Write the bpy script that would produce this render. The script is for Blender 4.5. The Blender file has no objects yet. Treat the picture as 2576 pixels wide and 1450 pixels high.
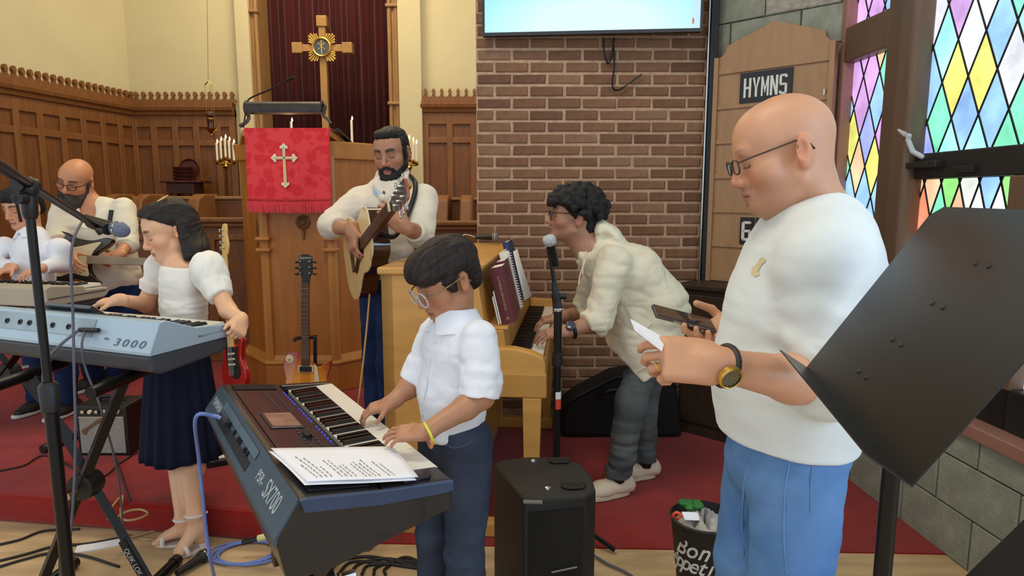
import bpy, bmesh, math, random
import numpy as np
from mathutils import Vector, Matrix
random.seed(7)
RNG = np.random.RandomState(7)
scene = bpy.context.scene
COL = scene.collection
# ---------------------------------------------------------------- camera
FPX, PITCH, CAMZ = 1650.0, math.radians(7.93), 1.40
cam_d = bpy.data.cameras.new('camera'); cam = bpy.data.objects.new('camera', cam_d); COL.objects.link(cam)
cam_d.sensor_fit = 'HORIZONTAL'; cam_d.sensor_width = 36.0; cam_d.lens = FPX/2576*36.0
cam_d.clip_start = 0.05; cam_d.clip_end = 100
cam.location = (0, 0, CAMZ); cam.rotation_euler = (math.pi/2-PITCH, 0, 0)
scene.camera = cam
vs = scene.view_settings
vs.view_transform = 'Standard'; vs.look = 'None'; vs.gamma = 1.0; vs.use_curve_mapping = False
vs.exposure = 0.08
# ---------------------------------------------------------------- world and large lights
def srgb(r, g, b):
    def c(u):
        u /= 255.0
        return u/12.92 if u <= 0.04045 else ((u+0.055)/1.055)**2.4
    return (c(r), c(g), c(b), 1.0)
world = bpy.data.worlds.new('world'); scene.world = world; world.use_nodes = True
bgn = world.node_tree.nodes['Background']
bgn.inputs[0].default_value = (0.86, 0.93, 1.0, 1); bgn.inputs[1].default_value = 1.05
def area(name, loc, target, size, power, color, size_y=None):
    l = bpy.data.lights.new(name, 'AREA'); l.energy = power; l.color = color; l.size = size
    if size_y: l.shape = 'RECTANGLE'; l.size_y = size_y
    o = bpy.data.objects.new(name, l); COL.objects.link(o); o.location = loc
    d = Vector(target)-Vector(loc); o.rotation_euler = d.to_track_quat('-Z', 'Y').to_euler()
    return o
area('chancel_lamp', (-1.9, 5.6, 4.7), (-1.9, 6.4, 0.6), 1.2, 64, (1.0, 0.83, 0.57), 1.0)
area('chancel_lamp', (-0.4, 4.9, 4.7), (-1.0, 5.0, 0.0), 0.9, 32, (1.0, 0.82, 0.55), 0.9)
area('nave_fill', (-0.6, 1.2, 4.9), (-0.6, 1.8, 0.0), 1.2, 60, (1.0, 0.90, 0.74), 1.2)  # unseen warm fill, added to strengthen the light under the closed ceiling
area('nave_window_daylight', (2.45, 0.2, 1.9), (0.0, 1.7, 0.9), 1.2, 42, (0.50, 0.70, 1.0), 1.8)
# ---------------------------------------------------------------- pixel helpers (2576 x 1450 frame)
_f = Vector((0, math.cos(PITCH), -math.sin(PITCH))); _u = Vector((0, math.sin(PITCH), math.cos(PITCH)))
def ray(px, py):
    return Vector((1, 0, 0))*((px-1288)/FPX) + _u*((725-py)/FPX) + _f
def W(px, py, Y):
    d = ray(px, py); return Vector((0, 0, CAMZ)) + d*(Y/d.y)
def G(px, py, z=0.0):
    d = ray(px, py); return Vector((0, 0, CAMZ)) + d*((z-CAMZ)/d.z)
def PL(px, py, p0, n):
    d = ray(px, py); o = Vector((0, 0, CAMZ)); n = Vector(n)
    return o + d*((Vector(p0)-o).dot(n)/d.dot(n))
# ---------------------------------------------------------------- materials
MATS = {}
def mat(name, rgb, rough=0.6, metal=0.0, var=0.12, scale=8.0, bump=0.0, bscale=60.0, stretch=None, rgb2=None, spec=0.5, coat=0.0,
        emit=None, estr=0.0, trans=0.0, alpha=1.0, sss=0.0, sheen=0.0, attr=None):
    if name in MATS: return MATS[name]
    m = bpy.data.materials.new(name); MATS[name] = m; m.use_nodes = True
    nt = m.node_tree; N = nt.nodes; L = nt.links
    b = N['Principled BSDF']
    c = srgb(*rgb)
    b.inputs['Roughness'].default_value = rough; b.inputs['Metallic'].default_value = metal
    b.inputs['Specular IOR Level'].default_value = spec
    b.inputs['Coat Weight'].default_value = coat
    b.inputs['Transmission Weight'].default_value = trans
    b.inputs['Alpha'].default_value = alpha
    b.inputs['Sheen Weight'].default_value = sheen
    if sss:
        b.inputs['Subsurface Weight'].default_value = sss
        b.inputs['Subsurface Radius'].default_value = (0.9, 0.35, 0.2); b.inputs['Subsurface Scale'].default_value = 0.008
    tc = N.new('ShaderNodeTexCoord'); mp = N.new('ShaderNodeMapping')
    L.new(tc.outputs['Object'], mp.inputs['Vector'])
    if stretch: mp.inputs['Scale'].default_value = stretch
    nz = N.new('ShaderNodeTexNoise'); nz.inputs['Scale'].default_value = scale; nz.inputs['Detail'].default_value = 5
    L.new(mp.outputs[0], nz.inputs['Vector'])
    rp = N.new('ShaderNodeValToRGB')
    rp.color_ramp.elements[0].position = 0.3; rp.color_ramp.elements[1].position = 0.7
    c2 = srgb(*rgb2) if rgb2 else tuple(x*(1-2*var) for x in c[:3])+(1,)
    rp.color_ramp.elements[0].color = c2; rp.color_ramp.elements[1].color = c if rgb2 else tuple(min(1, x*(1+var*0.6)) for x in c[:3])+(1,)
    L.new(nz.outputs['Fac'], rp.inputs['Fac'])
    out = rp.outputs['Color']
    if attr:
        at = N.new('ShaderNodeAttribute'); at.attribute_name = attr
        mx = N.new('ShaderNodeMix'); mx.data_type = 'RGBA'; mx.blend_type = 'MULTIPLY'; mx.inputs['Factor'].default_value = 1.0
        rp.color_ramp.elements[0].color = (1-var, 1-var, 1-var, 1); rp.color_ramp.elements[1].color = (1, 1, 1, 1)
        L.new(at.outputs['Color'], mx.inputs['A']); L.new(rp.outputs['Color'], mx.inputs['B']); out = mx.outputs['Result']
    L.new(out, b.inputs['Base Color'])
    if emit:
        b.inputs['Emission Color'].default_value = srgb(*emit); b.inputs['Emission Strength'].default_value = estr
    if bump:
        n2 = N.new('ShaderNodeTexNoise'); n2.inputs['Scale'].default_value = bscale; n2.inputs['Detail'].default_value = 4
        L.new(mp.outputs[0], n2.inputs['Vector'])
        bp = N.new('ShaderNodeBump'); bp.inputs['Strength'].default_value = bump; bp.inputs['Distance'].default_value = 0.01
        L.new(n2.outputs['Fac'], bp.inputs['Height']); L.new(bp.outputs['Normal'], b.inputs['Normal'])
    return m
# ---------------------------------------------------------------- scene graph helpers
ORG = {}
def org(o): return ORG.get(o.name, Vector((0, 0, 0))) if o else Vector((0, 0, 0))
def thing(name, loc, label, cat, group=None):
    o = bpy.data.objects.new(name, None); COL.objects.link(o); o.location = loc; o.empty_display_size = 0.05
    ORG[o.name] = Vector(loc); o['label'] = label; o['category'] = cat
    if group: o['group'] = group
    return o
def tag(o, label, cat, group=None):
    o['label'] = label; o['category'] = cat
    if group: o['group'] = group
    return o
def struct(o): o['kind'] = 'structure'; return o
def place(o, parent):
    COL.objects.link(o)
    if parent: o.parent = parent; ORG[o.name] = org(parent)
    return o
def frame(loc, x=(1, 0, 0), y=(0, 1, 0)):
    x = Vector(x).normalized(); y = Vector(y); y = (y-x*y.dot(x)).normalized(); z = x.cross(y)
    m = Matrix((x, y, z)).transposed().to_4x4(); m.translation = Vector(loc); return m
def rotz(a): return Matrix.Rotation(a, 4, 'Z')
def catmull(pts, n=8):
    pts = [Vector(p) for p in pts]; P = [pts[0]*2-pts[1]]+pts+[pts[-1]*2-pts[-2]]; out = []
    for i in range(1, len(P)-2):
        a, b, c, d = P[i-1:i+3]
        for j in range(n):
            t = j/n
            out.append(0.5*((2*b)+(c-a)*t+(2*a-5*b+4*c-d)*t*t+(3*b-a-3*c+d)*t**3))
    out.append(pts[-1]); return out
class MB:
    def __init__(s, M=None): s.v = []; s.f = []; s.M = M if M is not None else Matrix.Identity(4)
    def add(s, vs, fs):
        n = len(s.v); s.v += [s.M @ Vector(p) for p in vs]; s.f += [[i+n for i in f] for f in fs]; return s
    def box(s, c, d, R=None):
        x, y, z = d[0]/2, d[1]/2, d[2]/2; c = Vector(c)
        vs = [Vector((sx*x, sy*y, sz*z)) for sx in (-1, 1) for sy in (-1, 1) for sz in (-1, 1)]
        if R is not None: vs = [R.to_3x3() @ p for p in vs]
        return s.add([p+c for p in vs], [(0, 1, 3, 2), (4, 6, 7, 5), (0, 4, 5, 1), (2, 3, 7, 6), (0, 2, 6, 4), (1, 5, 7, 3)])
    def bb(s, a, b): return s.box([(a[i]+b[i])/2 for i in range(3)], [abs(b[i]-a[i]) for i in range(3)])
    def tube(s, pts, r, n=8, cap=True, closed=False):
        pts = [Vector(p) for p in pts]; m = len(pts); vs = []; fs = []
        rs = r if isinstance(r, (list, tuple)) else [r]*m
        t0 = (pts[1]-pts[0]).normalized(); up = Vector((0, 0, 1)) if abs(t0.z) < 0.9 else Vector((1, 0, 0))
        nrm = t0.cross(up).normalized()
        for i in range(m):
            a = pts[(i-1) % m] if closed else pts[max(i-1, 0)]; b = pts[(i+1) % m] if closed else pts[min(i+1, m-1)]
            t = (b-a).normalized(); nrm = (nrm-t*nrm.dot(t)).normalized(); bn = t.cross(nrm)
            for k in range(n):
                an = 2*math.pi*k/n; vs.append(pts[i]+(nrm*math.cos(an)+bn*math.sin(an))*rs[i])
        for i in range(m if closed else m-1):
            j = (i+1) % m
            for k in range(n):
                fs.append((i*n+k, i*n+(k+1) % n, j*n+(k+1) % n, j*n+k))
        if cap and not closed: fs.append(tuple(range(n-1, -1, -1))); fs.append(tuple((m-1)*n+k for k in range(n)))
        return s.add(vs, fs)
    def cyl(s, a, b, r, r2=None, n=16): return s.tube([a, b], [r, r if r2 is None else r2], n)
    def lathe(s, prof, M=None, n=24, cap=True):
        M = M if M is not None else Matrix.Identity(4); vs = []; fs = []
        for (r, z) in prof:
            for k in range(n):
                a = 2*math.pi*k/n; vs.append(M @ Vector((r*math.cos(a), r*math.sin(a), z)))
        for i in range(len(prof)-1):
            for k in range(n): fs.append((i*n+k, i*n+(k+1) % n, (i+1)*n+(k+1) % n, (i+1)*n+k))
        if cap: fs.append(tuple(range(n-1, -1, -1))); fs.append(tuple((len(prof)-1)*n+k for k in range(n)))
        return s.add(vs, fs)
    def prism(s, poly, z0, z1, M=None, taper=None):
        M = M if M is not None else Matrix.Identity(4); n = len(poly)
        p2 = poly if taper is None else taper
        vs = [M @ Vector((p[0], p[1], z0)) for p in poly]+[M @ Vector((p[0], p[1], z1)) for p in p2]
        fs = [tuple(range(n-1, -1, -1)), tuple(range(n, 2*n))]+[(i, (i+1) % n, n+(i+1) % n, n+i) for i in range(n)]
        return s.add(vs, fs)
    def sphere(s, c, r, n=16, M=None):
        m = n//2; prof = []; rr = r if isinstance(r, (tuple, list)) else (r, r, r); vs = []; fs = []
        c = Vector(c)
        for i in range(m+1):
            t = math.pi*i/m
            for k in range(n):
                a = 2*math.pi*k/n; p = Vector((rr[0]*math.sin(t)*math.cos(a), rr[1]*math.sin(t)*math.sin(a), -rr[2]*math.cos(t)))
                if M is not None: p = M.to_3x3() @ p
                vs.append(c+p)
        for i in range(m):
            for k in range(n): fs.append((i*n+k, i*n+(k+1) % n, (i+1)*n+(k+1) % n, (i+1)*n+k))
        return s.add(vs, fs)
    def build(s, name, m, parent=None, bevel=0.0, smooth=None, seg=2, mesh_only=False, origin=None):
        me = bpy.data.meshes.new(name)
        og = origin if origin is not None else org(parent)
        me.from_pydata([tuple(p-og) for p in s.v], [], s.f); me.validate(clean_customdata=False)
        b = bmesh.new(); b.from_mesh(me); bmesh.ops.remove_doubles(b, verts=b.verts, dist=1e-6); bmesh.ops.recalc_face_normals(b, faces=b.faces); b.to_mesh(me); b.free()
        me.materials.append(m)
        if smooth is not None:
            for p in me.polygons: p.use_smooth = True
            me.set_sharp_from_angle(angle=math.radians(smooth))
        if mesh_only: return me
        o = bpy.data.objects.new(name, me)
        if origin is not None and not parent: o.location = origin
        place(o, parent)
        if bevel:
            bv = o.modifiers.new('bevel', 'BEVEL'); bv.width = bevel; bv.segments = seg; bv.limit_method = 'ANGLE'; bv.angle_limit = math.radians(40)
        return o
def inst(name, me, loc, parent=None, rot=None, scl=None):
    o = bpy.data.objects.new(name, me); o.location = Vector(loc)-org(parent)
    if rot: o.rotation_euler = rot
    if scl: o.scale = scl
    return place(o, parent)
def text(name, s, M, size, m, parent, align='CENTER', extrude=0.0004, xs=1.0, bold=0.0, shear=0.0):
    c = bpy.data.curves.new(name, 'FONT'); c.body = s; c.size = size; c.align_x = align; c.align_y = 'CENTER'; c.extrude = extrude
    c.offset = bold; c.shear = shear
    t = bpy.data.objects.new(name, c); COL.objects.link(t)
    bpy.context.view_layer.update()
    me = bpy.data.meshes.new_from_object(t.evaluated_get(bpy.context.evaluated_depsgraph_get()))
    bpy.data.objects.remove(t); bpy.data.curves.remove(c)
    MM = Matrix.Translation(-org(parent)) @ M @ Matrix.Diagonal((xs, 1, 1, 1))
    me.transform(MM); me.name = name; me.materials.clear(); me.materials.append(m)
    o = bpy.data.objects.new(name, me); return place(o, parent)
# ================================================================ ROOM
M_floor = mat('floor_wood', (206, 176, 134), 0.5, var=0.14, scale=3.0, stretch=(1, 6, 1), bump=0.1, bscale=20)
M_carpet = mat('red_carpet', (152, 24, 16), 0.95, var=0.10, scale=14, bump=0.5, bscale=420, spec=0.1, sheen=0.2)
M_plaster = mat('plaster', (208, 196, 156), 0.9, var=0.03, scale=2, bump=0.08, bscale=90, spec=0.2)
M_oak = mat('oak_dark', (130, 82, 38), 0.5, var=0.12, scale=5, stretch=(6, 6, 1), bump=0.06, bscale=30)
M_oak2 = mat('oak_panel', (120, 73, 32), 0.5, var=0.14, scale=5, stretch=(6, 6, 1), bump=0.06, bscale=30)
M_oakpale = mat('oak_pale', (158, 118, 70), 0.55, var=0.10, scale=5, stretch=(6, 6, 1))
M_black = mat('black_plastic', (16, 16, 18), 0.45, var=0.1)
M_blackmetal = mat('black_metal', (14, 14, 15), 0.35, metal=0.3, var=0.1)
M_chrome = mat('chrome', (200, 200, 200), 0.2, metal=1.0, var=0.02)
M_brass = mat('brass', (190, 150, 70), 0.3, metal=1.0, var=0.1)
M_white = mat('white_plastic', (228, 228, 224), 0.45, var=0.03)
floor = struct(MB().bb((-6, -2.5, -0.06), (2.6, 8.0, 0.0)).build('floor', M_floor))
ZD = 0.13
d0, d1, d2 = G(-120, 1306), G(520, 1352), G(930, 1393)
dais_poly = [(d0.x-2.2, d0.y+0.15), (d0.x, d0.y), (d1.x, d1.y), (d2.x, d2.y), (-0.52, 2.62), (-0.34, 4.16), (1.8, 4.2), (1.8, 7.4), (-6, 7.4)]
dais = struct(MB().prism(dais_poly, 0.0, ZD).build('floor_dais', M_carpet, bevel=0.02))
cpt = struct(MB().prism([(d2.x-0.02, 2.50), (0.4, 2.46), (2.2, 2.40), (2.2, 4.0), (-0.34, 4.0), (-0.52, 2.62)], 0.0, 0.006).build('floor_carpet', M_carpet))
# ---- chancel back wall
YB = 7.0
xc = W(328, 240, YB).x
wb = struct(MB().bb((xc-0.4, YB, 0), (W(640, 200, YB).x, YB+0.15, 5.6)).bb((W(1003, 200, YB).x, YB, 0), (2.2, YB+0.15, 5.6))
            .bb((W(640, 200, YB).x, YB+0.45, 0), (W(1003, 200, YB).x, YB+0.6, 5.6)).build('wall_back', M_plaster))
# projecting piers beside the curtain
for a, b in ((598, 632), (1003, 1060)):
    MB().bb((W(a, 200, YB-0.1).x, YB-0.10, 0), (W(b, 200, YB-0.1).x, YB, 5.6)).build('pier', M_plaster, wb, bevel=0.004)
# left chancel wall, slightly splayed
pl = W(0, 172, 5.55); LA = Vector((xc, YB, 0)); LB = Vector((pl.x, pl.y, 0)); LD = (LB-LA).normalized(); LN = Vector((-LD.y, LD.x, 0))
if LN.x < 0: LN = -LN
LEND = LA+LD*3.6
wl = struct(MB(frame(LEND, -LD, (0, 0, 1))).bb((0, 0, -0.15), (3.7, 5.6, 0)).build('wall_left', M_plaster))
def wainscot(wall, M, length, stiles, ztop, finial_step, nfin, f0):
    """M: x along the wall, y up, z out into the room"""
    MB(M).bb((0, 0, 0), (length, ztop-0.06, 0.03)).build('wainscot_backing', M_oak2, wall)
    z_r1, z_r2 = ztop-0.24, ztop-0.40
    for s0 in stiles: MB(M).bb((s0-0.032, 0, 0.02), (s0+0.032, ztop-0.16, 0.055)).build('stile', M_oak, wall, bevel=0.006)
    for (a, b) in ((z_r1, ztop-0.1), (z_r2-0.03, z_r2+0.03), (0.98, 1.06), (0.2, 0.3)):
        MB(M).bb((0, a, 0.02), (length, b, 0.052)).build('rail', M_oak, wall, bevel=0.006)
    # moulded cornice under the crest
    MB(M).prism([(0, ztop-0.14), (0.075, ztop-0.12), (0.085, ztop-0.09), (0.11, ztop-0.075), (0.12, ztop-0.045), (0.10, ztop-0.035), (0.10, ztop), (0, ztop)], 0, length,
                Matrix(((0, 0, 1, 0), (0, 1, 0, 0), (1, 0, 0, 0), (0, 0, 0, 1)))).build('cornice', M_oak, wall)
    st = finial_step; h = 0.0385
    # scalloped crest piece (one per step) and a finial on each
    prof = [(-st/2, -0.03), (st/2, -0.03)]
    prof += [(st/2-st/2*0.72*math.sin(t)*1.0, 0.028-0.028*math.cos(t)) for t in [i*math.pi/2/6 for i in range(7)]]
    prof += [(-x, y) for x, y in reversed(prof[2:])]
    me_s = MB().prism(prof, 0.03, 0.055).build('crest', M_oak, mesh_only=True)
    fp = [(-0.013, 0), (0.013, 0), (0.011, 0.012), (0.018, 0.022), (0.020, 0.032), (0.013, 0.04), (0.013, 0.048), (0.006, 0.056), (0, 0.06)]
    fp += [(-x, y) for x, y in reversed(fp[2:-1])]
    me_f = MB().prism(fp, 0.025, 0.06).build('finial', M_oak, mesh_only=True)
    for i in range(nfin):
        for me in (me_s, me_f):
            o = bpy.data.objects.new(me.name, me); COL.objects.link(o); o.parent = wall
            o.matrix_local = M @ Matrix.Translation((f0+st*i, ztop+(0.03 if me is me_s else 0.052), 0.04))
ZW = W(400, 262, YB).z
MBk = frame((xc, YB, 0), (1, 0, 0), (0, 0, 1))
Lw = W(595, 300, YB).x-xc
wainscot(wb, MBk, Lw, [W(p, 350, YB).x-xc for p in (345, 394, 447, 500, 554, 590)], ZW, 0.0755, 15, 0.03)
x0r = W(1062, 300, YB).x
wainscot(wb, frame((x0r, YB, 0), (1, 0, 0), (0, 0, 1)), 1.6, [0.04, 0.29, 0.535, 0.8, 1.1, 1.4], ZW+0.03, 0.0835, 18, 0.05)
ML = frame(LA, LD, (0, 0, 1))
ML = ML if (ML.to_3x3() @ Vector((0, 0, 1))).dot(LN) > 0 else frame(LEND, -LD, (0, 0, 1))
def lpar(px):
    q = PL(px, 300, LA, LN); return (q-ML.translation).dot(ML.to_3x3() @ Vector((1, 0, 0)))
wainscot(wl, ML, 3.6, [lpar(p) for p in (-60, 28, 88, 145, 197, 247, 290, 326)], ZW, 0.0785, 45, 0.05)
# ---- curtain in its recess, wooden frame columns
M_curt = mat('curtain', (68, 15, 17), 0.9, var=0.25, scale=3, stretch=(9, 9, 0.4), spec=0.15, sheen=0.2)
a, b = W(640, 200, 7.3).x-0.05, W(990, 200, 7.3).x+0.05
nx = 240; vs_ = []; fs_ = []
for j, z in enumerate((0.8, 5.2)):
    for i in range(nx+1):
        x = a+(b-a)*i/nx; t = i/nx
        y = 7.25+0.013*math.sin(t*150+2*math.sin(t*11))+0.012*math.sin(t*61+j)
        vs_.append((x, y, z))
for i in range(nx): fs_.append((i, i+1, nx+2+i, nx+1+i))
cu = MB().add(vs_, fs_).build('curtain', M_curt, smooth=60); sd = cu.modifiers.new('s', 'SOLIDIFY'); sd.thickness = 0.004
tag(cu, 'dark red pleated dossal curtain hanging behind the altar cross', 'curtain')
for i, (p0, p1, rings) in enumerate(((628, 656, (32,)), (977, 1004, (18, 262)))):
    xa, xb = W(p0, 150, YB-0.02).x, W(p1, 150, YB-0.02).x; c = (xa+xb)/2
    t = struct(MB().bb((xa, YB-0.04, 0.3), (xb, YB+0.3, 5.4)).build('trim_%d' % (i+1), M_oakpale, bevel=0.01))
    for k in (-0.3, 0.32): MB().cyl((c+k*(xb-xa), YB-0.045, 0.3), (c+k*(xb-xa), YB-0.045, 5.4), 0.022, n=10).build('column_bead', M_oakpale, t, smooth=40)
    for rp in rings:
        z = W(800, rp, YB).z; MB().bb((xa-0.01, YB-0.085, z-0.015), (xb+0.01, YB, z+0.015)).build('column_ring', M_oakpale, t, bevel=0.006)
# ---- brick wall
YK = 4.0
xL, xR = W(1199, 400, YK).x, W(1768, 400, YK).x
M_mortar = mat('mortar', (200, 166, 138), 0.95, var=0.12, scale=25, bump=0.5, bscale=140, spec=0.1)
MBR = [mat('brick_%s' % n, c, 0.9, var=0.10, scale=18, bump=0.5, bscale=120, spec=0.15) for n, c in
       (('rust', (140, 104, 81)), ('umber', (130, 96, 75)), ('rose', (148, 114, 92)), ('dark', (120, 88, 69)))]
wk = struct(MB().bb((xL, YK+0.006, 0), (xR, YK+0.16, 5.6)).build('wall_brick', M_mortar))
BP, BH, J = 0.2070, 0.0685, 0.0175
def brick_mesh(name, w, h, d, m, j=0.0025, inset=0.005):
    a = [(-w/2, -h/2), (w/2, -h/2), (w/2, h/2), (-w/2, h/2)]
    def jit(s): return [(x+random.uniform(-j, j)*1.5, z+random.uniform(-j, j)) for x, z in s]
    mid = jit(a); top = [(x*(1-2*inset/w), z*(1-2*inset/h)) for x, z in mid]
    vs = [(x, 0.0, z) for x, z in a]+[(x, -d+inset*0.8, z) for x, z in mid]+[(x, -d, z) for x, z in top]
    fs = [(8, 9, 10, 11)]
    for k in (0, 4):
        for i in range(4): fs.append((k+i, k+(i+1) % 4, k+4+(i+1) % 4, k+4+i))
    return MB().add(vs, fs).build(name, m, mesh_only=True)
bmeshes = [brick_mesh('brick', BP-J, BH-J, 0.014, random.choice(MBR)) for _ in range(16)]
zref = W(1500, 349, YK).z; xref = W(1244, 349, YK).x
stuff = MB(); nb = 0
for r in range(-40, 60):
    z = zref+r*BH
    if z-BH/2 < 0.0 or z > 5.5: continue
    off = 0 if r % 2 == 0 else BP/2
    for k in range(-6, 14):
        a = xref+off+k*BP+J/2; b = a+BP-J
        a2, b2 = max(a, xL+0.004), min(b, xR-0.004)
        if b2-a2 < 0.02: continue
        c = (a2+b2)/2
        if z < 2.55:
            o = inst('brick', random.choice(bmeshes), (c, YK+0.012+random.uniform(-0.003, 0.002), z), wk, scl=((b2-a2)/(b-a), 1, 1)); nb += 1
        else: stuff.bb((a2, YK-0.01, z-(BH-J)/2), (b2, YK+0.01, z+(BH-J)/2))
so = stuff.build('bricks', MBR[0], wk); so['kind'] = 'stuff'
print('bricks', nb)
t = struct(MB().bb((xR, 3.93, 0), (xR+0.045, 4.05, 5.6)).build('trim_3', M_black, bevel=0.004))
MB().cyl((xR-0.008, 3.945, 0), (xR-0.008, 3.945, 3.2), 0.008, n=8).build('conduit', M_chrome, t, smooth=40)
# ---- angled pier with the hymn board
PA = Vector((W(1776, 400, 4.02).x, 4.02, 0)); PB = Vector((W(2114, 400, 3.50).x, 3.50, 0))
PD = (PB-PA).normalized(); PN = Vector((PD.y, -PD.x, 0))
if PN.y > 0: PN = -PN
M_block = mat('concrete_block', (156, 160, 146), 0.95, var=0.12, scale=14, bump=0.35, bscale=70, spec=0.1)
M_joint = mat('block_joint', (140, 142, 128), 0.95, var=0.1, scale=20, bump=0.4, spec=0.1)
M_block2 = mat('limestone_block', (176, 172, 160), 0.95, var=0.18, scale=22, bump=0.9, bscale=60, spec=0.1)
PL_len = (PB-PA).length
wp = struct(MB(frame(PA-PN*0.06, PD, (0, 0, 1))).bb((0, 0, -0.25), (PL_len, 5.6, 0.0)).build('wall_pier', M_joint))
def blocks(wall, M, length, z0, z1, bw=0.40, bh=0.20, special=None, d=0.02, off=0.0):
    me = [brick_mesh('block', bw-0.008, bh-0.008, d, M_block, 0.001, 0.003) for _ in range(5)]
    me2 = brick_mesh('block', bw-0.008, bh-0.008, d, M_block2, 0.003, 0.006)
    r = 0; z = z0
    while z < z1-0.02:
        h = min(bh, z1-z); x = -bw/2*(r % 2)-off
        while x < length:
            a, b = max(0, x), min(length, x+bw)
            if b-a > 0.03:
                o = bpy.data.objects.new('block', me2 if special and special(a, b, z) else random.choice(me)); COL.objects.link(o); o.parent = wall
                o.matrix_local = M @ Matrix.Translation(((a+b)/2, z+h/2, 0)) @ Matrix(((1, 0, 0, 0), (0, 0, 1, 0), (0, -1, 0, 0), (0, 0, 0, 1))) @ Matrix.Diagonal(((b-a-0.008)/(bw-0.008), 1, (h-0.008)/(bh-0.008), 1))
            x += bw
        z += bh; r += 1
blocks(wp, frame(PA-PN*0.06, PD, (0, 0, 1)), PL_len, 0, 3.4, special=lambda a, b, z: a > 0.3 and z > 2.2, off=0.1)
# ---- window wall
WO = Vector((1.657, 3.50, 0)); WU = Vector((0.047, -1, 0)).normalized(); WN = Vector((WU.y, -WU.x, 0))
if WN.x > 0: WN = -WN
MW = frame(WO, WU, (0, 0, 1))           # x along the wall towards the camera, y up, z = WU x up
ZS = (MW.to_3x3() @ Vector((0, 0, 1))).dot(WN)   # +1 when z points into the room
def wuv(px, py, n):
    q = PL(px, py, WO+WN*n, WN); q = q-WO; return q.dot(WU), q.z
SILL = 0.565
GN = -0.10                              # glass plane
def wb_(mb, u0, u1, z0, z1, n0, n1): return mb.bb((u0, z0, n0*ZS), (u1, z1, n1*ZS))
UEND = 2.9
wr = struct(wb_(MB(MW), -0.05, UEND, 0, SILL-0.05, -0.3, -0.02).build('wall_right', M_joint))
blocks(wr, MW @ Matrix.Translation((0, 0, -0.02*ZS)) if ZS > 0 else MW @ Matrix.Translation((UEND, 0, 0.02)) @ Matrix.Rotation(math.pi, 4, 'Y'), UEND, 0, SILL-0.05)
wb_(MB(MW), -0.05, UEND, 3.6, 5.6, -0.3, 0.0).build('lintel', M_block, wr)
M_sill = mat('terracotta_sill', (158, 116, 104), 0.45, var=0.08, scale=6)
sl = struct(wb_(MB(MW), -0.02, UEND, SILL-0.05, SILL, -0.2, 0.025).build('trim_4', M_sill, bevel=0.004))
M_wframe = mat('window_brown', (108, 84, 66), 0.45, var=0.12, scale=6, stretch=(1, 1, 0.2))
M_wdark = mat('window_iron', (34, 32, 31), 0.5, var=0.15, scale=12, bump=0.15, bscale=80)
M_lead = mat('lead_came', (26, 26, 30), 0.5, metal=0.3, var=0.1)
PANE_RGB = {'sky': (150, 196, 250), 'lilac': (206, 160, 222), 'lemon': (226, 226, 120), 'mint': (130, 232, 190), 'aqua': (170, 250, 246), 'frost': (226, 230, 240),
            'rose': (226, 176, 176), 'leaf': (150, 232, 130), 'periwinkle': (160, 176, 250), 'peach': (246, 200, 160), 'coral': (244, 140, 110), 'snow': (240, 250, 236)}
def pane_mat(n):
    c = PANE_RGB[n]; k = 'pane_'+n
    if k in MATS: return MATS[k]
    m = mat(k, tuple(int(x*0.35) for x in c), 0.12, var=0.1, bump=0.55, bscale=32, emit=c, estr=1.2, spec=0.6)
    nt = m.node_tree; nz = nt.nodes.new('ShaderNodeTexNoise'); nz.inputs['Scale'].default_value = 7; nz.inputs['Detail'].default_value = 3
    mr = nt.nodes.new('ShaderNodeMapRange'); mr.inputs['From Min'].default_value = 0.25; mr.inputs['From Max'].default_value = 0.75; mr.inputs['To Min'].default_value = 0.8; mr.inputs['To Max'].default_value = 1.6
    nt.links.new(nz.outputs['Fac'], mr.inputs['Value']); nt.links.new(mr.outputs[0], nt.nodes['Principled BSDF'].inputs['Emission Strength'])
    tc = [n_ for n_ in nt.nodes if n_.type == 'TEX_COORD'][0]; nt.links.new(tc.outputs['Object'], nz.inputs['Vector'])
    return m
def clip(poly, ax, val, keep_gt):
    out = []
    for i in range(len(poly)):
        a, b = poly[i], poly[(i+1) % len(poly)]; ia = (a[ax] > val) == keep_gt; ib = (b[ax] > val) == keep_gt
        if ia: out.append(a)
        if ia != ib:
            t = (val-a[ax])/(b[ax]-a[ax]); out.append((a[0]+(b[0]-a[0])*t, a[1]+(b[1]-a[1])*t))
    return out
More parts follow.
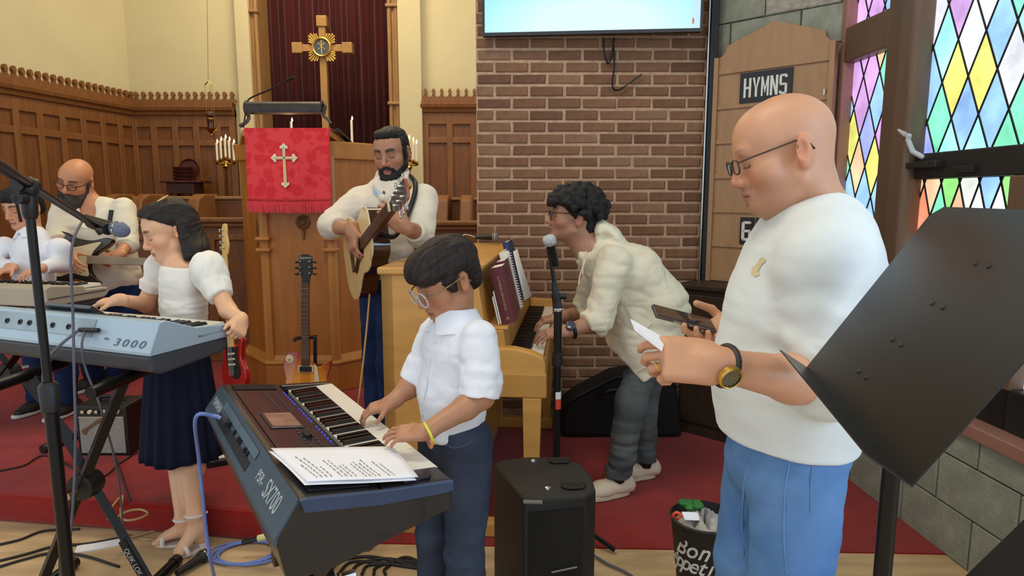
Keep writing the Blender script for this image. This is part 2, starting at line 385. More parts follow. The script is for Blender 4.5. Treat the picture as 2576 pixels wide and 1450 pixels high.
def stained(name, u0, u1, z0, z1, du, dz, uo, zo, seed, pal, n=GN, lead=0.007):
    rg = random.Random(seed)
    root = struct(wb_(MB(MW), u0, u1, z0, z1, n-0.016, n-0.012).build(name, M_lead))
    lm = MB(MW)
    ku = int((u1-u0)/du)+3; kz = int((z1-z0)/dz)+3
    for i in range(-2*ku, 2*ku):
        for j in range(-2*kz, 2*kz):
            if (i+j) % 2: continue
            cu_, cz_ = uo+i*du/2, zo+j*dz/2
            poly = [(cu_-du/2, cz_), (cu_, cz_-dz/2), (cu_+du/2, cz_), (cu_, cz_+dz/2)]
            k = 1-lead*1.15/ (du*dz/2/math.hypot(du/2, dz/2))
            poly = [(cu_+(p[0]-cu_)*k, cz_+(p[1]-cz_)*k) for p in poly]
            for ax, v, g in ((0, u0+0.002, True), (0, u1-0.002, False), (1, z0+0.002, True), (1, z1-0.002, False)):
                if poly: poly = clip(poly, ax, v, g)
            if len(poly) < 3: continue
            ar = abs(sum(poly[q][0]*poly[(q+1) % len(poly)][1]-poly[(q+1) % len(poly)][0]*poly[q][1] for q in range(len(poly))))/2
            if ar < 0.0003: continue
            MB(MW).prism(poly, (n-0.012)*ZS, (n-0.004)*ZS).build('pane', pane_mat(rg.choice(pal)), root)
    # raised lead cames along the lattice lines
    sl_ = dz/du
    cmin, cmax = -20, 20
    for sgn in (1, -1):
        for k in range(-60, 60):
            c = (zo-sgn*sl_*uo)+(k+0.5)*dz
            pts = []
            for uu in (u0, u1): pts.append((uu, sgn*sl_*uu+c))
            (ua, za), (ub, zb) = pts
            if za > zb: (ua, za), (ub, zb) = (ub, zb), (ua, za)
            if zb < z0 or za > z1: continue
            if za < z0: ua += (ub-ua)*(z0-za)/(zb-za); za = z0
            if zb > z1: ub -= (ub-ua)*(zb-z1)/(zb-za); zb = z1
            if math.hypot(ub-ua, zb-za) < 0.02: continue
            lm.tube([(ua, za, (n-0.004)*ZS), (ub, zb, (n-0.004)*ZS)], lead*0.62, 6)
    lm.build('lead_came', M_lead, root)
    return root
pal1 = ['sky', 'lilac', 'lemon', 'mint', 'aqua', 'frost', 'rose', 'mint', 'periwinkle', 'frost', 'aqua', 'aqua', 'frost', 'sky']
pal2 = ['sky', 'periwinkle', 'lilac', 'lilac', 'lemon', 'mint', 'peach', 'sky']
pal3 = ['frost', 'leaf', 'coral', 'peach', 'snow', 'mint', 'snow', 'sky', 'snow', 'frost']
ua, ub = wuv(2137, 300, GN)[0], wuv(2216, 300, GN+0.05)[0]
zt = wuv(2170, 150, GN)[1]; ztt = wuv(2170, 62, GN)[1]
stained('window_1', ua, ub, 0.75, zt, 0.135, 0.30, ua+0.03, 1.7, 3, pal2)
stained('window_2', ua, ub, ztt, 3.55, 0.135, 0.30, ua+0.10, 2.75, 5, pal2)
uc = wuv(2318, 200, GN)[0]; zr = wuv(2430, 378, GN)[1]; zl = wuv(2430, 447, GN)[1]
du = abs(wuv(2345, 122, GN)[0]-wuv(2408, 99, GN)[0]); p_ = wuv(2377, 110, GN)
stained('window_3', uc, UEND-0.05, zr, 3.55, du, 0.31, p_[0], p_[1], 11, pal1)
ud = wuv(2282, 500, GN)[0]; ue = wuv(2566, 480, GN)[0]
stained('window_4', ud, ue, 0.72, zl, du*0.72, 0.28, ud+0.05, zl-0.02, 21, pal3)
stained('window_5', ue+0.1, UEND-0.05, 0.72, zl, du*0.72, 0.28, ud+0.05, zl-0.02, 22, pal3)
print('win', ua, ub, uc, ud, ue, zt, ztt, zr, zl, du)
# frames: brown stone/wood mullions, iron casement
fr = struct(wb_(MB(MW), -0.05, ua, 0.55, 5.0, GN-0.06, GN+0.05).build('trim_5', M_sill, bevel=0.01))
wb_(MB(MW), ua-0.01, ub+0.01, zt, ztt, GN-0.04, GN+0.05).build('transom', M_wframe, fr, bevel=0.008)
wb_(MB(MW), ua, ub, SILL, 0.76, GN-0.04, GN+0.04).build('bottom_rail', M_wframe, fr, bevel=0.008)
um = wuv(2240, 300, GN+0.08)[0]; un = wuv(2285, 300, GN+0.08)[0]
ml = struct(wb_(MB(MW), ub-0.005, uc-0.08, SILL, 5.0, GN-0.06, GN+0.05).build('trim_6', M_wframe, bevel=0.012))
wb_(MB(MW), um, un, SILL, 5.0, GN-0.02, GN+0.08).build('mullion', M_wframe, ml, bevel=0.028, seg=4)
ir = struct(wb_(MB(MW), uc-0.12, uc, SILL, 5.0, GN-0.05, GN+0.04).build('trim_7', M_wdark, bevel=0.008))
wb_(MB(MW), ud-0.06, UEND, zl, zr, GN-0.04, GN+0.035).build('casement_rail', M_wdark, ir, bevel=0.006)
wb_(MB(MW), ud-0.08, ud, SILL, zl, GN-0.04, GN+0.045).build('casement_stile', M_wdark, ir, bevel=0.006)
wb_(MB(MW), ue, ue+0.1, SILL, zl, GN-0.04, GN+0.045).build('casement_stile', M_wframe, ir, bevel=0.006)
wb_(MB(MW), ud-0.08, UEND, SILL, 0.72, GN-0.04, GN+0.045).build('casement_rail', M_wdark, ir, bevel=0.006)
q = wuv(2330, 415, GN+0.05); wb_(MB(MW), q[0]-0.10, q[0]+0.09, q[1]-0.012, q[1]+0.014, GN+0.03, GN+0.075).build('latch_plate', M_wdark, ir, bevel=0.004)
q = wuv(2425, 425, GN+0.05); wb_(MB(MW), q[0]-0.06, q[0]+0.05, q[1]-0.012, q[1]+0.012, GN+0.03, GN+0.055).build('finger_pull', M_wdark, ir, bevel=0.004)
M_handle = mat('handle_enamel', (205, 208, 214), 0.35, var=0.08)
pts = [PL(px, py, WO+WN*n, WN) for px, py, n in ((2263, 326, -0.03), (2278, 340, -0.02), (2287, 342, -0.015), (2284, 352, -0.015), (2296, 382, -0.03), (2320, 395, -0.06))]
hd = MB()
for i in range(len(pts)-1): hd.tube([pts[i], pts[i+1]], 0.011, 8)
for p in pts: hd.sphere(p, 0.011, 8)
lh = hd.build('window_latch', M_handle, ir, smooth=50)
# ceiling over everything
ce = struct(MB().bb((-6, -1.5, 5.6), (3.2, 8, 5.7)).build('ceiling', M_plaster))
# ================================================================ CHANCEL FURNITURE
M_gold = mat('gilt', (214, 172, 84), 0.35, metal=0.85, var=0.12, scale=20)
M_golddull = mat('gilt_dull', (172, 130, 72), 0.5, metal=0.3, var=0.1, scale=10)
M_wax = mat('candle_wax', (240, 232, 208), 0.6, var=0.03, sss=0.2)
M_flame = mat('flame', (255, 220, 150), 0.5, emit=(255, 225, 160), estr=6.0)
M_medal = mat('slate_enamel', (72, 82, 92), 0.4, var=0.15, scale=30)
def slab(px0, px1, py0, py1, Y0, Y1):
    a = W(px0, py1, Y0); b = W(px1, py0, Y0); return (a.x, Y0, a.z), (b.x, Y1, b.z)
# ---- altar
az = W(885, 421, 6.4).z
ax0, ax1 = W(655, 421, 6.4).x, W(968, 421, 6.4).x
al = thing('altar', ((ax0+ax1)/2, 6.6, ZD), 'tall light-brown wooden altar with a moulded top shelf behind the pulpit', 'altar')
MB().bb((ax0+0.05, 6.45, ZD), (ax1-0.05, 6.9, az-0.1)).build('body', M_oakpale, al, bevel=0.005)
MB().bb((ax0, 6.40, az-0.05), (ax1, 6.95, az)).build('top_shelf', M_oakpale, al, bevel=0.008)
MB().bb((ax0+0.02, 6.43, az-0.13), (ax1-0.02, 6.93, az-0.09)).build('moulding', M_oak, al, bevel=0.008)
for k in range(4):
    x = ax0+0.12+k*(ax1-ax0-0.24)/3; MB().bb((x-0.04, 6.43, ZD), (x+0.04, 6.46, az-0.13)).build('pilaster', M_oakpale, al, bevel=0.006)
# ---- altar cross
YC = 6.82
cc = W(813, 122, YC); sp = 1/235.0*1.0
pw = (W(913, 122, YC).x-W(813, 122, YC).x)/100
cr = thing('altar_cross', (cc.x, YC, az), 'tall wooden cross with block ends and a gilded sunburst medallion before the dark red curtain', 'cross')
zt_, zb_ = W(811, 42, YC).z, az
MB().bb((cc.x-8.5*pw, YC-0.03, zb_+0.03), (cc.x+8.5*pw, YC+0.03, zt_)).build('upright', M_golddull, cr, bevel=0.004)
MB().bb((W(738, 122, YC).x, YC-0.03, cc.z-8.5*pw), (W(888, 122, YC).x, YC+0.03, cc.z+8.5*pw)).build('crossbar', M_golddull, cr, bevel=0.004)
for p, q in ((750, 122), (875, 122), (811, 55)):
    c = W(p, q, YC); MB().bb((c.x-13*pw, YC-0.045, c.z-13*pw), (c.x+13*pw, YC+0.045, c.z+13*pw)).build('end_block', M_golddull, cr, bevel=0.006)
MB().prism([(-13*pw, 0), (13*pw, 0), (9*pw, 26*pw), (-9*pw, 26*pw)], -0.045, 0.045, frame((cc.x, YC, az), (1, 0, 0), (0, 0, 1))).build('foot_block', M_golddull, cr, bevel=0.006)
Mc = frame((cc.x, YC-0.035, cc.z), (1, 0, 0), (0, 0, 1))
MB(Mc).lathe([(19*pw, 0), (19*pw, 0.03), (21.5*pw, 0.036), (24*pw, 0.03), (24*pw, 0)], n=40, cap=False).build('ring', M_gold, cr, smooth=50)
md = MB(Mc).lathe([(19.5*pw, 0.0), (19.5*pw, 0.02), (0.001, 0.022)], n=40).build('medallion', M_medal, cr, smooth=40)
mo = MB(Mc).box((0, 0, 0.024), (3*pw, 34*pw, 0.006)).box((0, 2*pw, 0.024), (24*pw, 2*pw, 0.005), Matrix.Rotation(0.75, 3, 'Z')).box((0, 2*pw, 0.024), (24*pw, 2*pw, 0.005), Matrix.Rotation(-0.75, 3, 'Z'))
mo.tube([(2*pw+3.5*pw*math.sin(t), 11*pw+4.5*pw*math.cos(t), 0.024) for t in [i*math.pi/8 for i in range(9)]], 0.8*pw, 6).build('monogram', M_gold, md)
for q in range(4):
    for k in range(6):
        an = q*math.pi/2+math.radians(23+k*8.8); r1 = 33*pw/max(abs(math.cos(an)), abs(math.sin(an)))
        a2 = 2.3*pw; c_, s_ = math.cos(an), math.sin(an)
        R = Matrix(((c_, -s_, 0), (s_, c_, 0), (0, 0, 1)))
        pl_ = [R @ Vector((24*pw, -a2*0.55, 0)), R @ Vector((r1, -a2, 0)), R @ Vector((r1, a2, 0)), R @ Vector((24*pw, a2*0.55, 0))]
        MB(Mc).prism([(p.x, p.y) for p in pl_], 0.0, 0.014).build('ray', M_gold, cr, bevel=0.002)
# ---- candles
def candle(root, base, top, r=0.011, flame=True):
    c = MB().lathe([(r, 0), (r, (top-base).z), (r*0.6, (top-base).z+0.004)], Matrix.Translation(base), 12).build('candle', M_wax, root, smooth=40)
    if flame:
        MB().tube([top, top+Vector((0, 0, 0.008))], 0.0015, 5).build('wick', M_black, c)
        MB().lathe([(0.001, 0), (0.008, 0.009), (0.0085, 0.016), (0.005, 0.028), (0.001, 0.040)], Matrix.Translation(top+Vector((0, 0, 0.003))), 10).build('flame', M_flame, c, smooth=60)
    return c
for px, pt, pb, lab in ((735, 307, 360, 'lit white altar candle half hidden behind the red pulpit cloth'), (886, 303, 366, 'lit white altar candle in full view beside the cross')):
    Y = 6.55; t_, b_ = W(px, pt, Y), W(px, pb, Y)
    cs = thing('altar_candlestick', (t_.x, Y, az), lab, 'candlestick')
    h = b_.z-az
    MB().lathe([(0.045, 0), (0.045, 0.012), (0.016, 0.03), (0.009, 0.05), (0.009, h-0.03), (0.012, h-0.02), (0.024, h-0.006), (0.024, h)], Matrix.Translation((t_.x, Y, az)), 16).build('holder', M_golddull, cs, smooth=40)
    candle(cs, b_, t_, 0.012)
def candelabrum(cx, Y, tops, bases, armz, foot_px, footz, lab):
    c0 = W(cx, armz, Y); fz = footz
    r = thing('candelabrum', (c0.x, Y, fz), lab, 'candelabrum')
    MB().lathe([(0.13, 0), (0.13, 0.02), (0.04, 0.06), (0.014, 0.12), (0.012, 0.5), (0.026, 0.53), (0.013, 0.56), (0.012, c0.z-fz-0.06), (0.03, c0.z-fz-0.03), (0.014, c0.z-fz-0.01), (0.012, c0.z-fz+0.04)],
               Matrix.Translation((c0.x, Y, fz)), 16).build('stem', M_brass, r, smooth=40)
    for (px, pt), pb in zip(tops, bases):
        t_ = W(px, pt, Y); b_ = W(px, pb, Y)
        candle(r, b_, t_, 0.011)
        if abs(b_.x-c0.x) > 0.01:
            MB().tube(catmull([(c0.x, Y, c0.z+0.02), ((c0.x+b_.x)/2, Y, c0.z-0.005), (b_.x, Y, b_.z-0.02)], 6), 0.010, 8).build('arm', M_brass, r, smooth=50)
        MB().lathe([(0.006, -0.03), (0.02, -0.012), (0.022, 0.0), (0.013, 0.004), (0.013, 0.016)], Matrix.Translation(b_), 12).build('cup', M_brass, r, smooth=40)
candelabrum(568, 6.6, [(547, 361), (557, 355), (568, 349), (578, 355), (589, 361)], [407, 402, 398, 402, 407], 411, 568, ZD, 'five-branch brass candelabrum with lit candles against the oak panelling')
candelabrum(1030, 6.6, [(1009, 364), (1020, 358), (1030, 350), (1040, 356), (1048, 362)], [412, 408, 402, 406, 410], 414, 1030, ZD, 'brass candelabrum with lit candles behind the acoustic guitarist, against cream plaster')
# ---- hanging sanctuary lamp
YS = 6.4
hk = W(524, 205, YS); lp = W(531, 322, YS); top = W(515, -420, YS)
sl_ = thing('sanctuary_lamp', lp, 'small brass and ruby glass lamp hanging on a long chain', 'hanging lamp')
ch = MB()
n = 90
for i in range(n):
    p = top.lerp(hk, i/n); ch.tube([p, top.lerp(hk, (i+0.8)/n)], 0.0035, 5)
ch.build('chain', M_brass, sl_)
MB().tube([hk+Vector((-0.035, 0, -0.03)), hk, hk+Vector((0.035, 0, -0.03))], 0.006, 6).build('spreader', M_brass, sl_)
for dx, dy in ((-0.035, 0), (0.035, 0), (0.0, 0.03)):
    MB().tube([hk+Vector((dx, dy, -0.03)), lp+Vector((dx, dy, 0.02))], 0.0025, 5).build('suspension_chain', M_brass, sl_)
MB().lathe([(0.03, 0.0), (0.032, 0.11), (0.036, 0.115), (0.034, 0.14), (0.02, 0.15)], Matrix.Translation(lp), 16).build('glass_cup', mat('ruby_glass', (66, 22, 18), 0.1, var=0.1, coat=0.6), sl_, smooth=40)
MB().lathe([(0.002, -0.085), (0.012, -0.07), (0.008, -0.055), (0.03, -0.03), (0.052, -0.012), (0.056, 0.0), (0.03, 0.004)], Matrix.Translation(lp), 16).build('pan', M_brass, sl_, smooth=40)
MB().lathe([(0.03, 0.075), (0.037, 0.08), (0.037, 0.09), (0.03, 0.095)], Matrix.Translation(lp), 16).build('band', M_brass, sl_, smooth=40)
# ---- credence table and offering plates
M_mahog = mat('mahogany', (78, 36, 24), 0.4, var=0.15, scale=10)
Y = 6.7
a, b = W(418, 455, Y), W(518, 455, Y)
ct = thing('credence_table', ((a.x+b.x)/2, Y, ZD), 'small dark wooden side table against the panelled chancel wall', 'table')
MB().bb((a.x, Y-0.14, a.z-0.022), (b.x, Y+0.14, a.z)).build('top', M_mahog, ct, bevel=0.006)
MB().bb((a.x+0.05, Y-0.1, a.z-0.13), (b.x-0.08, Y+0.12, a.z-0.022)).build('apron', M_mahog, ct, bevel=0.005)
for sx in (a.x+0.07, b.x-0.1):
    for sy in (-0.08, 0.10): MB().cyl((sx, Y+sy, ZD), (sx, Y+sy, a.z-0.12), 0.02, n=10).build('leg', M_mahog, ct, smooth=40)
c = W(462, 455, Y)
for k in range(4):
    p = thing('offering_plate', (c.x, Y, c.z+k*0.034+0.001), ['bottom', 'second', 'third', 'topmost'][k]+' dark wooden offering plate in the stack on the side table', 'plate', 'stacked offering plates')
    MB().lathe([(0.06, 0), (0.085, 0.006), (0.1, 0.03), (0.096, 0.032), (0.08, 0.012), (0.002, 0.010)], Matrix.Translation((c.x, Y, c.z+k*0.034+0.001)), 28).build('rim', M_mahog, p, smooth=40)
    MB().lathe([(0.07, 0.011), (0.07, 0.0125), (0.001, 0.013)], Matrix.Translation((c.x, Y, c.z+k*0.034+0.001)), 24).build('felt', mat('felt_red', (110, 24, 26), 0.95), p)
c2 = W(474, 428, Y+0.10)
lp_ = thing('offering_plate', (c2.x, Y+0.1, c.z), 'large round offering plate standing on edge behind the plate stack', 'plate')
MB().lathe([(0.001, 0.0), (0.09, 0.0), (0.112, 0.02), (0.108, 0.024), (0.09, 0.008), (0.001, 0.006)], frame((c2.x, Y+0.135, c.z+0.114), (1, 0, 0), (0, 0.12, 1)), 32).build('rim', M_mahog, lp_, smooth=40)
# ---- choir stalls: panelled screens and pews
def screen_(px0, px1, pytop, Y, lab, npan, stile0=0.0):
    a, b = W(px0, pytop, Y), W(px1, pytop, Y); zt = a.z
    s = thing('choir_screen', ((a.x+b.x)/2, Y, ZD), lab, 'choir stall')
    MB().bb((a.x, Y, ZD), (b.x, Y+0.04, zt-0.04)).build('panel_board', M_oak2, s)
    MB().bb((a.x-0.02, Y-0.06, zt-0.035), (b.x+0.02, Y+0.10, zt)).build('cap', M_oak, s, bevel=0.01)
    MB().bb((a.x, Y-0.035, zt-0.07), (b.x, Y+0.06, zt-0.035)).build('moulding', M_oak, s, bevel=0.012)
    MB().bb((a.x, Y-0.02, zt-0.17), (b.x, Y, zt-0.12)).build('rail', M_oak, s, bevel=0.006)
    MB().bb((a.x, Y-0.03, ZD), (b.x, Y, ZD+0.14)).build('plinth', M_oak, s, bevel=0.008)
    for k in range(npan+1):
        x = a.x+(b.x-a.x)*k/npan; MB().bb((x-0.035, Y-0.022, ZD+0.13), (x+0.035, Y, zt-0.12)).build('stile', M_oak, s, bevel=0.006)
    return s
screen_(225, 628, 548, 5.0, 'long panelled oak choir screen standing before the left pews', 4)
screen_(1052, 1290, 556, 5.0, 'short panelled oak choir screen between guitarist and brick wall', 2)
def pew(px0, px1, Y, pyt, lab, ends):
    a, b = W(px0, pyt, Y), W(px1, pyt, Y); zt = a.z
    s = thing('choir_pew', ((a.x+b.x)/2, Y, ZD), lab, 'pew')
    MB().bb((a.x, Y+0.3, ZD+0.4), (b.x, Y+0.335, zt-0.03)).build('backrest', M_oak2, s, bevel=0.008)
    MB().bb((a.x, Y+0.28, zt-0.03), (b.x, Y+0.36, zt)).build('top_rail', M_oakpale, s, bevel=0.008)
    MB().bb((a.x, Y-0.1, ZD+0.40), (b.x, Y+0.3, ZD+0.44)).build('seat', M_oak, s, bevel=0.008)
    for e in ends:
        x = W(e, pyt, Y-0.1).x
        MB().prism([(-0.14, 0), (0.36, 0), (0.36, zt-ZD+0.02), (0.10, zt-ZD+0.02), (-0.02, zt-ZD-0.02), (-0.10, zt-ZD-0.20), (-0.14, zt-ZD-0.26)], -0.05, 0.05, frame((x, Y, ZD), (0, 1, 0), (0, 0, 1))).build('end_panel', M_oak, s, bevel=0.015)
pew(235, 582, 5.7, 494, 'oak choir pew with rounded end panel below the offering plates', (250, 474, 330))
pew(1075, 1300, 5.7, 497, 'oak choir pew with rounded end panel beside the brick wall', (1170, 1110))
# flower sprig and brass vase on the altar
v0 = W(934, 421, 6.5)
vs2 = thing('altar_vase', (v0.x, 6.5, az), 'brass altar vase beside the guitarist head', 'vase')
MB().lathe([(0.04, 0), (0.04, 0.01), (0.015, 0.03), (0.05, 0.09), (0.055, 0.13), (0.03, 0.17), (0.045, 0.2)], Matrix.Translation((v0.x, 6.5, az)), 18, cap=False).build('body', M_brass, vs2, smooth=40)
v0 = W(836, 412, 6.5)
bl = thing('altar_bowl', (v0.x, 6.5, az), 'small dark bowl with gilt boss on altar edge by the pulpit cloth', 'bowl')
MB().lathe([(0.03, 0), (0.05, 0.03), (0.065, 0.06), (0.06, 0.065), (0.04, 0.035)], Matrix.Translation((v0.x, 6.5, az)), 18).build('bowl', M_blackmetal, bl, smooth=40)
MB().sphere((v0.x, 6.44, az+0.035), 0.015, 10).build('boss', M_gold, bl, smooth=60)
# ================================================================ PULPIT
M_pulpit = mat('pulpit_oak', (170, 106, 42), 0.42, var=0.12, scale=3.5, stretch=(5, 5, 0.8), bump=0.05, bscale=30)
M_pulpit2 = mat('pulpit_trim', (182, 122, 56), 0.42, var=0.10, scale=3.5, stretch=(5, 5, 0.8))
YP = 4.2
fl, frt = W(672, 700, YP).x, W(838, 700, YP).x
bl_, br_ = W(619, 700, YP+0.3).x, W(965, 700, YP+0.3).x
zp = W(700, 332, 4.14).z
pp = [(fl, YP), (frt, YP), (br_, YP+0.3), (br_, YP+0.75), (bl_, YP+0.75), (bl_, YP+0.3)]
pu = thing('pulpit', ((fl+frt)/2, YP+0.3, ZD), 'large faceted oak pulpit carrying the red cloth', 'pulpit')
MB().prism(pp, ZD, zp-0.05).build('body', M_pulpit, pu, bevel=0.004)
pc = Vector(((fl+frt)/2, YP+0.4, 0))
def scaled(k): return [(pc.x+(x-pc.x)*k, pc.y+(y-pc.y)*k) for x, y in pp]
zb = W(760, 905, YP).z
MB().prism(scaled(1.10), ZD, zb-0.03, taper=scaled(1.10)).build('base', M_pulpit, pu, bevel=0.006)
MB().prism(scaled(1.12), zb-0.03, zb+0.0).build('base_moulding', M_pulpit2, pu, bevel=0.012)
MB().prism(scaled(1.06), zb, zb+0.03, taper=scaled(1.02)).build('base_cove', M_pulpit2, pu)
MB().prism(scaled(1.05), zp-0.16, zp-0.05, taper=scaled(1.08)).build('cornice', M_pulpit2, pu, bevel=0.008)
for (x, y) in (pp[0], pp[1]):
    MB().cyl((x, y-0.0, zb), (x, y-0.0, zp-0.15), 0.034, n=8).build('corner_post', M_pulpit2, pu)
    for py in (600, 628):
        z = W(665, py, YP).z; MB().bb((x-0.045, y-0.06, z-0.012), (x+0.045, y+0.02, z+0.012)).build('bracket', M_pulpit2, pu, bevel=0.008)
M_carv = mat('carved_oak', (110, 72, 34), 0.5, var=0.15)
for px, py, k in ((762, 560, 1.0),):
    c = W(px, py, YP-0.005)
    MB(frame(c, (1, 0, 0), (0, 0, 1))).lathe([(0.045, -0.01), (0.05, 0.0), (0.035, 0.008), (0.025, 0.002), (0.012, 0.012), (0.001, 0.014)], n=8).build('carved_rosette', M_carv, pu)
    MB(frame(c, (1, 0, 0), (0, 0, 1))).prism([(-0.012, -0.05), (0.012, -0.05), (0.004, -0.11), (-0.004, -0.11)], -0.005, 0.008).build('carved_drop', M_carv, pu)
c = W(652, 580, YP+0.1)
MB(frame(c, (1, -0.9, 0), (0, 0, 1))).prism([(-0.012, 0.07), (0.012, 0.05), (0.02, 0), (0.006, -0.03), (0.012, -0.09), (-0.004, -0.1), (-0.016, -0.02)], -0.005, 0.012).build('carved_leaf', M_carv, pu)
# slanted reading desk
dk = [W(608, 326, 4.12), W(832, 326, 4.12), W(890, 374, 4.66), W(598, 374, 4.66)]
MB().add([tuple(p) for p in dk]+[tuple(p-Vector((0, 0, 0.04))) for p in dk], [(0, 1, 2, 3), (7, 6, 5, 4), (0, 4, 5, 1), (1, 5, 6, 2), (2, 6, 7, 3), (3, 7, 4, 0)]).build('reading_desk', M_pulpit2, pu, bevel=0.006)
MB().tube([dk[1]+Vector((0.030, 0.03, 0)), dk[2]+Vector((0.016, 0, 0))], 0.014, 8).build('desk_rail', M_blackmetal, pu, smooth=50)
# ---- parament cloth
M_cloth = mat('red_damask', (216, 40, 48), 0.75, var=0.0, scale=1, spec=0.25, sheen=0.3)
nt = M_cloth.node_tree; b_ = nt.nodes['Principled BSDF']
vo = nt.nodes.new('ShaderNodeTexVoronoi'); vo.feature = 'SMOOTH_F1'; vo.inputs['Scale'].default_value = 15; vo.inputs['Smoothness'].default_value = 0.3
nzc = nt.nodes.new('ShaderNodeTexNoise'); nzc.inputs['Scale'].default_value = 26; nzc.inputs['Detail'].default_value = 1
tcn = [n_ for n_ in nt.nodes if n_.type == 'TEX_COORD'][0]
nt.links.new(tcn.outputs['Object'], vo.inputs['Vector']); nt.links.new(tcn.outputs['Object'], nzc.inputs['Vector'])
mm = nt.nodes.new('ShaderNodeMath'); mm.operation = 'MULTIPLY'; nt.links.new(vo.outputs['Distance'], mm.inputs[0]); nt.links.new(nzc.outputs['Fac'], mm.inputs[1])
cr_ = nt.nodes.new('ShaderNodeValToRGB'); cr_.color_ramp.elements[0].position = 0.20; cr_.color_ramp.elements[1].position = 0.27
cr_.color_ramp.elements[0].color = srgb(212, 40, 50); cr_.color_ramp.elements[1].color = srgb(224, 62, 68)
nt.links.new(mm.outputs[0], cr_.inputs['Fac']); nt.links.new(cr_.outputs['Color'], b_.inputs['Base Color'])
YC2 = 4.075
c0 = W(611, 322, YC2); c1 = W(828, 322, YC2); c3 = W(617, 502, YC2)
clo = thing('pulpit_cloth', ((c0.x+c1.x)/2, YC2, c3.z), 'bright red damask cloth with white cross and fringe draped over the pulpit', 'cloth')
nu, nv = 44, 40; vv = []; ff = []
def cl_pt(u, v, push=0.0):
    x = c0.x+0.006+(c1.x-c0.x-0.004)*u*(1-0.015*v); z = c0.z+(c3.z-c0.z)*v-0.006*math.sin(u*3.1)*v
    y = YC2+0.006*math.sin(u*9+1)*v+0.004*math.sin(v*5+u*4)+0.010*math.exp(-((u-0.85-0.2*(0.5-v))/0.06)**2)*v
    return (x, y-push, z)
rows = [((-0.30), 0), (-0.12, 0)]
for j in range(-3, nv+1):
    for i in range(nu+1):
        u = i/nu
        if j < 0:
            p = cl_pt(u, 0); k = -j/3.0; yy = 4.10+0.24*k; dzz = dk[0].z+(dk[3].z-dk[0].z)*max(0, (yy-4.12))/0.54; vv.append((p[0], yy, dzz+0.012))
        else: vv.append(cl_pt(u, j/nv))
for j in range(nv+3):
    for i in range(nu): ff.append((j*(nu+1)+i, j*(nu+1)+i+1, (j+1)*(nu+1)+i+1, (j+1)*(nu+1)+i))
o = MB().add(vv, ff).build('drape', M_cloth, clo, smooth=80); o.modifiers.new('s', 'SOLIDIFY').thickness = 0.004
M_fr = mat('fringe_red', (226, 66, 78), 0.8, var=0.1, scale=60)
fm = MB()
for i in range(150):
    u = (i+0.5)/150; p = cl_pt(u, 1.0, 0.004); l = 0.076+random.uniform(-0.004, 0.005)
    dx = random.uniform(-0.003, 0.003)
    fm.tube([(p[0], p[1], p[2]+0.004), (p[0]+dx, p[1]-0.002, p[2]-l*0.5), (p[0]+dx*1.5, p[1], p[2]-l)], [0.0024, 0.0028, 0.0022], 5)
o = fm.build('fringe', M_fr, clo, smooth=60); o['kind'] = 'stuff'
M_braid = mat('braid_red', (190, 34, 44), 0.7)
MB().tube([cl_pt(i/30, 1.0, 0.006) for i in range(31)], 0.006, 6).build('braid', M_braid, clo, smooth=60)
# budded cross
M_ivory = mat('ivory_satin', (232, 222, 190), 0.6, var=0.08, scale=40)
cx_ = W(717, 398, YC2)
s_ = (W(817, 398, YC2).x-cx_.x)/100
def bud(d, L_):
    # fleur end; returns outline along +x
    return [(0, -3.2), (L_-10, -3.6), (L_-12, -9), (L_-6, -10.5), (L_-3, -6), (L_+3, 0), (L_-3, 6), (L_-6, 10.5), (L_-12, 9), (L_-10, 3.6), (0, 3.2)]
mbx = MB(frame((cx_.x, YC2-0.012, cx_.z), (1, 0, 0), (0, 0, 1)))
for ang, L_ in ((0, 31), (math.pi, 31), (math.pi/2, 34), (-math.pi/2, 72)):
    R = Matrix.Rotation(ang, 2); pts_ = [R @ Vector(p) for p in bud(0, L_)]
    mbx.prism([(p.x*s_, p.y*s_) for p in pts_], 0, 0.006)
mbx.build('cross_emblem', M_ivory, clo, bevel=0.0015)
gb = MB(frame((cx_.x, YC2-0.0195, cx_.z), (1, 0, 0), (0, 0, 1)))
gb.box((0, -20*s_, 0), (1.4*s_, 96*s_, 0.003)).box((0, 0, 0), (54*s_, 1.4*s_, 0.003)).build('gold_cord', M_gold, clo)
# ---- reading lamp on the pulpit with its gooseneck
M_bronze = mat('bronze_dark', (62, 58, 58), 0.5, metal=0.5, var=0.15, scale=14)
rl = thing('pulpit_lamp', dk[0], 'dark bronze tubular reading lamp arched over the pulpit cloth', 'lamp')
a, b = W(621, 273, 4.22), W(812, 273, 4.22)
hood = []
for k in range(9):
    t = math.pi*(-0.15+1.3*k/8); hood.append((0.052*math.cos(t), 0.05*math.sin(t)-0.008))
inner = [(x*0.9, y*0.9) for x, y in reversed(hood)]
MB().prism(hood+inner, 0, (b-a).length, frame(a, (0, 1, 0), (0, 0, 1)) @ Matrix.Identity(4)).build('hood', M_bronze, rl, smooth=40)
MB().cyl(a+Vector((0.02, 0, 0)), b-Vector((0.02, 0, 0)), 0.016, n=12).build('bulb', mat('lamp_bulb', (255, 220, 160), 0.5, emit=(255, 214, 150), estr=2.5), rl, smooth=50)
for pts_ in ([(623, 262), (618, 275), (626, 292), (622, 305), (603, 318)], [(810, 258), (818, 270), (812, 290), (824, 300), (832, 313)]):
    MB().tube(catmull([W(p, q, 4.22-0.1*(i/4)) for i, (p, q) in enumerate(pts_)], 5), 0.011, 8).build('arm', M_bronze, rl, smooth=60)
for p in (a, b): MB().lathe([(0.045, -0.006), (0.05, 0), (0.045, 0.006)], frame(p, (0, 1, 0), (0, 0, 1)), 16).build('end_cap', M_bronze, rl, smooth=40)
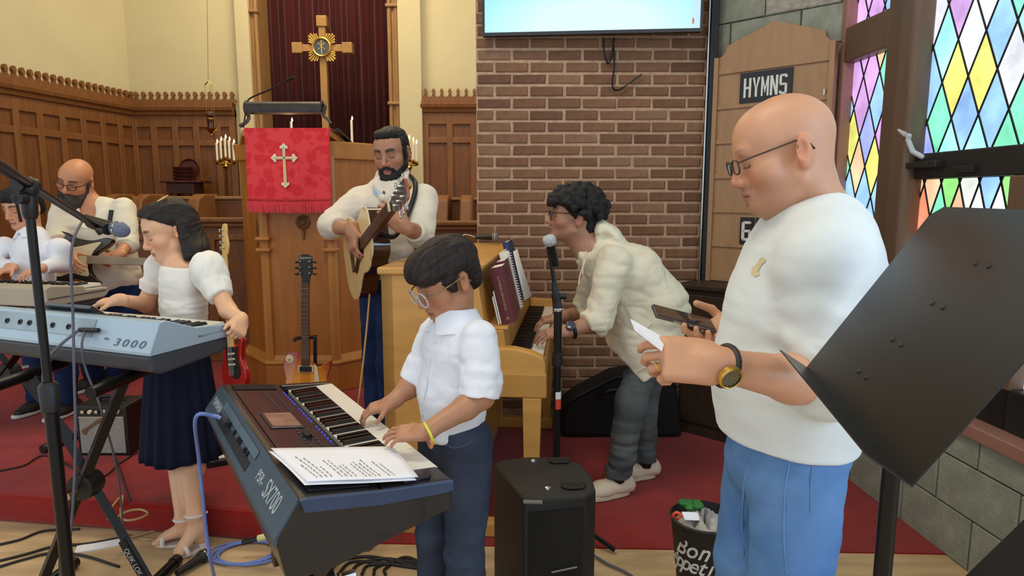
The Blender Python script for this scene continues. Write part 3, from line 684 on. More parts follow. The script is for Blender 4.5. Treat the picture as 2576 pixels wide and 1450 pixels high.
lt = bpy.data.lights.new('pulpit_lamp_light', 'POINT'); lt.energy = 1.6; lt.color = (1, 0.72, 0.42); lt.shadow_soft_size = 0.05
lo = bpy.data.objects.new('pulpit_lamp_light', lt); COL.objects.link(lo); lo.location = (a+b)/2-Vector((0, -0.02, 0.075))
gm = thing('gooseneck_microphone', W(622, 262, 4.3), 'thin dark gooseneck microphone rising over the pulpit lamp', 'microphone')
MB().tube(catmull([W(612, 322, 4.3), W(622, 262, 4.3), W(632, 246, 4.3), W(680, 225, 4.28), W(738, 195, 4.25)], 8), 0.0055, 8).build('neck', M_blackmetal, gm, smooth=60)
MB().tube([W(720, 203, 4.255), W(740, 193.5, 4.25)], 0.009, 8).build('capsule', M_blackmetal, gm, smooth=60)
# ================================================================ TELEVISION
tl, tr = W(1214, 92, 3.93), W(1766, 80, 3.82)
TX = (tr-tl); TX.z = 0; tw = TX.length; TM = frame((tl.x, tl.y, tl.z), TX, (0, 0, 1))
tv = thing('television', tl+TX/2, 'black-framed wall television showing a pale cyan slide over the brick', 'television')
TH = tw*0.575
MB(TM).bb((0, 0, -0.04), (tw, TH, 0.0)).build('housing', M_black, tv, bevel=0.006)
fm_ = MB(TM)
for a_, b_ in (((0, 0, 0), (tw, 0.018, 0.012)), ((0, TH-0.014, 0), (tw, TH, 0.012)), ((0, 0.018, 0), (0.014, TH-0.014, 0.012)), ((tw-0.014, 0.018, 0), (tw, TH-0.014, 0.012))): fm_.bb(a_, b_)
fm_.build('bezel', mat('gloss_black', (12, 13, 16), 0.12, var=0.05, coat=0.5), tv, bevel=0.002)
M_scr = mat('slide_cyan', (20, 30, 34), 0.3, emit=(176, 250, 255), estr=1.0)
nt = M_scr.node_tree; tg = nt.nodes.new('ShaderNodeTexGradient'); tg.gradient_type = 'SPHERICAL'
mp2 = nt.nodes.new('ShaderNodeMapping'); mp2.inputs['Location'].default_value = (-0.02, 0, -0.02); mp2.inputs['Scale'].default_value = (1.25, 1.0, 2.6)
t2 = [n_ for n_ in nt.nodes if n_.type == 'TEX_COORD'][0]; nt.links.new(t2.outputs['Object'], mp2.inputs[0]); nt.links.new(mp2.outputs[0], tg.inputs[0])
rr = nt.nodes.new('ShaderNodeValToRGB'); rr.color_ramp.elements[0].color = srgb(150, 232, 255); rr.color_ramp.elements[1].color = srgb(222, 255, 255); rr.color_ramp.elements[1].position = 0.6
nt.links.new(tg.outputs['Fac'], rr.inputs['Fac']); nt.links.new(rr.outputs['Color'], nt.nodes['Principled BSDF'].inputs['Emission Color'])
sx1 = tw*0.955
MB(TM).bb((0.014, 0.018, 0.0), (sx1, TH-0.014, 0.004)).build('screen', M_scr, tv)
MB(TM).bb((sx1, 0.018, 0.0), (tw-0.014, TH-0.014, 0.004)).build('screen_side_panel', mat('slide_white', (30, 34, 36), 0.3, emit=(196, 232, 255), estr=1.0), tv)
MB(TM).prism([(sx1+0.010*math.sin(t), 0.058+0.018*math.cos(t)) for t in [i*math.pi/10 for i in range(11)]], 0.004, 0.005).build('slide_mark', mat('slide_red', (60, 10, 8), 0.3, emit=(232, 90, 80), estr=0.9), tv)
wc = MB()
wc.tube(catmull([W(1518, 95, 3.97), W(1520, 130, 3.97), W(1530, 160, 3.975), W(1540, 130, 3.97), W(1545, 95, 3.97)], 6), 0.005, 6)
wc.tube(catmull([W(1543, 100, 3.97), W(1545, 170, 3.975), W(1540, 205, 3.972), W(1544, 224, 3.972), W(1558, 226, 3.972), W(1585, 208, 3.972), W(1614, 187, 3.972)], 6), 0.005, 6)
wc.build('power_cord', M_black, tv, smooth=60)
# ================================================================ HYMN BOARD
M_hymn = mat('hymn_wood', (172, 134, 98), 0.55, var=0.06, scale=5, stretch=(5, 5, 1))
HB0 = PA+PN*0.012; HM = frame(HB0, PD, (0, 0, 1))
if (HM.to_3x3() @ Vector((0, 0, 1))).dot(PN) < 0: raise Exception('flip')
def huv(px, py, n=0.03):
    q = PL(px, py, HB0+PN*n, PN)-HB0; return q.dot(PD), q.z
hl, hb = huv(1778, 712); hr, hrt = huv(2106, 100); _, hlt = huv(1783, 142)
hap = huv(1945, 52); hsr = huv(2062, 52)
hy = thing('hymn_board', HB0+PD*((hl+hr)/2)+Vector((0, 0, hb)), 'tall tan wooden hymn board with arched top on the stone pier', 'hymn board')
ztop = max(hlt, hrt)-0.02; zap = hap[1]; w_ = hr-hl
prof = [(hl, hb), (hl+w_*0.5, hb-0.10), (hr, hb), (hr, ztop), (hr-0.03, ztop+0.005), (hr-0.055, ztop+0.03), (hr-0.06, ztop+0.06), (hr-0.10, ztop+0.075), (hl+w_*0.5, zap), (hl+0.10, ztop+0.075), (hl+0.06, ztop+0.06), (hl+0.055, ztop+0.03), (hl+0.03, ztop+0.005), (hl, ztop)]
MB(HM).prism(prof, -0.01, 0.03).build('backboard', M_hymn, hy, bevel=0.004)
for x in (hl+0.012, hr-0.012): MB(HM).bb((x-0.014, hb, 0.0), (x+0.014, ztop, 0.055)).build('side_rail', M_hymn, hy, bevel=0.004)
lines = [huv(1797, y, 0.03)[1] for y in (187, 274, 360, 446, 531, 616, 701)]
for z in lines:
    MB(HM).bb((hl+0.026, z-0.010, 0.03), (hr-0.026, z+0.016, 0.041)).build('card_rail', M_hymn, hy, bevel=0.002)
M_card = mat('card_black', (34, 36, 42), 0.5, var=0.1); M_let = mat('letter_white', (228, 228, 222), 0.5, var=0.03)
u0, v0 = huv(1860, 246, 0.045); u1, v1 = huv(1995, 160, 0.045)
M45 = HM @ Matrix.Translation((0, 0, 0.045))
cz0 = lines[1]+0.012; cz1 = cz0+0.165
def block_letter(ch, x, y, w, h):
    t = w*0.30; r = []
    def bx_(a, b, c, d): r.append([(x+a*w, y+b*h), (x+c*w, y+b*h), (x+c*w, y+d*h), (x+a*w, y+d*h)])
    q = t/w; v = t*0.85/h
    if ch == 'H': bx_(0, 0, q, 1); bx_(1-q, 0, 1, 1); bx_(q, .5-v/2, 1-q, .5+v/2)
    elif ch == 'Y': bx_(.5-q/2, 0, .5+q/2, .45); r.append([(x, y+h), (x+.5*w-t/2, y+.45*h), (x+.5*w, y+.45*h), (x+t*1.0, y+h)]); r.append([(x+w, y+h), (x+w-t, y+h), (x+.5*w, y+.45*h), (x+.5*w+t/2, y+.45*h)])
    elif ch == 'M':
        q2 = q*.8; bx_(0, 0, q2, 1); bx_(1-q2, 0, 1, 1); r.append([(x+q2*w, y+h), (x+.5*w, y+.42*h), (x+.5*w, y+.12*h), (x+q2*w, y+.62*h)]); r.append([(x+w-q2*w, y+h), (x+w-q2*w, y+.62*h), (x+.5*w, y+.12*h), (x+.5*w, y+.42*h)])
    elif ch == 'N': bx_(0, 0, q, 1); bx_(1-q, 0, 1, 1); r.append([(x+q*w, y+h), (x+q*w, y+.62*h), (x+w-q*w, y), (x+w-q*w, y+.38*h)])
    else:
        c = .18
        seg = {'S': 'tcbUl', '5': 'tcbUl', '6': 'tcbULl', '0': 'tbULul'}[ch]
        if 't' in seg: bx_(c, 1-v, 1-c, 1)
        if 'b' in seg: bx_(c, 0, 1-c, v)
        if 'c' in seg: bx_(c*.6, .5-v/2, 1-c*.6, .5+v/2)
        if 'U' in seg: bx_(0, .5, q, 1-v*.7)
        if 'L' in seg: bx_(0, v*.7, q, .5)
        if 'l' in seg: bx_(1-q, v*.7, 1, .5)
        if 'u' in seg: bx_(1-q, .5, 1, 1-v*.7)
        for (ax_, ay, bx2, by) in (((0, 1-v*.7, c, 1)), ((1, 1-v*.7, 1-c, 1)), ((0, v*.7, c, 0)), ((1, v*.7, 1-c, 0))):
            s_ = 1 if ax_ == 0 else -1; r.append([(x+ax_*w, y+ay*h), (x+bx2*w, y+by*h), (x+(bx2+s_*.12)*w, y+(by+(-v if by == 1 else v))*h), (x+(ax_+s_*q)*w, y+ay*h)])
        if ch in 'S5': bx_(1-q, 1-v*1.7, 1, 1-v*.6) if ch == 'S' else None; bx_(0, v*.6, q, v*1.7)
    return r
cd = MB(HM).bb((u0, cz0, 0.035), (u1, cz1, 0.045)).build('title_card', M_card, hy)
lw = (u1-u0)*0.86/5
for k, ch_ in enumerate('HYMNS'):
    mb = MB(HM)
    for pl_ in block_letter(ch_, u0+(u1-u0)*0.08+k*lw, cz0+0.03, lw*0.86, cz1-cz0-0.06): mb.prism(pl_, 0.045, 0.0462)
    mb.build('letter', M_let, cd)
cz0 = lines[5]+0.012; cz1 = cz0+0.155
ua_, ub_ = huv(1862, 560, 0.045)[0], huv(1896, 560, 0.045)[0]
for k, ch_ in enumerate('650'):
    a = ua_+k*(ub_-ua_)*1.14; b = a+(ub_-ua_)
    cd = MB(HM).bb((a, cz0, 0.035), (b, cz1, 0.045)).build('number_card', M_card, hy)
    mb = MB(HM)
    for pl_ in block_letter(ch_, a+(b-a)*.13, cz0+0.022, (b-a)*.74, cz1-cz0-0.044): mb.prism(pl_, 0.045, 0.0462)
    mb.build('numeral', M_let, cd)
for z in lines[1:5]:
    MB(HM).bb((hr-0.045, z+0.014, 0.035), (hr-0.038, z+0.045, 0.05)).build('card_clip', M_white, hy)
# ================================================================ PIANO
M_maple = mat('piano_maple', (210, 156, 82), 0.38, var=0.08, scale=3, stretch=(1, 1, 6), bump=0.03)
M_maple2 = mat('piano_maple_edge', (194, 142, 72), 0.4, var=0.08, scale=3, stretch=(1, 6, 1))
M_ivorykey = mat('key_white', (238, 234, 222), 0.25, var=0.02)
M_ebony = mat('key_black', (18, 17, 18), 0.25, var=0.05)
PO = Vector((W(966, 1000, 2.58).x, 2.58, 0.006)); Lp = Vector((0.10, 1, 0)).normalized(); Dp = Vector((Lp.y, -Lp.x, 0))
PM = Matrix((Lp, Dp, Vector((0, 0, 1)))).transposed().to_4x4(); PM.translation = PO   # x = length, y = depth, z up (left-handed, normals recalculated)
PLn = 1.36; zt_ = W(966, 672, 2.58).z-PO.z
pn = thing('piano', PO, 'light maple upright piano standing end-on before the brick wall', 'piano')
def pb(a, b, name, m=M_maple, bev=0.004): return MB(PM).bb(a, b).build(name, m, pn, bevel=bev)
SX = Matrix(((0, 0, 1, 0), (1, 0, 0, 0), (0, 1, 0, 0), (0, 0, 0, 1)))   # (depth, z) profile swept along length
pb((0, 0, 0), (PLn, 0.05, zt_-0.03), 'back_board')
for x0, x1 in ((0, 0.03), (PLn-0.03, PLn)):
    MB(PM).prism([(0, 0), (0.33, 0), (0.33, 0.62), (0.43, 0.62), (0.43, 0.80), (0.385, zt_-0.03), (0, zt_-0.03)], x0, x1, SX).build('side_panel', M_maple, pn, bevel=0.004)
    MB(PM).prism([(0.40, 0.62), (0.655, 0.62), (0.655, 0.74), (0.645, 0.765), (0.60, 0.785), (0.53, 0.80), (0.40, 0.80)], x0, x1+(0.03 if x0 == 0 else 0), SX).build('key_arm', M_maple, pn, bevel=0.006)
    MB(PM).bb((x0-0.002, 0.41, 0.60), (x1+0.032, 0.66, 0.70)).build('arm_trim', M_maple2, pn, bevel=0.006)
    lx = x0 if x0 == 0 else x0-0.03
    MB(PM).prism([(0, 0), (0.05, 0), (0.05, 0.07), (0, 0.07)], 0, 1, Matrix.Identity(4)).v
    lg = MB(PM).prism([(lx+0.005, 0.575), (lx+0.055, 0.575), (lx+0.055, 0.625), (lx+0.005, 0.625)], 0.06, 0.60, taper=[(lx-0.002, 0.565), (lx+0.062, 0.565), (lx+0.062, 0.64), (lx-0.002, 0.64)]).build('leg', M_maple, pn, bevel=0.004)
    pb((lx, 0.25, 0), (lx+0.06, 0.64, 0.065), 'toe_block', M_maple, 0.008)
pb((-0.015, -0.012, zt_-0.03), (PLn+0.015, 0.395, zt_), 'lid', M_maple, 0.008)
pb((0.03, 0.30, 0.02), (PLn-0.03, 0.32, 0.62), 'lower_panel', M_maple2)
MB(PM).prism([(0.36, 0.80), (0.425, 0.80), (0.385, zt_-0.03), (0.36, zt_-0.03)], 0.03, PLn-0.03, SX).build('music_panel', M_maple, pn)
pb((0.05, 0.415, 0.865), (PLn-0.05, 0.50, 0.875), 'music_ledge', M_maple, 0.003)
MB(PM).prism([(0.42, 0.76), (0.50, 0.76), (0.485, 0.865), (0.42, 0.865)], 0.03, PLn-0.03, SX).build('fallboard', M_maple2, pn, bevel=0.003)
pb((0.03, 0.40, 0.64), (PLn-0.03, 0.65, 0.725), 'keybed', M_maple, 0.004)
nw = 52; kw = (PLn-0.16)/nw; kx0 = 0.08
mw = MB(PM.to_3x3().to_4x4()).bb((0.0006, 0, 0), (kw-0.0006, 0.145, 0.02)).build('white_key', M_ivorykey, mesh_only=True)
mk = MB(PM.to_3x3().to_4x4()).prism([(0, 0), (0.095, 0), (0.09, 0.011), (0, 0.012)], 0, 0.010, Matrix(((0, 0, 1, 0), (1, 0, 0, 0), (0, 1, 0, 0), (0, 0, 0, 1)))).build('black_key', M_ebony, mesh_only=True)
for i in range(nw):
    inst('white_key', mw, PM @ Vector((kx0+i*kw, 0.495, 0.735)), pn)
    if i % 7 in (0, 2, 3, 5, 6) and i < nw-1: inst('black_key', mk, PM @ Vector((kx0+(i+1)*kw-0.005, 0.495, 0.755)), pn)
MB(PM).bb((PLn-0.08, 0.5, 0.735), (PLn-0.03, 0.64, 0.80)).build('key_block', M_maple, pn, bevel=0.004)
for py in (762, 774):
    c = W(1372, py, 3.82); MB().cyl(c, c+Vector((0.03, 0, 0)), 0.007, n=8).build('knob', M_brass, pn, smooth=40)
# ---- things on the piano
def pp_(x, y, z): return PM @ Vector((x, y, z))
zT = zt_+PO.z
M_maroon = mat('maroon_cover', (98, 32, 46), 0.45, var=0.08, scale=20, bump=0.1, bscale=200)
M_page = mat('book_pages', (232, 228, 214), 0.8, var=0.05, scale=120)
M_goldtext = mat('gold_foil', (206, 180, 120), 0.4, metal=0.4)
def book(name, lab, M, w, h, t, m, spine_text=None, cat='book'):
    """M: x across the cover, y up the spine height, z thickness; spine on the x=0 side"""
    b = thing(name, M.translation, lab, cat)
    mb = MB(M); mb.bb((0, 0, 0), (w, h, 0.003)).bb((0, 0, t-0.003), (w, h, t))
    n = 6; mb.prism([(0.002-0.004*math.sin(math.pi*k/n), t*k/n) for k in range(n+1)]+[(0.006, t), (0.006, 0)], 0, h, Matrix(((1, 0, 0, 0), (0, 0, 1, 0), (0, 1, 0, 0), (0, 0, 0, 1))))
    mb.build('cover', m, b)
    MB(M).bb((0.005, 0.003, 0.003), (w-0.004, h-0.003, t-0.003)).build('pages', M_page, b)
    return b
# big maroon service book leaning on the music panel, spine towards the camera
s0, s1 = W(1228, 700, 2.66), W(1273, 862, 2.66)
def lean(x, zb=0.875, ylean=0.105, yb=0.50): # frame whose y runs up the lean
    return None
bo = Vector(pp_(0.10, 0.475, 0.876)); up = (Lp*0.0+Dp*(-0.235)+Vector((0, 0, 1))).normalized()
BKM = Matrix((Lp, up, Lp.cross(up))).transposed().to_4x4(); BKM.translation = bo+Dp*0.0
if (BKM.to_3x3() @ Vector((0, 0, 1))).dot(Dp) < 0:
    BKM = Matrix((Lp, up, -Lp.cross(up))).transposed().to_4x4(); BKM.translation = bo
bk = book('hymnal', 'thick maroon hardback service book leaning on the piano music panel', BKM, 0.16, 0.235, 0.055, M_maroon)
ST = Matrix((-(BKM.to_3x3() @ Vector((0, 1, 0))), (BKM.to_3x3() @ Vector((0, 0, 1))), -Lp)).transposed().to_4x4(); ST.translation = BKM @ Vector((-0.0035, 0.125, 0.027))
text('spine_lettering', 'LUTHERAN SERVICE BOOK', ST, 0.0125, M_goldtext, bk, xs=0.95)
STe = ST.copy(); STe.translation = BKM @ Vector((-0.0035, 0.022, 0.027))
text('spine_emblem', 'A', STe @ Matrix.Rotation(math.pi/2, 4, 'Z'), 0.022, M_goldtext, bk)
BK2 = BKM.copy(); BK2.translation = BKM @ Vector((0.175, 0.002, 0.0))
book('hymnal', 'second maroon hardback book just behind the thick service book', BK2, 0.15, 0.24, 0.045, M_maroon)
BK3 = BKM.copy(); BK3.translation = BKM @ Vector((0.34, 0.0, 0.006))
sn = thing('spiral_notebook', BK3.translation, 'white spiral-bound song notebook propped beside the maroon books', 'notebook')
MB(BK3).bb((0, 0, 0), (0.02, 0.27, 0.045)).bb((0.02, 0, 0.004), (0.21, 0.27, 0.012)).build('pages', M_page, sn)
cm = MB(BK3)
for k in range(22): cm.tube([(0.0, 0.01+k*0.012, 0.05+0.006*math.sin(a)) if False else (0.006*math.cos(a), 0.01+k*0.0118, 0.047+0.007*math.sin(a)) for a in [i*0.7 for i in range(10)]], 0.0018, 5)
cm.build('spiral', M_white, sn)
BK4 = BKM.copy(); BK4.translation = BKM @ Vector((0.585, 0.0, 0.0))
book('song_binder', 'slim navy blue binder leaning behind the spiral notebook', BK4, 0.2, 0.30, 0.03, mat('navy_cover', (44, 62, 110), 0.5), cat='binder')
BK5 = BKM.copy(); BK5.translation = BKM @ Vector((0.01, 0.006, -0.016))
pm = thing('paper_booklet', BK5.translation, 'thin white paper booklets tucked under the thick maroon book', 'booklet')
for k in range(2): MB(BK5).bb((-0.03+0.01*k, 0, 0.002+k*0.007), (0.10, 0.115+0.02*k, 0.006+k*0.007)).build('leaflet', M_page, pm)
MB(BK3).bb((0.0, 0, 0), (0.03, 0.2, 0.0005)).v
# loose sheet curling over the notebook
ls = MB(BK3); n = 8
ls.add([(0.03+0.20*i/n, y, 0.062+0.03*math.sin(math.pi*i/n)*(1-y/0.3)) for y in (0.03, 0.15, 0.26) for i in range(n+1)], [(j*(n+1)+i, j*(n+1)+i+1, (j+1)*(n+1)+i+1, (j+1)*(n+1)+i) for j in range(2) for i in range(n)])
o = ls.build('loose_sheet', M_page, None, smooth=80); tag(o, 'curling loose cream sheet hanging off the spiral notebook', 'paper'); o.modifiers.new('s', 'SOLIDIFY').thickness = 0.001
# note slip on the lid edge
nb_ = MB(PM).bb((1.0, 0.3955, zt_-0.065), (1.09, 0.3975, zt_-0.012)).build('paper_note', M_page, None); tag(nb_, 'small white paper note taped under the piano lid edge', 'note')
# microphone lying on the lid, cable, tablet
def mic(name, lab, tail, head, group=None, ball=mat('mic_grille', (150, 152, 156), 0.45, metal=0.6, var=0.2, scale=200, bump=0.6, bscale=600), k=1.0):
    tail = Vector(tail); head = Vector(head); d = (head-tail).normalized(); ln = (head-tail).length
    m = thing(name, tail, lab, 'microphone', group)
    F = d.to_track_quat('Z', 'Y').to_matrix().to_4x4(); F.translation = tail
    MB(F).lathe([(0.004*k, -0.002), (0.012*k, 0.0), (0.0125*k, 0.02), (0.018*k, ln*0.68), (0.020*k, ln*0.72)], n=18).build('body', M_black, m, smooth=40)
    MB(F).lathe([(0.020*k, ln*0.72), (0.0245*k, ln*0.76), (0.026*k, ln*0.83), (0.0255*k, ln*0.90), (0.021*k, ln*0.97), (0.012*k, ln*1.0), (0.001, ln*1.008)], n=20).build('grille', ball, m, smooth=60)
    MB(F).lathe([(0.0262*k, ln*0.825), (0.027*k, ln*0.835), (0.027*k, ln*0.85), (0.0262*k, ln*0.86)], n=20, cap=False).build('grille_ring', M_chrome, m, smooth=40)
    return m
ya = 3.80
mic('microphone', 'handheld microphone with silver grille lying on the piano lid', W(1196, 597, ya)+Vector((0, 0, -0.0)), W(1254, 597, ya)+Vector((0.0, 0, 0)))
tpt = [W(p, q, y_) for p, q, y_ in ((1005, 669, 2.75), (1048, 669, 2.72), (1058, 650, 3.0), (1030, 650, 3.02))]
tb = thing('tablet', pp_(0.1, 0.1, zt_), 'dark tablet with pale rim lying on the near end of the piano lid', 'tablet')
TB = PM @ Matrix.Translation((0.16, 0.075, zt_+0.001))
MB(TB).bb((0, 0, 0), (0.24, 0.17, 0.012)).build('case', M_black, tb, bevel=0.004)
MB(TB).bb((0.004, 0.004, 0.012), (0.236, 0.166, 0.0135)).build('rim', M_white, tb, bevel=0.001)
MB(TB).bb((0.018, 0.012, 0.0135), (0.222, 0.158, 0.0145)).build('glass', mat('tablet_glass', (30, 32, 40), 0.08, coat=0.6), tb)
ear = MB(); c = W(1158, 600, 3.7); c.z = zT+0.012
ear.sphere(c, (0.012, 0.012, 0.016), 10); ear.tube(catmull([c, W(1166, 592, 3.75), W(1180, 592, 3.78), W(1196, 597, 3.8)], 5), 0.003, 5)
tag(ear.build('earphone', M_white, None, smooth=60), 'small white earphone with its wire on the piano lid', 'earphone')
# ================================================================ KEYBOARDS
def keybed(root, M, x0, n_white, kw, y0, yl, z, bl=0.62, wm=M_ivorykey):
    F = M.to_3x3().to_4x4()
    mw = MB(F).prism([(0.0005, 0), (kw-0.0005, 0), (kw-0.0005, yl), (0.0005, yl)], 0, 0.014).build('white_key', wm, mesh_only=True)
    mk = MB(F).prism([(0.0, 0.0), (yl*bl, 0.0), (yl*bl, 0.011), (0.010, 0.011)], 0, 0.0115, Matrix(((0, 0, 1, 0), (1, 0, 0, 0), (0, 1, 0, 0), (0, 0, 0, 1)))).build('black_key', M_ebony, mesh_only=True)
    for i in range(n_white):
        inst('white_key', mw, M @ Vector((x0+i*kw, y0, z)), root)
        if i % 7 in (0, 1, 3, 4, 5) and i < n_white-1:
            inst('black_key', mk, M @ Vector((x0+(i+1)*kw-0.0057, y0+yl*(1-bl), z+0.014)), root)
SWP = Matrix(((0, 0, 1, 0), (1, 0, 0, 0), (0, 1, 0, 0), (0, 0, 0, 1)))  # (y,z) profile swept along x
# ---- black arranger keyboard in front
ZK = 0.735
A = G(1136, 1209, ZK); B = G(825, 962, ZK)
ex = (B-A); ex.z = 0; KL = ex.length; ex.normalize(); ey = Vector((-ex.y, ex.x, 0))
K1 = Matrix((ex, ey, Vector((0, 0, 1)))).transposed().to_4x4(); K1.translation = A
M_kbd = mat('keyboard_black', (30, 27, 30), 0.32, var=0.1, scale=5, coat=0.2)
M_kbpanel = mat('keyboard_panel', (44, 30, 34), 0.3, var=0.12, scale=4)
M_kbback = mat('keyboard_slate', (66, 84, 98), 0.4, metal=0.1, var=0.08, scale=4)
k1 = thing('arranger_keyboard', A, 'black electronic arranger keyboard with slate-blue back edge, played by the boy in glasses', 'keyboard')
KD = 0.405
MB(K1).prism([(0, -0.07), (0.0, -0.02), (0.02, -0.018), (0.17, -0.012), (0.175, 0.02), (0.34, 0.045), (0.355, 0.044), (KD, -0.03), (KD-0.02, -0.13), (0.30, -0.135)], 0, KL, SWP).build('case', M_kbd, k1, bevel=0.005)
# near end cheek; blue strip colour paints the cool highlight on its top edge
MB(K1).prism([(0.0, -0.02), (0.0, 0.004), (0.175, 0.022), (0.34, 0.046), (0.355, 0.045), (0.345, 0.015), (0.17, -0.012), (0.02, -0.022)], -0.012, 0.0, SWP).build('end_strip', mat('keyboard_edge_lit', (58, 74, 104), 0.35, metal=0.2), k1, bevel=0.002)
MB(K1).prism([(0.0, -0.02), (0.0, 0.004), (0.17, 0.020), (0.17, -0.02)], 0.0, 0.085, SWP).build('left_cheek', M_kbd, k1, bevel=0.003)
MB(K1).prism([(0.0, -0.02), (0.0, 0.004), (0.17, 0.020), (0.17, -0.02)], KL-0.03, KL, SWP).build('right_cheek', M_kbd, k1, bevel=0.003)
MB(K1).bb((0.015, 0.045, 0.008), (0.03, 0.115, 0.02)).build('pitch_wheel', M_black, k1, bevel=0.004)
nwk = 36; kw1 = (KL-0.03-0.085)/nwk
keybed(k1, K1, 0.085, nwk, kw1, -0.004, 0.152, -0.012)
# back slate panel, sloping
def onback(t, z=0.0):    # frame on the sloping back: text reads far -> near
    p0 = Vector((0, 0.357, 0.043)); p1 = Vector((0, KD+0.002, -0.03)); dn = (p0-p1).normalized()
    X = Vector((-1, 0, 0)); Y = dn; F = Matrix((X, Y, X.cross(Y))).transposed().to_4x4(); F.translation = (p0+p1)/2+Vector((t, 0, 0))+F.to_3x3() @ Vector((0, 0, 0.002)); return K1 @ F
MB(K1).prism([(0.356, 0.046), (KD+0.004, -0.03), (KD+0.002, -0.05), (KD-0.004, -0.05), (KD-0.006, -0.03), (0.35, 0.04)], 0.0, KL, SWP).build('back_panel', M_kbback, k1, bevel=0.002)
M_logo = mat('logo_silver', (186, 196, 200), 0.4, metal=0.2)
text('brand_lettering', 'YAMAHA', onback(KL-0.10), 0.036, M_logo, k1, xs=0.9)
text('model_lettering', 'SX700', onback(0.12), 0.060, M_logo, k1, xs=0.75)
text('model_lettering', 'PSR-', onback(0.235), 0.036, M_logo, k1, xs=0.9)
Fb = onback(0.55)
MB(Fb).bb((-0.26, -0.028, -0.001), (0.20, -0.003, 0.001)).build('vent_recess', M_black, k1)
MB(Fb).bb((-0.25, 0.012, 0.0), (0.22, 0.034, 0.0025)).build('jack_strip', mat('jack_strip', (86, 108, 122), 0.4), k1, bevel=0.001)
for x in (-0.10, -0.03, 0.03, 0.055, 0.12, 0.15): MB(Fb).lathe([(0.008, 0), (0.008, 0.004), (0.004, 0.004), (0.004, 0.001)], Matrix.Translation((x, 0.004, 0)), 12).build('jack', M_black, k1)
# control panel details
Mp = K1 @ frame((0, 0.175, 0.022), (1, 0, 0), (0, 0.165, 0.025))   # x along, y back, on the sloping top
MB(Mp).bb((0.2, 0.015, 0.0), (KL-0.10, 0.155, 0.0015)).build('control_panel', M_kbpanel, k1)
ds = MB(Mp).bb((KL*0.47, 0.045, 0.001), (KL*0.62, 0.135, 0.006)).build('display_bezel', M_kbd, k1, bevel=0.002)
MB(Mp).bb((KL*0.48, 0.052, 0.006), (KL*0.61, 0.128, 0.007)).build('display', mat('lcd_reflection_tan', (150, 124, 108), 0.35, var=0.2, scale=20, coat=0.5), ds)  # tan base colour paints the brownish reflection on the display
bme = MB(Mp.to_3x3().to_4x4()).bb((0, 0, 0), (0.009, 0.006, 0.003)).build('button', mat('button_grey', (70, 66, 72), 0.5), mesh_only=True)
bml = MB(Mp.to_3x3().to_4x4()).bb((0, 0, 0), (0.007, 0.004, 0.003)).build('button', mat('button_blue', (40, 44, 120), 0.4, emit=(60, 70, 230), estr=0.9), mesh_only=True)
for r in range(3):
    for k in range(24):
        if 9 <= k <= 14 and r: continue
        inst('button', bml if r == 0 and k % 7 != 3 else bme, Mp @ Vector((0.22+k*(KL-0.34)/24, 0.010+r*0.03, 0.0015)), k1)
for x in (0.26, 0.31, 0.36): MB(Mp).lathe([(0.011, 0), (0.011, 0.012), (0.009, 0.014)], Matrix.Translation((KL*0.33+x*0.2, 0.06, 0)), 14).build('dial', M_black, k1, smooth=40)
gr = MB(Mp)
for k in range(16): gr.bb((0.022+k*0.0095, 0.02, 0.0), (0.027+k*0.0095, 0.155, 0.003))
gr.build('speaker_grille', M_black, k1)
gr = MB(Mp)
for k in range(7): gr.bb((KL-0.085+k*0.0095, 0.02, 0.0), (KL-0.08+k*0.0095, 0.155, 0.003))
gr.build('speaker_grille', M_black, k1)
# printed sheets on the keyboard
M_paper = mat('paper_white', (238, 238, 244), 0.85, var=0.02); M_ink = mat('ink', (70, 70, 78), 0.8)
def quad_on(p, plane_pt, nrm): return PL(p[0], p[1], plane_pt, nrm)
pp0 = Mp @ Vector((0, 0.08, 0.014)); pn_ = (Mp.to_3x3() @ Vector((0, 0, 1)))
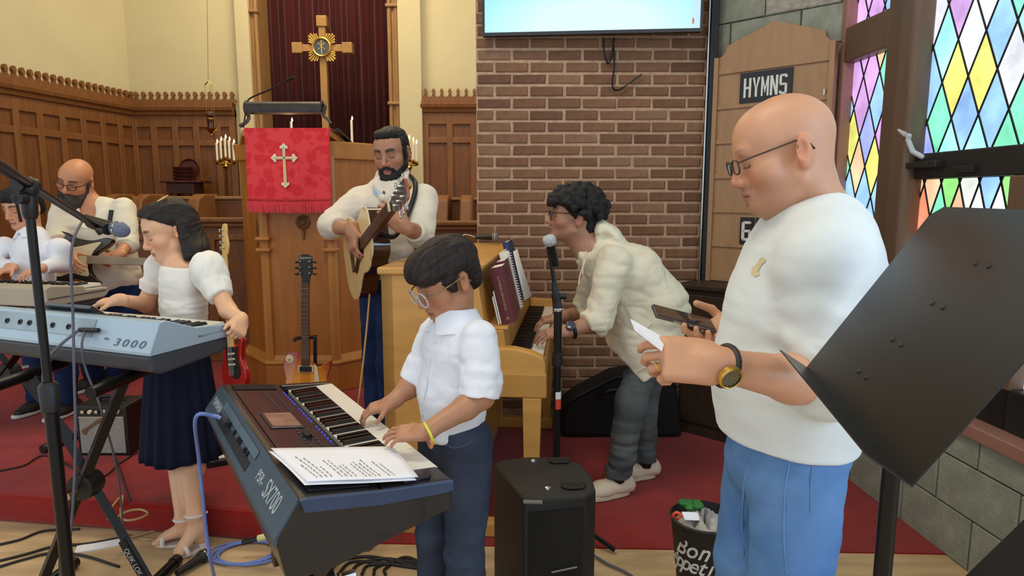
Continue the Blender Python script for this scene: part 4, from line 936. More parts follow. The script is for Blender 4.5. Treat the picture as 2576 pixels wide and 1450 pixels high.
# cards laid over the panel and the keys: plane slightly above
pa, pb_, pc_, pd = [PL(x, y, pp0, pn_) for x, y in ((681, 1132), (986, 1127), (1052, 1205), (772, 1217))]
for si, lab in enumerate(('top printed lyric sheet lying across the black keyboard', 'lower printed sheet peeking from under the top lyric sheet on the black keyboard')):
    nu, nv = 14, 10; vv = []; ff = []
    for j in range(nv+1):
        for i in range(nu+1):
            u, v = i/nu, j/nv
            p = pa.lerp(pb_, u).lerp(pd.lerp(pc_, u), v)+pn_*(0.004*math.sin(u*7+si)*math.sin(v*3)+0.004-0.005*si)
            if si: p = p+ey*0.006-ex*0.004
            vv.append(p)
    for j in range(nv):
        for i in range(nu): ff.append((j*(nu+1)+i, j*(nu+1)+i+1, (j+1)*(nu+1)+i+1, (j+1)*(nu+1)+i))
    sh = MB().add(vv, ff).build('lyric_sheet', M_paper, None, smooth=80, origin=Vector(pa)); ORG[sh.name] = Vector(pa); tag(sh, lab, 'paper'); sh.modifiers.new('s', 'SOLIDIFY').thickness = 0.0006
    if si == 0:
        ik = MB(); rg = random.Random(4)
        def sp_(u, v): return pa.lerp(pb_, u).lerp(pd.lerp(pc_, u), v)+pn_*(0.004*math.sin(u*7)*math.sin(v*3)+0.0058)
        for L in range(17):
            u0 = 0.11+L*0.043
            if L % 5 == 4: continue
            v = 0.93; l = rg.uniform(0.25, 0.62)
            while v > 0.93-l:
                w = rg.uniform(0.03, 0.09); a, b = sp_(u0-0.08*(1-v), v), sp_(u0-0.08*(1-v+w), v-w*0.85)
                c, d = sp_(u0+0.005-0.08*(1-v), v), sp_(u0+0.008-0.08*(1-v+w), v-w*0.85)
                ik.add([a, b, d, c], [(0, 1, 2, 3)]); v -= w+0.012
        ik.build('print', M_ink, sh)
# ---- silver keyboard with "3000"
ZB = 0.885
C = G(377, 899, ZB)
e1 = Vector((-0.935, 0.355, 0)).normalized(); e2 = Vector((-e1.y, e1.x, 0))     # x: towards image left, y: towards the camera (back of keyboard)
KD2 = 0.35; KL2 = 0.98
K2 = Matrix((e1, e2, Vector((0, 0, 1)))).transposed().to_4x4(); K2.translation = C-e2*KD2
k2 = thing('silver_keyboard', K2.translation, 'pale silver-blue electronic keyboard played by the girl in the skirt', 'keyboard')
M_silver = mat('keyboard_silver', (168, 190, 206), 0.38, metal=0.15, var=0.04, scale=3)
M_silver2 = mat('keyboard_silver_top', (150, 152, 158), 0.42, metal=0.1, var=0.05, scale=3)
M_dgrey = mat('keyboard_underside', (62, 66, 74), 0.5, var=0.06)
MB(K2).prism([(0, 0), (0, 0.034), (0.15, 0.036), (0.155, 0.062), (KD2-0.07, 0.108), (KD2-0.045, 0.106), (KD2, 0.012), (KD2, 0)], 0.0, KL2, SWP).build('upper_case', M_silver, k2, bevel=0.004)
MB(K2).prism([(0.01, 0), (KD2, 0), (KD2-0.012, -0.055), (KD2-0.05, -0.07), (0.05, -0.055), (0.012, -0.04)], 0.004, KL2-0.004, SWP).build('lower_case', M_dgrey, k2, bevel=0.01)
MB(K2).prism([(0.16, 0.064), (KD2-0.075, 0.110), (KD2-0.078, 0.107), (0.16, 0.061)], 0.02, 0.24, SWP).build('speaker_cover', M_silver2, k2)
MB(K2).prism([(0.16, 0.064), (KD2-0.08, 0.109), (KD2-0.083, 0.106), (0.16, 0.061)], 0.26, 0.70, SWP).build('control_panel', M_silver2, k2)
MB(K2).prism([(0.20, 0.085), (0.265, 0.135), (0.275, 0.125), (0.23, 0.075)], 0.36, 0.60, SWP).build('display', mat('lcd_dark', (40, 44, 50), 0.15, coat=0.4), k2, bevel=0.002)
MB(K2).prism([(-0.003, 0.046), (0.155, 0.062), (0.155, 0.02), (-0.003, 0.02)], 0.0, 0.025, SWP).build('end_cheek', M_silver, k2, bevel=0.003)
keybed(k2, K2, 0.035, 36, 0.0250, -0.006, 0.152, 0.036)
p0 = Vector((0, KD2-0.045, 0.106)); p1 = Vector((0, KD2, 0.012)); Yb = (p0-p1).normalized(); Xb = Vector((-1, 0, 0))
FB2 = Matrix((Xb, Yb, Xb.cross(Yb))).transposed().to_4x4()
def bk2(t, dz=0.0): F = FB2.copy(); F.translation = (p0+p1)/2+Vector((t, 0, 0))+FB2.to_3x3() @ Vector((0, 0, 0.002+dz)); return K2 @ F
M_3k = mat('model_grey', (96, 112, 124), 0.5)
for k, ch_ in enumerate('3000'):
    text('model_lettering', ch_, bk2(0.158-k*0.038) @ Matrix.Translation((0, -0.028, 0)), 0.036, M_3k, k2, xs=1.55, shear=0.25)
text('model_lettering', 'PSR-', bk2(0.205) @ Matrix.Translation((0, -0.02, 0)), 0.011, M_3k, k2, xs=1.2)
MB(bk2(0.6)).bb((-0.33, -0.02, -0.001), (0.32, 0.042, 0.0008)).build('jack_panel', mat('jack_panel_silver', (150, 170, 182), 0.45), k2, bevel=0.001)
for x in (-0.30, -0.27, -0.22, -0.18, -0.12, -0.05, 0.0, 0.05, 0.12, 0.2): MB(bk2(0.6)).lathe([(0.010, 0), (0.010, 0.004), (0.005, 0.005), (0.005, 0.001)], Matrix.Translation((x, 0.008, 0.0008)), 12).build('jack', M_black, k2)
pj = bk2(0.29) @ Vector((0, 0.0, 0.0)); 
MB(bk2(0.30)).cyl((-0.03, 0.0, 0.010), (0.06, 0.004, 0.012), 0.008, n=10).build('audio_plug', M_black, k2, smooth=50)
# ---- grey keyboard at the far left
C3 = W(119, 774, 3.05); ZG = C3.z
g1 = Vector((-0.975, 0.22, 0)).normalized(); g2 = Vector((-g1.y, g1.x, 0)); KD3 = 0.36
K3 = Matrix((g1, g2, Vector((0, 0, 1)))).transposed().to_4x4(); K3.translation = C3-g2*KD3
k3 = thing('grey_keyboard', K3.translation, 'putty-grey electronic keyboard played by the boy behind the microphone boom', 'keyboard')
M_putty = mat('keyboard_putty', (172, 164, 146), 0.5, var=0.05, scale=3)
MB(K3).prism([(0, 0.02), (0, 0.05), (0.14, 0.055), (0.15, 0.075), (KD3-0.03, 0.098), (KD3, 0.088), (KD3, 0), (KD3-0.05, -0.0), (0.03, 0.0)], 0, 1.1, SWP).build('case', M_putty, k3, bevel=0.006)
MB(K3).prism([(0.03, 0.0), (KD3-0.02, 0.0), (KD3-0.06, -0.03), (0.06, -0.03)], 0.02, 1.08, SWP).build('underside', M_dgrey, k3, bevel=0.004)
MB(K3).bb((-0.003, 0.02, 0.035), (0.0, KD3-0.01, 0.039)).build('seam', M_dgrey, k3)
keybed(k3, K3, 0.05, 36, 0.0275, -0.004, 0.142, 0.056)
# ================================================================ KEYBOARD STANDS
def xstand(name, lab, C0, ex_, ztop, half, foot, lettering=None):
    """X frame in the plane of ex_ (unit, horizontal), centred above C0"""
    ex_ = Vector(ex_).normalized(); ey_ = Vector((-ex_.y, ex_.x, 0)); C0 = Vector((C0[0], C0[1], 0)); base = C0.copy(); base.z = foot
    r = thing(name, base, lab, 'keyboard stand')
    for s in (-1, 1):
        a = C0+ex_*half*s+Vector((0, 0, foot+0.03))+ey_*0.02*s; b = C0-ex_*half*s*0.95+Vector((0, 0, ztop-0.03))+ey_*0.02*s
        MB().tube([a, b], 0.020, 4).build('leg_tube', M_blackmetal, r)
        MB().tube([a-ey_*0.14+Vector((0, 0, -0.008)), a+ey_*0.14+Vector((0, 0, -0.008))], 0.019, 10).build('foot_bar', M_blackmetal, r, smooth=50)
        MB().tube([b-ey_*0.16+Vector((0, 0, 0.008)), b+ey_*0.16+Vector((0, 0, 0.008))], 0.020, 10).build('support_arm', M_blackmetal, r, smooth=50)
        for q in (-1, 1): MB().tube([a+ey_*0.14*q+Vector((0, 0, -0.008)), a+ey_*0.17*q+Vector((0, 0, -0.008))], 0.022, 10).build('rubber_foot', M_black, r, smooth=50)
        if lettering and s == lettering[1]:
            m_ = a.lerp(b, 0.12); d = (a-b).normalized(); F = Matrix((d, ey_.cross(d)*1.0 if False else (d.cross(-ey_)), -ey_*-1)).transposed().to_4x4()
            X = d; Z = -ey_ if (-ey_).y < 0 else ey_; Yv = Z.cross(X); F = Matrix((X, Yv, Z)).transposed().to_4x4(); F.translation = m_+Z*0.0205
            pl_ = MB(F).bb((-0.085, -0.014, -0.008), (0.085, 0.014, -0.002)).build('name_plate', M_black, r)
            text('stand_lettering', lettering[0], F, 0.026, M_logo, pl_, xs=0.9)
    md = C0+Vector((0, 0, (ztop+foot)/2))
    MB().lathe([(0.046, -0.034), (0.050, 0), (0.046, 0.034)], frame(md, ex_, (0, 0, 1)), 20).build('clutch_disc', M_black, r, smooth=40)
    MB().tube([md-ey_*0.06, md-ey_*0.10], 0.016, 8).build('knob', M_chrome, r, smooth=40)
    return r
c = K2 @ Vector((0.46, 0.17, 0))
px_mid = G(214, 1300, 0.4)
xstand('keyboard_stand', 'black X stand with a small white-lettered plate under the silver keyboard', (W(214, 1185, 2.17).x, 2.17, 0), (1, -0.06, 0), ZB-0.07, 0.19, 0.0, ('QUIK LOK', 1))
c = K1 @ Vector((KL*0.45, 0.2, 0)); xstand('keyboard_stand', 'black X stand carrying the black arranger keyboard', (c.x, c.y, 0), ex, ZK-0.135, 0.30, 0.0)
c = K3 @ Vector((0.5, 0.17, 0)); xstand('keyboard_stand', 'black X stand carrying the putty-grey keyboard', (c.x, c.y, 0), g1, ZG-0.03, 0.34, ZD)
# ================================================================ MICROPHONE STANDS
def bend(pts, r, name, m, root, n=8, k=6): return MB().tube(catmull(pts, k), r, n).build(name, m, root, smooth=60)
# left boom stand
Ym = 1.60
ptop = W(70, 490, Ym); pbm = Vector((ptop.x, Ym, 0.0))
ms = thing('boom_microphone_stand', pbm, 'tall black boom microphone stand rising in front of the silver keyboard', 'microphone stand')
zj = W(76, 830, Ym).z
MB().cyl((ptop.x+0.004, Ym, zj-0.3), ptop, 0.0105, n=14).build('upper_pole', M_blackmetal, ms, smooth=40)
MB().cyl((ptop.x+0.006, Ym, 0.05), (ptop.x+0.004, Ym, W(80, 1010, Ym).z), 0.0155, n=14).build('lower_pole', M_blackmetal, ms, smooth=40)
MB().lathe([(0.014, -0.04), (0.022, -0.035), (0.024, 0.03), (0.016, 0.04)], Matrix.Translation((ptop.x+0.004, Ym, W(80, 1000, Ym).z)), 16).build('height_clutch', M_black, ms, smooth=40)
MB().lathe([(0.014, -0.03), (0.02, -0.02), (0.02, 0.02), (0.012, 0.03)], Matrix.Translation((ptop.x+0.005, Ym, 0.16)), 14).build('leg_hub', M_black, ms, smooth=40)
for k in range(3):
    a_ = math.radians(20+120*k); MB().tube([(ptop.x+0.006, Ym, 0.12), (ptop.x+0.006+0.34*math.cos(a_), Ym+0.34*math.sin(a_), 0.012)], 0.011, 8).build('leg', M_blackmetal, ms, smooth=40)
b0, b1 = W(-40, 392, 1.34), W(244, 572, 2.25)
MB().tube([b0, b1], [0.0115, 0.0105], 10).build('boom', M_blackmetal, ms, smooth=40)
MB().tube([b0-(b1-b0)*0.001, b0.lerp(b1, 0.16)], 0.0135, 12).build('boom_counterweight', M_black, ms, smooth=40)
cl = W(70, 478, Ym)
MB().sphere(cl+Vector((0, 0, .004)), (0.024, 0.022, 0.030), 16).build('boom_clutch', M_black, ms, smooth=50)
MB().lathe([(0.013, -0.05), (0.017, -0.04), (0.019, 0.0), (0.016, 0.012)], Matrix.Translation(cl+Vector((0, 0, -.02))), 14).build('clutch_socket', M_black, ms, smooth=40)
MB().cyl(cl+Vector((-.004, -.03, .012)), cl+Vector((-.004, .03, .012)), 0.017, n=16).build('clutch_barrel', M_black, ms, smooth=40)
MB().tube([cl+Vector((0.005, -0.02, -0.02)), cl+Vector((0.008, -0.05, -0.02))], 0.014, 10).build('clutch_knob', M_black, ms, smooth=40)
bend([W(28, 492, 1.55), W(38, 500, 1.55), W(46, 530, 1.56), W(52, 558, 1.57)], 0.0035, 'thumb_lever', M_black, ms)
MB().tube([b1, W(256, 588, 2.26)], 0.012, 8).build('clip_post', M_black, ms, smooth=40)
MB().tube([W(228, 560, 2.27), W(272, 578, 2.2)], 0.019, 12).build('mic_clip', M_black, ms, smooth=40)
mic('microphone', 'black microphone with grey-blue grille clipped on the boom beside the girl', W(216, 548, 2.30), W(316, 583, 2.18), ball=mat('mic_grille_blue', (126, 140, 168), 0.45, metal=0.5, var=0.2, scale=200, bump=0.6, bscale=600))
M_cable = mat('cable_black', (22, 22, 24), 0.5); M_cgrey = mat('cable_grey', (92, 94, 108), 0.5); M_cblue = mat('cable_blue', (110, 134, 205), 0.45); M_cbeige = mat('cable_beige', (196, 164, 112), 0.55)
def cable(name, lab, pts, r=0.0045, m=M_cable, k=8):
    o = MB().tube(catmull(pts, k), r, 7).build(name, m, None, smooth=70); return tag(o, lab, 'cable')
cable('microphone_cable', 'grey microphone cable dropping straight from the boom to the floor', [W(216, 548, 2.29), W(205, 560, 2.2), W(186, 600, 2.05), W(178, 660, 2.0), W(183, 780, 1.98), W(187, 950, 1.97), W(190, 1100, 1.96), W(185, 1250, 1.95), W(172, 1390, 1.95), W(150, 1500, 1.95), G(120, 1600, 0.006)], 0.0042, M_cgrey)
# centre stand
Yc = 2.55
zcf = 0.006
cst = thing('microphone_stand', (W(1402, 900, Yc).x, Yc, zcf), 'slim black microphone stand in front of the curly-haired singer', 'microphone stand')
t0 = W(1384, 640, Yc); t1 = W(1398, 740, Yc); t2 = W(1404, 780, Yc); t3 = Vector((W(1402, 900, Yc).x, Yc, 0.10))
MB().tube([t0, t1], 0.008, 10).build('upper_pole', M_blackmetal, cst, smooth=40)
MB().tube([t1-(t1-t0)*0.3, t2], [0.010, 0.021], 12).build('clutch_sleeve', M_black, cst, smooth=40)
MB().tube([t1, t2], 0.018, 12).build('boom_clutch', M_black, cst, smooth=40)
MB().lathe([(0.012, -0.02), (0.012, 0.02)], frame(W(1412, 746, Yc), (0, 1, 0), (0, 0, 1)), 10).build('clutch_knob', M_black, cst, smooth=40)
MB().lathe([(0.021, -0.005), (0.022, 0.0), (0.021, 0.008)], Matrix.Translation(t2), 14).build('collar', M_chrome, cst, smooth=40)
MB().tube([t2, W(1402, 905, Yc)], 0.0165, 12).build('middle_pole', M_blackmetal, cst, smooth=40)
MB().tube([W(1402, 885, Yc), W(1402, 920, Yc)], 0.021, 12).build('height_clutch', M_black, cst, smooth=40)
MB().tube([W(1402, 905, Yc), t3], 0.0145, 12).build('lower_pole', M_blackmetal, cst, smooth=40)
for y0, y1, m_ in ((985, 1003, M_white), (1004, 1028, mat('sticker_red', (206, 64, 40), 0.5))):
    MB().tube([W(1402, y0, Yc), W(1402, y1, Yc)], 0.0152, 12).build('sticker', m_, cst, smooth=50)
for k in range(3):
    a_ = math.radians(-30+120*k if k != 1 else 75); MB().tube([t3+Vector((0, 0, 0.03)), (t3.x+0.26*math.cos(a_), Yc+0.26*math.sin(a_), 0.018)], 0.010, 8).build('leg', M_blackmetal, cst, smooth=40)
MB().tube([W(1384, 622, Yc), W(1390, 652, Yc)], 0.017, 12).build('mic_clip', M_black, cst, smooth=40)
mic('microphone', 'microphone with bright white grille on the slim stand below the singer mouth', W(1400, 668, Yc), W(1379, 594, Yc-0.05), ball=mat('mic_grille_white', (206, 212, 222), 0.4, metal=0.4, var=0.15, scale=200, bump=0.6, bscale=600), k=1.02)
# ================================================================ MUSIC STAND (near, black)
MSw = Vector((0.21, 0.98, 0)).normalized(); 
BR = W(2293, 1222, 0.665)
hd_ = Vector((0.98, -0.21, 0)).normalized()
th = math.radians(33); mh = (hd_*math.sin(th)+Vector((0, 0, math.cos(th)))).normalized(); mn = MSw.cross(mh)
if mn.x > 0: mn = -mn
MM = Matrix((MSw, mh, mn)).transposed().to_4x4(); MM.translation = BR
M_stand = mat('stand_black', (13, 13, 14), 0.36, var=0.1, scale=6, bump=0.02, bscale=300)
MWd, MHt = 0.50, 0.345
mu = thing('music_stand', Vector((BR.x+MSw.x*0.25, BR.y+MSw.y*0.25, 0)), 'large black metal music stand desk tilted beside the man in the white sweatshirt', 'music stand')
cut = 0.03
MB(MM).prism([(0, 0), (MWd, 0), (MWd, MHt-cut*0.6), (MWd-cut, MHt), (cut, MHt), (0, MHt-cut*0.6)], -0.002, 0.0).build('desk', M_stand, mu)
MB(MM).prism([(-0.004, 0), (MWd+0.004, 0), (MWd-0.0, 0.055), (0.0, 0.055)], -0.001, 0.001, Matrix(((1, 0, 0, 0), (0, 0, 1, 0), (0, 1, 0, 0), (0, 0, 0, 1)))).build('ledge', M_stand, mu)
for (x, y) in ((0.20, 0.26), (0.235, 0.26), (0.225, 0.19), (0.26, 0.19), (0.25, 0.12), (0.285, 0.12), (0.27, 0.055), (0.305, 0.055)):
    MB(MM).lathe([(0.0042, 0), (0.0036, 0.0014), (0.001, 0.0018)], Matrix.Translation((x, y, 0)), 12).build('rivet', M_stand, mu, smooth=60)
pc0 = MM @ Vector((0.25, 0.12, -0.03)); 
pz = Vector((W(2253, 1300, 0.9).x, 0.92, 0))
MB().cyl((pz.x, pz.y, 0.05), (pz.x, pz.y, 0.72), 0.0175, n=16).build('outer_tube', M_blackmetal, mu, smooth=40)
MB().tube([(pz.x, pz.y, 0.70), (pz.x, pz.y, (MM @ Vector((0.25, 0.04, 0))).z-0.02), MM @ Vector((0.25, 0.15, -0.018))], 0.0125, 12).build('inner_tube', M_blackmetal, mu, smooth=40)
MB(MM).bb((0.19, 0.03, -0.012), (0.31, 0.27, -0.002)).build('bracket', M_stand, mu, bevel=0.003)
for k in range(3):
    a_ = math.radians(50+120*k); MB().tube([(pz.x, pz.y, 0.10), (pz.x+0.30*math.cos(a_), pz.y+0.30*math.sin(a_), 0.012)], 0.010, 8).build('leg', M_blackmetal, mu, smooth=40)
# ================================================================ LOUDSPEAKER, WEDGE, BUCKET
M_spk = mat('speaker_black', (30, 29, 31), 0.5, var=0.1, scale=90, bump=0.35, bscale=350)
zs = 0.50
q = [G(1312, 1262, zs), G(1505, 1238, zs), G(1425, 1160, zs), G(1290, 1152, zs), G(1243, 1172, zs)]
sp = thing('loudspeaker', ((q[0]+q[2])/2*Vector((1, 1, 0)) if False else Vector((0.05, 2.05, 0))), 'black moulded loudspeaker cabinet standing on the floor before the piano', 'loudspeaker')
poly = [(p.x, p.y) for p in (G(1318, 1258, zs), G(1478, 1246, zs), G(1500, 1232, zs), G(1488, 1195, zs), G(1462, 1165, zs), G(1420, 1152, zs), G(1330, 1148, zs), G(1252, 1158, zs), G(1241, 1168, zs))]
MB().prism(poly, 0.0, zs).build('cabinet', M_spk, sp, bevel=0.012, seg=3)
for px, py in ((1342, 1160), (1378, 1229)):
    c = G(px, py, zs); MB().lathe([(0.011, 0), (0.010, 0.004), (0.004, 0.006), (0.001, 0.0065)], Matrix.Translation(c), 14).build('rigging_bolt', M_chrome, sp, smooth=40)
for px, py in ((1405, 1162), (1440, 1226)):
    c = G(px, py, zs)
    hl_ = MB(Matrix.Translation(c)).prism([(-0.035, 0.02), (0.04, 0.025), (0.042, 0.015), (0.03, -0.016), (-0.018, -0.02), (-0.034, -0.004)], 0.0005, 0.004).build('handle_recess', M_black, sp, bevel=0.002)
    MB(Matrix.Translation(c)).tube([(-0.035, 0.02, 0.004), (0.04, 0.025, 0.004), (0.042, 0.015, 0.004), (0.03, -0.016, 0.004), (-0.018, -0.02, 0.004), (-0.034, -0.004, 0.004)], 0.0025, 6, closed=True).build('handle_rim', M_spk, sp)
a, b = G(1318, 1258, zs), G(1478, 1246, zs)
MB().tube([Vector((a.x-0.002, a.y-0.003, zs-0.005)), Vector((a.x+0.055, a.y-0.006, zs-0.005))], 0.006, 6).build('badge', mat('badge_grey', (120, 118, 116), 0.4), sp)
fa, fb = Vector((a.x, a.y, 0)), Vector((b.x, b.y, 0)); fd = (fb-fa).normalized(); FM = frame(fa+Vector((0, 0, 0)), fd, (0, 0, 1))
wsp = (fb-fa).length
MB(FM).bb((0.012, 0.03, 0.0), (wsp-0.012, zs-0.04, 0.005)).build('grille', mat('speaker_grille', (18, 18, 19), 0.6, bump=0.8, bscale=700, var=0.2, scale=300), sp, bevel=0.003)
MB(FM).tube([(0.085, 0.262, 0.008), (0.165, 0.272, 0.008)], 0.003, 6).build('trim_line', mat('badge_grey', (120, 118, 116), 0.4), sp)
MB(FM).bb((0.10, 0.215, 0.004), (0.125, 0.222, 0.008)).build('nameplate', mat('badge_grey', (120, 118, 116), 0.4), sp, bevel=0.001)
# black slanted case at the right edge
cs0 = PL(2424, 1450, (0, 1.70, 0), (0, 1, 0)); cs1 = PL(2576, 1303, (0, 1.70, 0), (0, 1, 0))
wd = thing('equipment_case', (cs0.x+0.1, 1.55, 0), 'plain black slanted equipment case below the window sill', 'case')
dx, dz = cs1.x-cs0.x, cs1.z-cs0.z
x_at0 = cs0.x-dx*cs0.z/dz
ch = min(0.56, (1.58-x_at0)*dz/dx)
MB().prism([(x_at0, 0.0), (x_at0+dx*ch/dz, ch), (x_at0+dx*ch/dz+0.05, ch), (x_at0+dx*ch/dz+0.05, 0.0)], 1.40, 1.70, Matrix(((1, 0, 0, 0), (0, 0, 1, 0), (0, 1, 0, 0), (0, 0, 0, 1)))).build('shell', mat('case_black', (18, 18, 18), 0.7, bump=0.3, bscale=200), wd, bevel=0.006)
MB().bb((x_at0+dx*ch/dz-0.02, 1.42, ch), (x_at0+dx*ch/dz+0.045, 1.68, ch+0.012)).build('lid', mat('case_black', (18, 18, 18), 0.7), wd, bevel=0.003)
# bucket
Yb_ = 2.14
bc = W(1774, 1300, Yb_); zr_ = bc.z; rr_ = abs(W(1690, 1300, Yb_).x-bc.x)
bu = thing('waste_bucket', (bc.x, Yb_, 0.0), 'black metal bucket with white script lettering, full of rubbish', 'bucket')
hb_ = zr_
MB(Matrix.Translation((bc.x, Yb_, 0))).lathe([(0.001, 0.004), (rr_*0.70, 0.004), (rr_*0.70, 0.0), (rr_, hb_-0.008), (rr_+0.005, hb_), (rr_-0.002, hb_+0.004), (rr_-0.006, hb_-0.01), (rr_*0.70, 0.012), (0.001, 0.012)], n=36, cap=False).build('pail', mat('bucket_black', (22, 22, 22), 0.6, var=0.3, scale=14), bu, smooth=40)
M_chalk = mat('chalk_white', (206, 200, 192), 0.8, var=0.15, scale=60)
for s, zf, sz in (('Bon', 0.74, 0.085), ('Appetit', 0.55, 0.080)):
    for k, ch_ in enumerate(s):
        an = math.radians(-100+(k-len(s)/2)*(22 if s == 'Bon' else 15.5)-18); zz = hb_*zf; R_ = rr_*(0.70+0.30*zf)+0.0015
        d = Vector((math.cos(an), math.sin(an), 0)); X = Vector((-math.sin(an), math.cos(an), 0))
        F = Matrix((X, Vector((0, 0, 1)), d)).transposed().to_4x4(); F.translation = Vector((bc.x, Yb_, zz))+d*R_
        text('script_lettering', ch_, F @ Matrix.Rotation(math.radians(-8), 4, 'Z'), sz, M_chalk, bu, shear=0.3, xs=0.85, bold=0.001)
# rubbish
M_bag = mat('bin_bag_translucent', (190, 184, 180), 0.35, var=0.15, scale=12, bump=0.6, bscale=25)
M_green = mat('green_wrapper', (44, 120, 50), 0.5, var=0.3, scale=20)
bgm = MB(); n = 20
vv = []; ff = []
for j in range(9):
    for i in range(n):
        t = 2*math.pi*i/n; r = (rr_-0.012)*(1-j/8.0*0.98); vv.append((bc.x+r*math.cos(t), Yb_+r*math.sin(t), hb_-0.03+0.035*math.sin(j*0.9+i*1.7)*(j/8)+0.03*(j/8)))
for j in range(8):
    for i in range(n): ff.append((j*n+i, j*n+(i+1) % n, (j+1)*n+(i+1) % n, (j+1)*n+i))
o = bgm.add(vv, ff).build('crumpled_bag', M_bag, None, smooth=80); tag(o, 'crumpled translucent grey plastic bag inside the black bucket', 'plastic bag')
gw = MB(); c_ = Vector((bc.x-0.045, Yb_+0.04, hb_+0.024))
for k in range(5): gw.sphere(c_+Vector((random.uniform(-0.02, 0.03), random.uniform(-0.02, 0.02), random.uniform(-0.005, 0.012))), (0.022, 0.018, 0.014), 8)
tag(gw.build('green_wrapper', M_green, None, smooth=30), 'crumpled green wrapper at the back rim of the bucket', 'wrapper')
rw = MB(); c_ = Vector((bc.x-rr_+0.015, Yb_-0.02, hb_+0.005))
rw.tube([c_+Vector((0.012*math.cos(t), 0.004*t, 0.016*math.sin(t))) for t in [i*0.5 for i in range(12)]], 0.006, 6)
tag(rw.build('red_wrapper', mat('orange_wrapper', (232, 84, 48), 0.4), None, smooth=50), 'curled orange-red wrapper on the bucket rim', 'wrapper')
pw_ = MB(frame(c_+Vector((0.045, 0.0, 0.006)), (1, 0.3, -0.2), (0, 1, 0.5))).bb((-0.03, -0.016, -0.001), (0.035, 0.016, 0.001)).build('paper_scrap', M_paper, None); tag(pw_, 'folded white paper scrap beside the red wrapper', 'paper')
# ================================================================ GUITARS ON STANDS
def poly_smooth(pts, n=5):
    P = [Vector((p[0], p[1], 0)) for p in pts]; m = len(P); out = []
    for i in range(m):
        a, b, c, d = P[(i-1) % m], P[i], P[(i+1) % m], P[(i+2) % m]
        for j in range(n):
            t = j/n; q = 0.5*((2*b)+(c-a)*t+(2*a-5*b+4*c-d)*t*t+(3*b-a-3*c+d)*t**3); out.append((q.x, q.y))
    return out
M_neckw = mat('rosewood', (92, 62, 42), 0.5, var=0.15, scale=20, stretch=(1, 6, 1)); M_cream = mat('cream_plastic', (226, 214, 176), 0.4)
M_string = mat('string_steel', (180, 176, 168), 0.3, metal=1.0)
nutp = W(768, 712, 3.70); Yg = 3.62; 
GB = W(771, 1070, Yg-0.06); gy = (nutp-GB); gl = gy.length
GMx = frame(GB, (1, 0, 0), gy); GMx = Matrix((Vector((1, 0, 0)), gy.normalized(), Vector((1, 0, 0)).cross(gy.normalized()))).transposed().to_4x4(); GMx.translation = GB
ge = thing('electric_guitar', GB, 'red sunburst electric guitar leaning on a stand before the pulpit', 'guitar')
kk = gl/0.83
LPo = [(0, 0), (.10, .008), (.155, .06), (.166, .12), (.148, .19), (.122, .245), (.122, .29), (.138, .33), (.142, .37), (.122, .365), (.092, .345), (.06, .335), (.03, .35), (-.028, .40), (-.06, .425), (-.10, .42), (-.128, .385), (-.132, .33), (-.118, .27), (-.132, .215), (-.16, .15), (-.165, .10), (-.14, .045), (-.08, .005)]
M_burst = mat('sunburst', (214, 110, 40), 0.15, var=0, coat=0.8)
nt = M_burst.node_tree; tcn = [n_ for n_ in nt.nodes if n_.type == 'TEX_COORD'][0]; mpn = nt.nodes.new('ShaderNodeMapping'); mpn.inputs['Location'].default_value = (0, 0, -0.9); mpn.inputs['Scale'].default_value = (4.6, 1, 4.2)
tg = nt.nodes.new('ShaderNodeTexGradient'); tg.gradient_type = 'SPHERICAL'; rp = nt.nodes.new('ShaderNodeValToRGB')
rp.color_ramp.elements[0].color = srgb(150, 28, 22); rp.color_ramp.elements[1].color = srgb(236, 160, 60); rp.color_ramp.elements[1].position = 0.55
mpn.inputs['Location'].default_value = (0, 0, -0.17*4.2*kk)
nt.links.new(tcn.outputs['Object'], mpn.inputs[0]); nt.links.new(mpn.outputs[0], tg.inputs[0]); nt.links.new(tg.outputs['Fac'], rp.inputs['Fac']); nt.links.new(rp.outputs['Color'], nt.nodes['Principled BSDF'].inputs['Base Color'])
Gk = GMx @ Matrix.Diagonal((kk, kk, kk, 1))
MB(Gk).prism(poly_smooth(LPo), -0.045, 0.0).build('body', M_burst, ge, bevel=0.006)
MB(Gk).prism([(-.022, .345), (.022, .345), (.0215, .83), (-.0215, .83)], -0.01, 0.012).build('fretboard', M_neckw, ge)
for f in range(1, 22):
    y = .83-.452/(1-2**(-22/12))*(1-2**(-f/12)); MB(Gk).bb((-.0222, y-.0012, .012), (.0222, y+.0012, .0135)).build('fret', M_string, ge)
MB(Gk).prism([(-.02, .80), (.02, .80), (.024, .86), (.040, .90), (.038, .985), (.018, 1.0), (-.018, 1.0), (-.038, .985), (-.040, .90), (-.024, .86)], -.02, -.003).build('headstock', M_black, ge, bevel=0.002)
for y in (.885, .92, .955):
    for s in (-1, 1):
        MB(Gk).lathe([(.006, -.003), (.006, .008), (.003, .012)], Matrix.Translation((s*.026, y, 0)), 10).build('tuner_post', M_chrome, ge, smooth=40)
        MB(Gk).tube([(s*.038, y, -.012), (s*.062, y-.004, -.012)], .006, 8).build('tuner_key', M_black, ge, smooth=40)
text('headstock_lettering', 'Epiphone', Gk @ Matrix.Translation((0, .978, -.0025)), 0.019, M_logo, ge, shear=0.3)
for y in (.325, .20):
    MB(Gk).bb((-.045, y-.02, .0), (.045, y+.02, .006)).build('pickup_ring', M_cream, ge, bevel=0.002); MB(Gk).bb((-.036, y-.015, .006), (.036, y+.015, .010)).build('pickup', M_black, ge, bevel=0.001)
MB(Gk).prism([(.05, .36), (.065, .34), (.085, .22), (.05, .2)], 0.001, 0.006).build('pickguard', M_cream, ge)
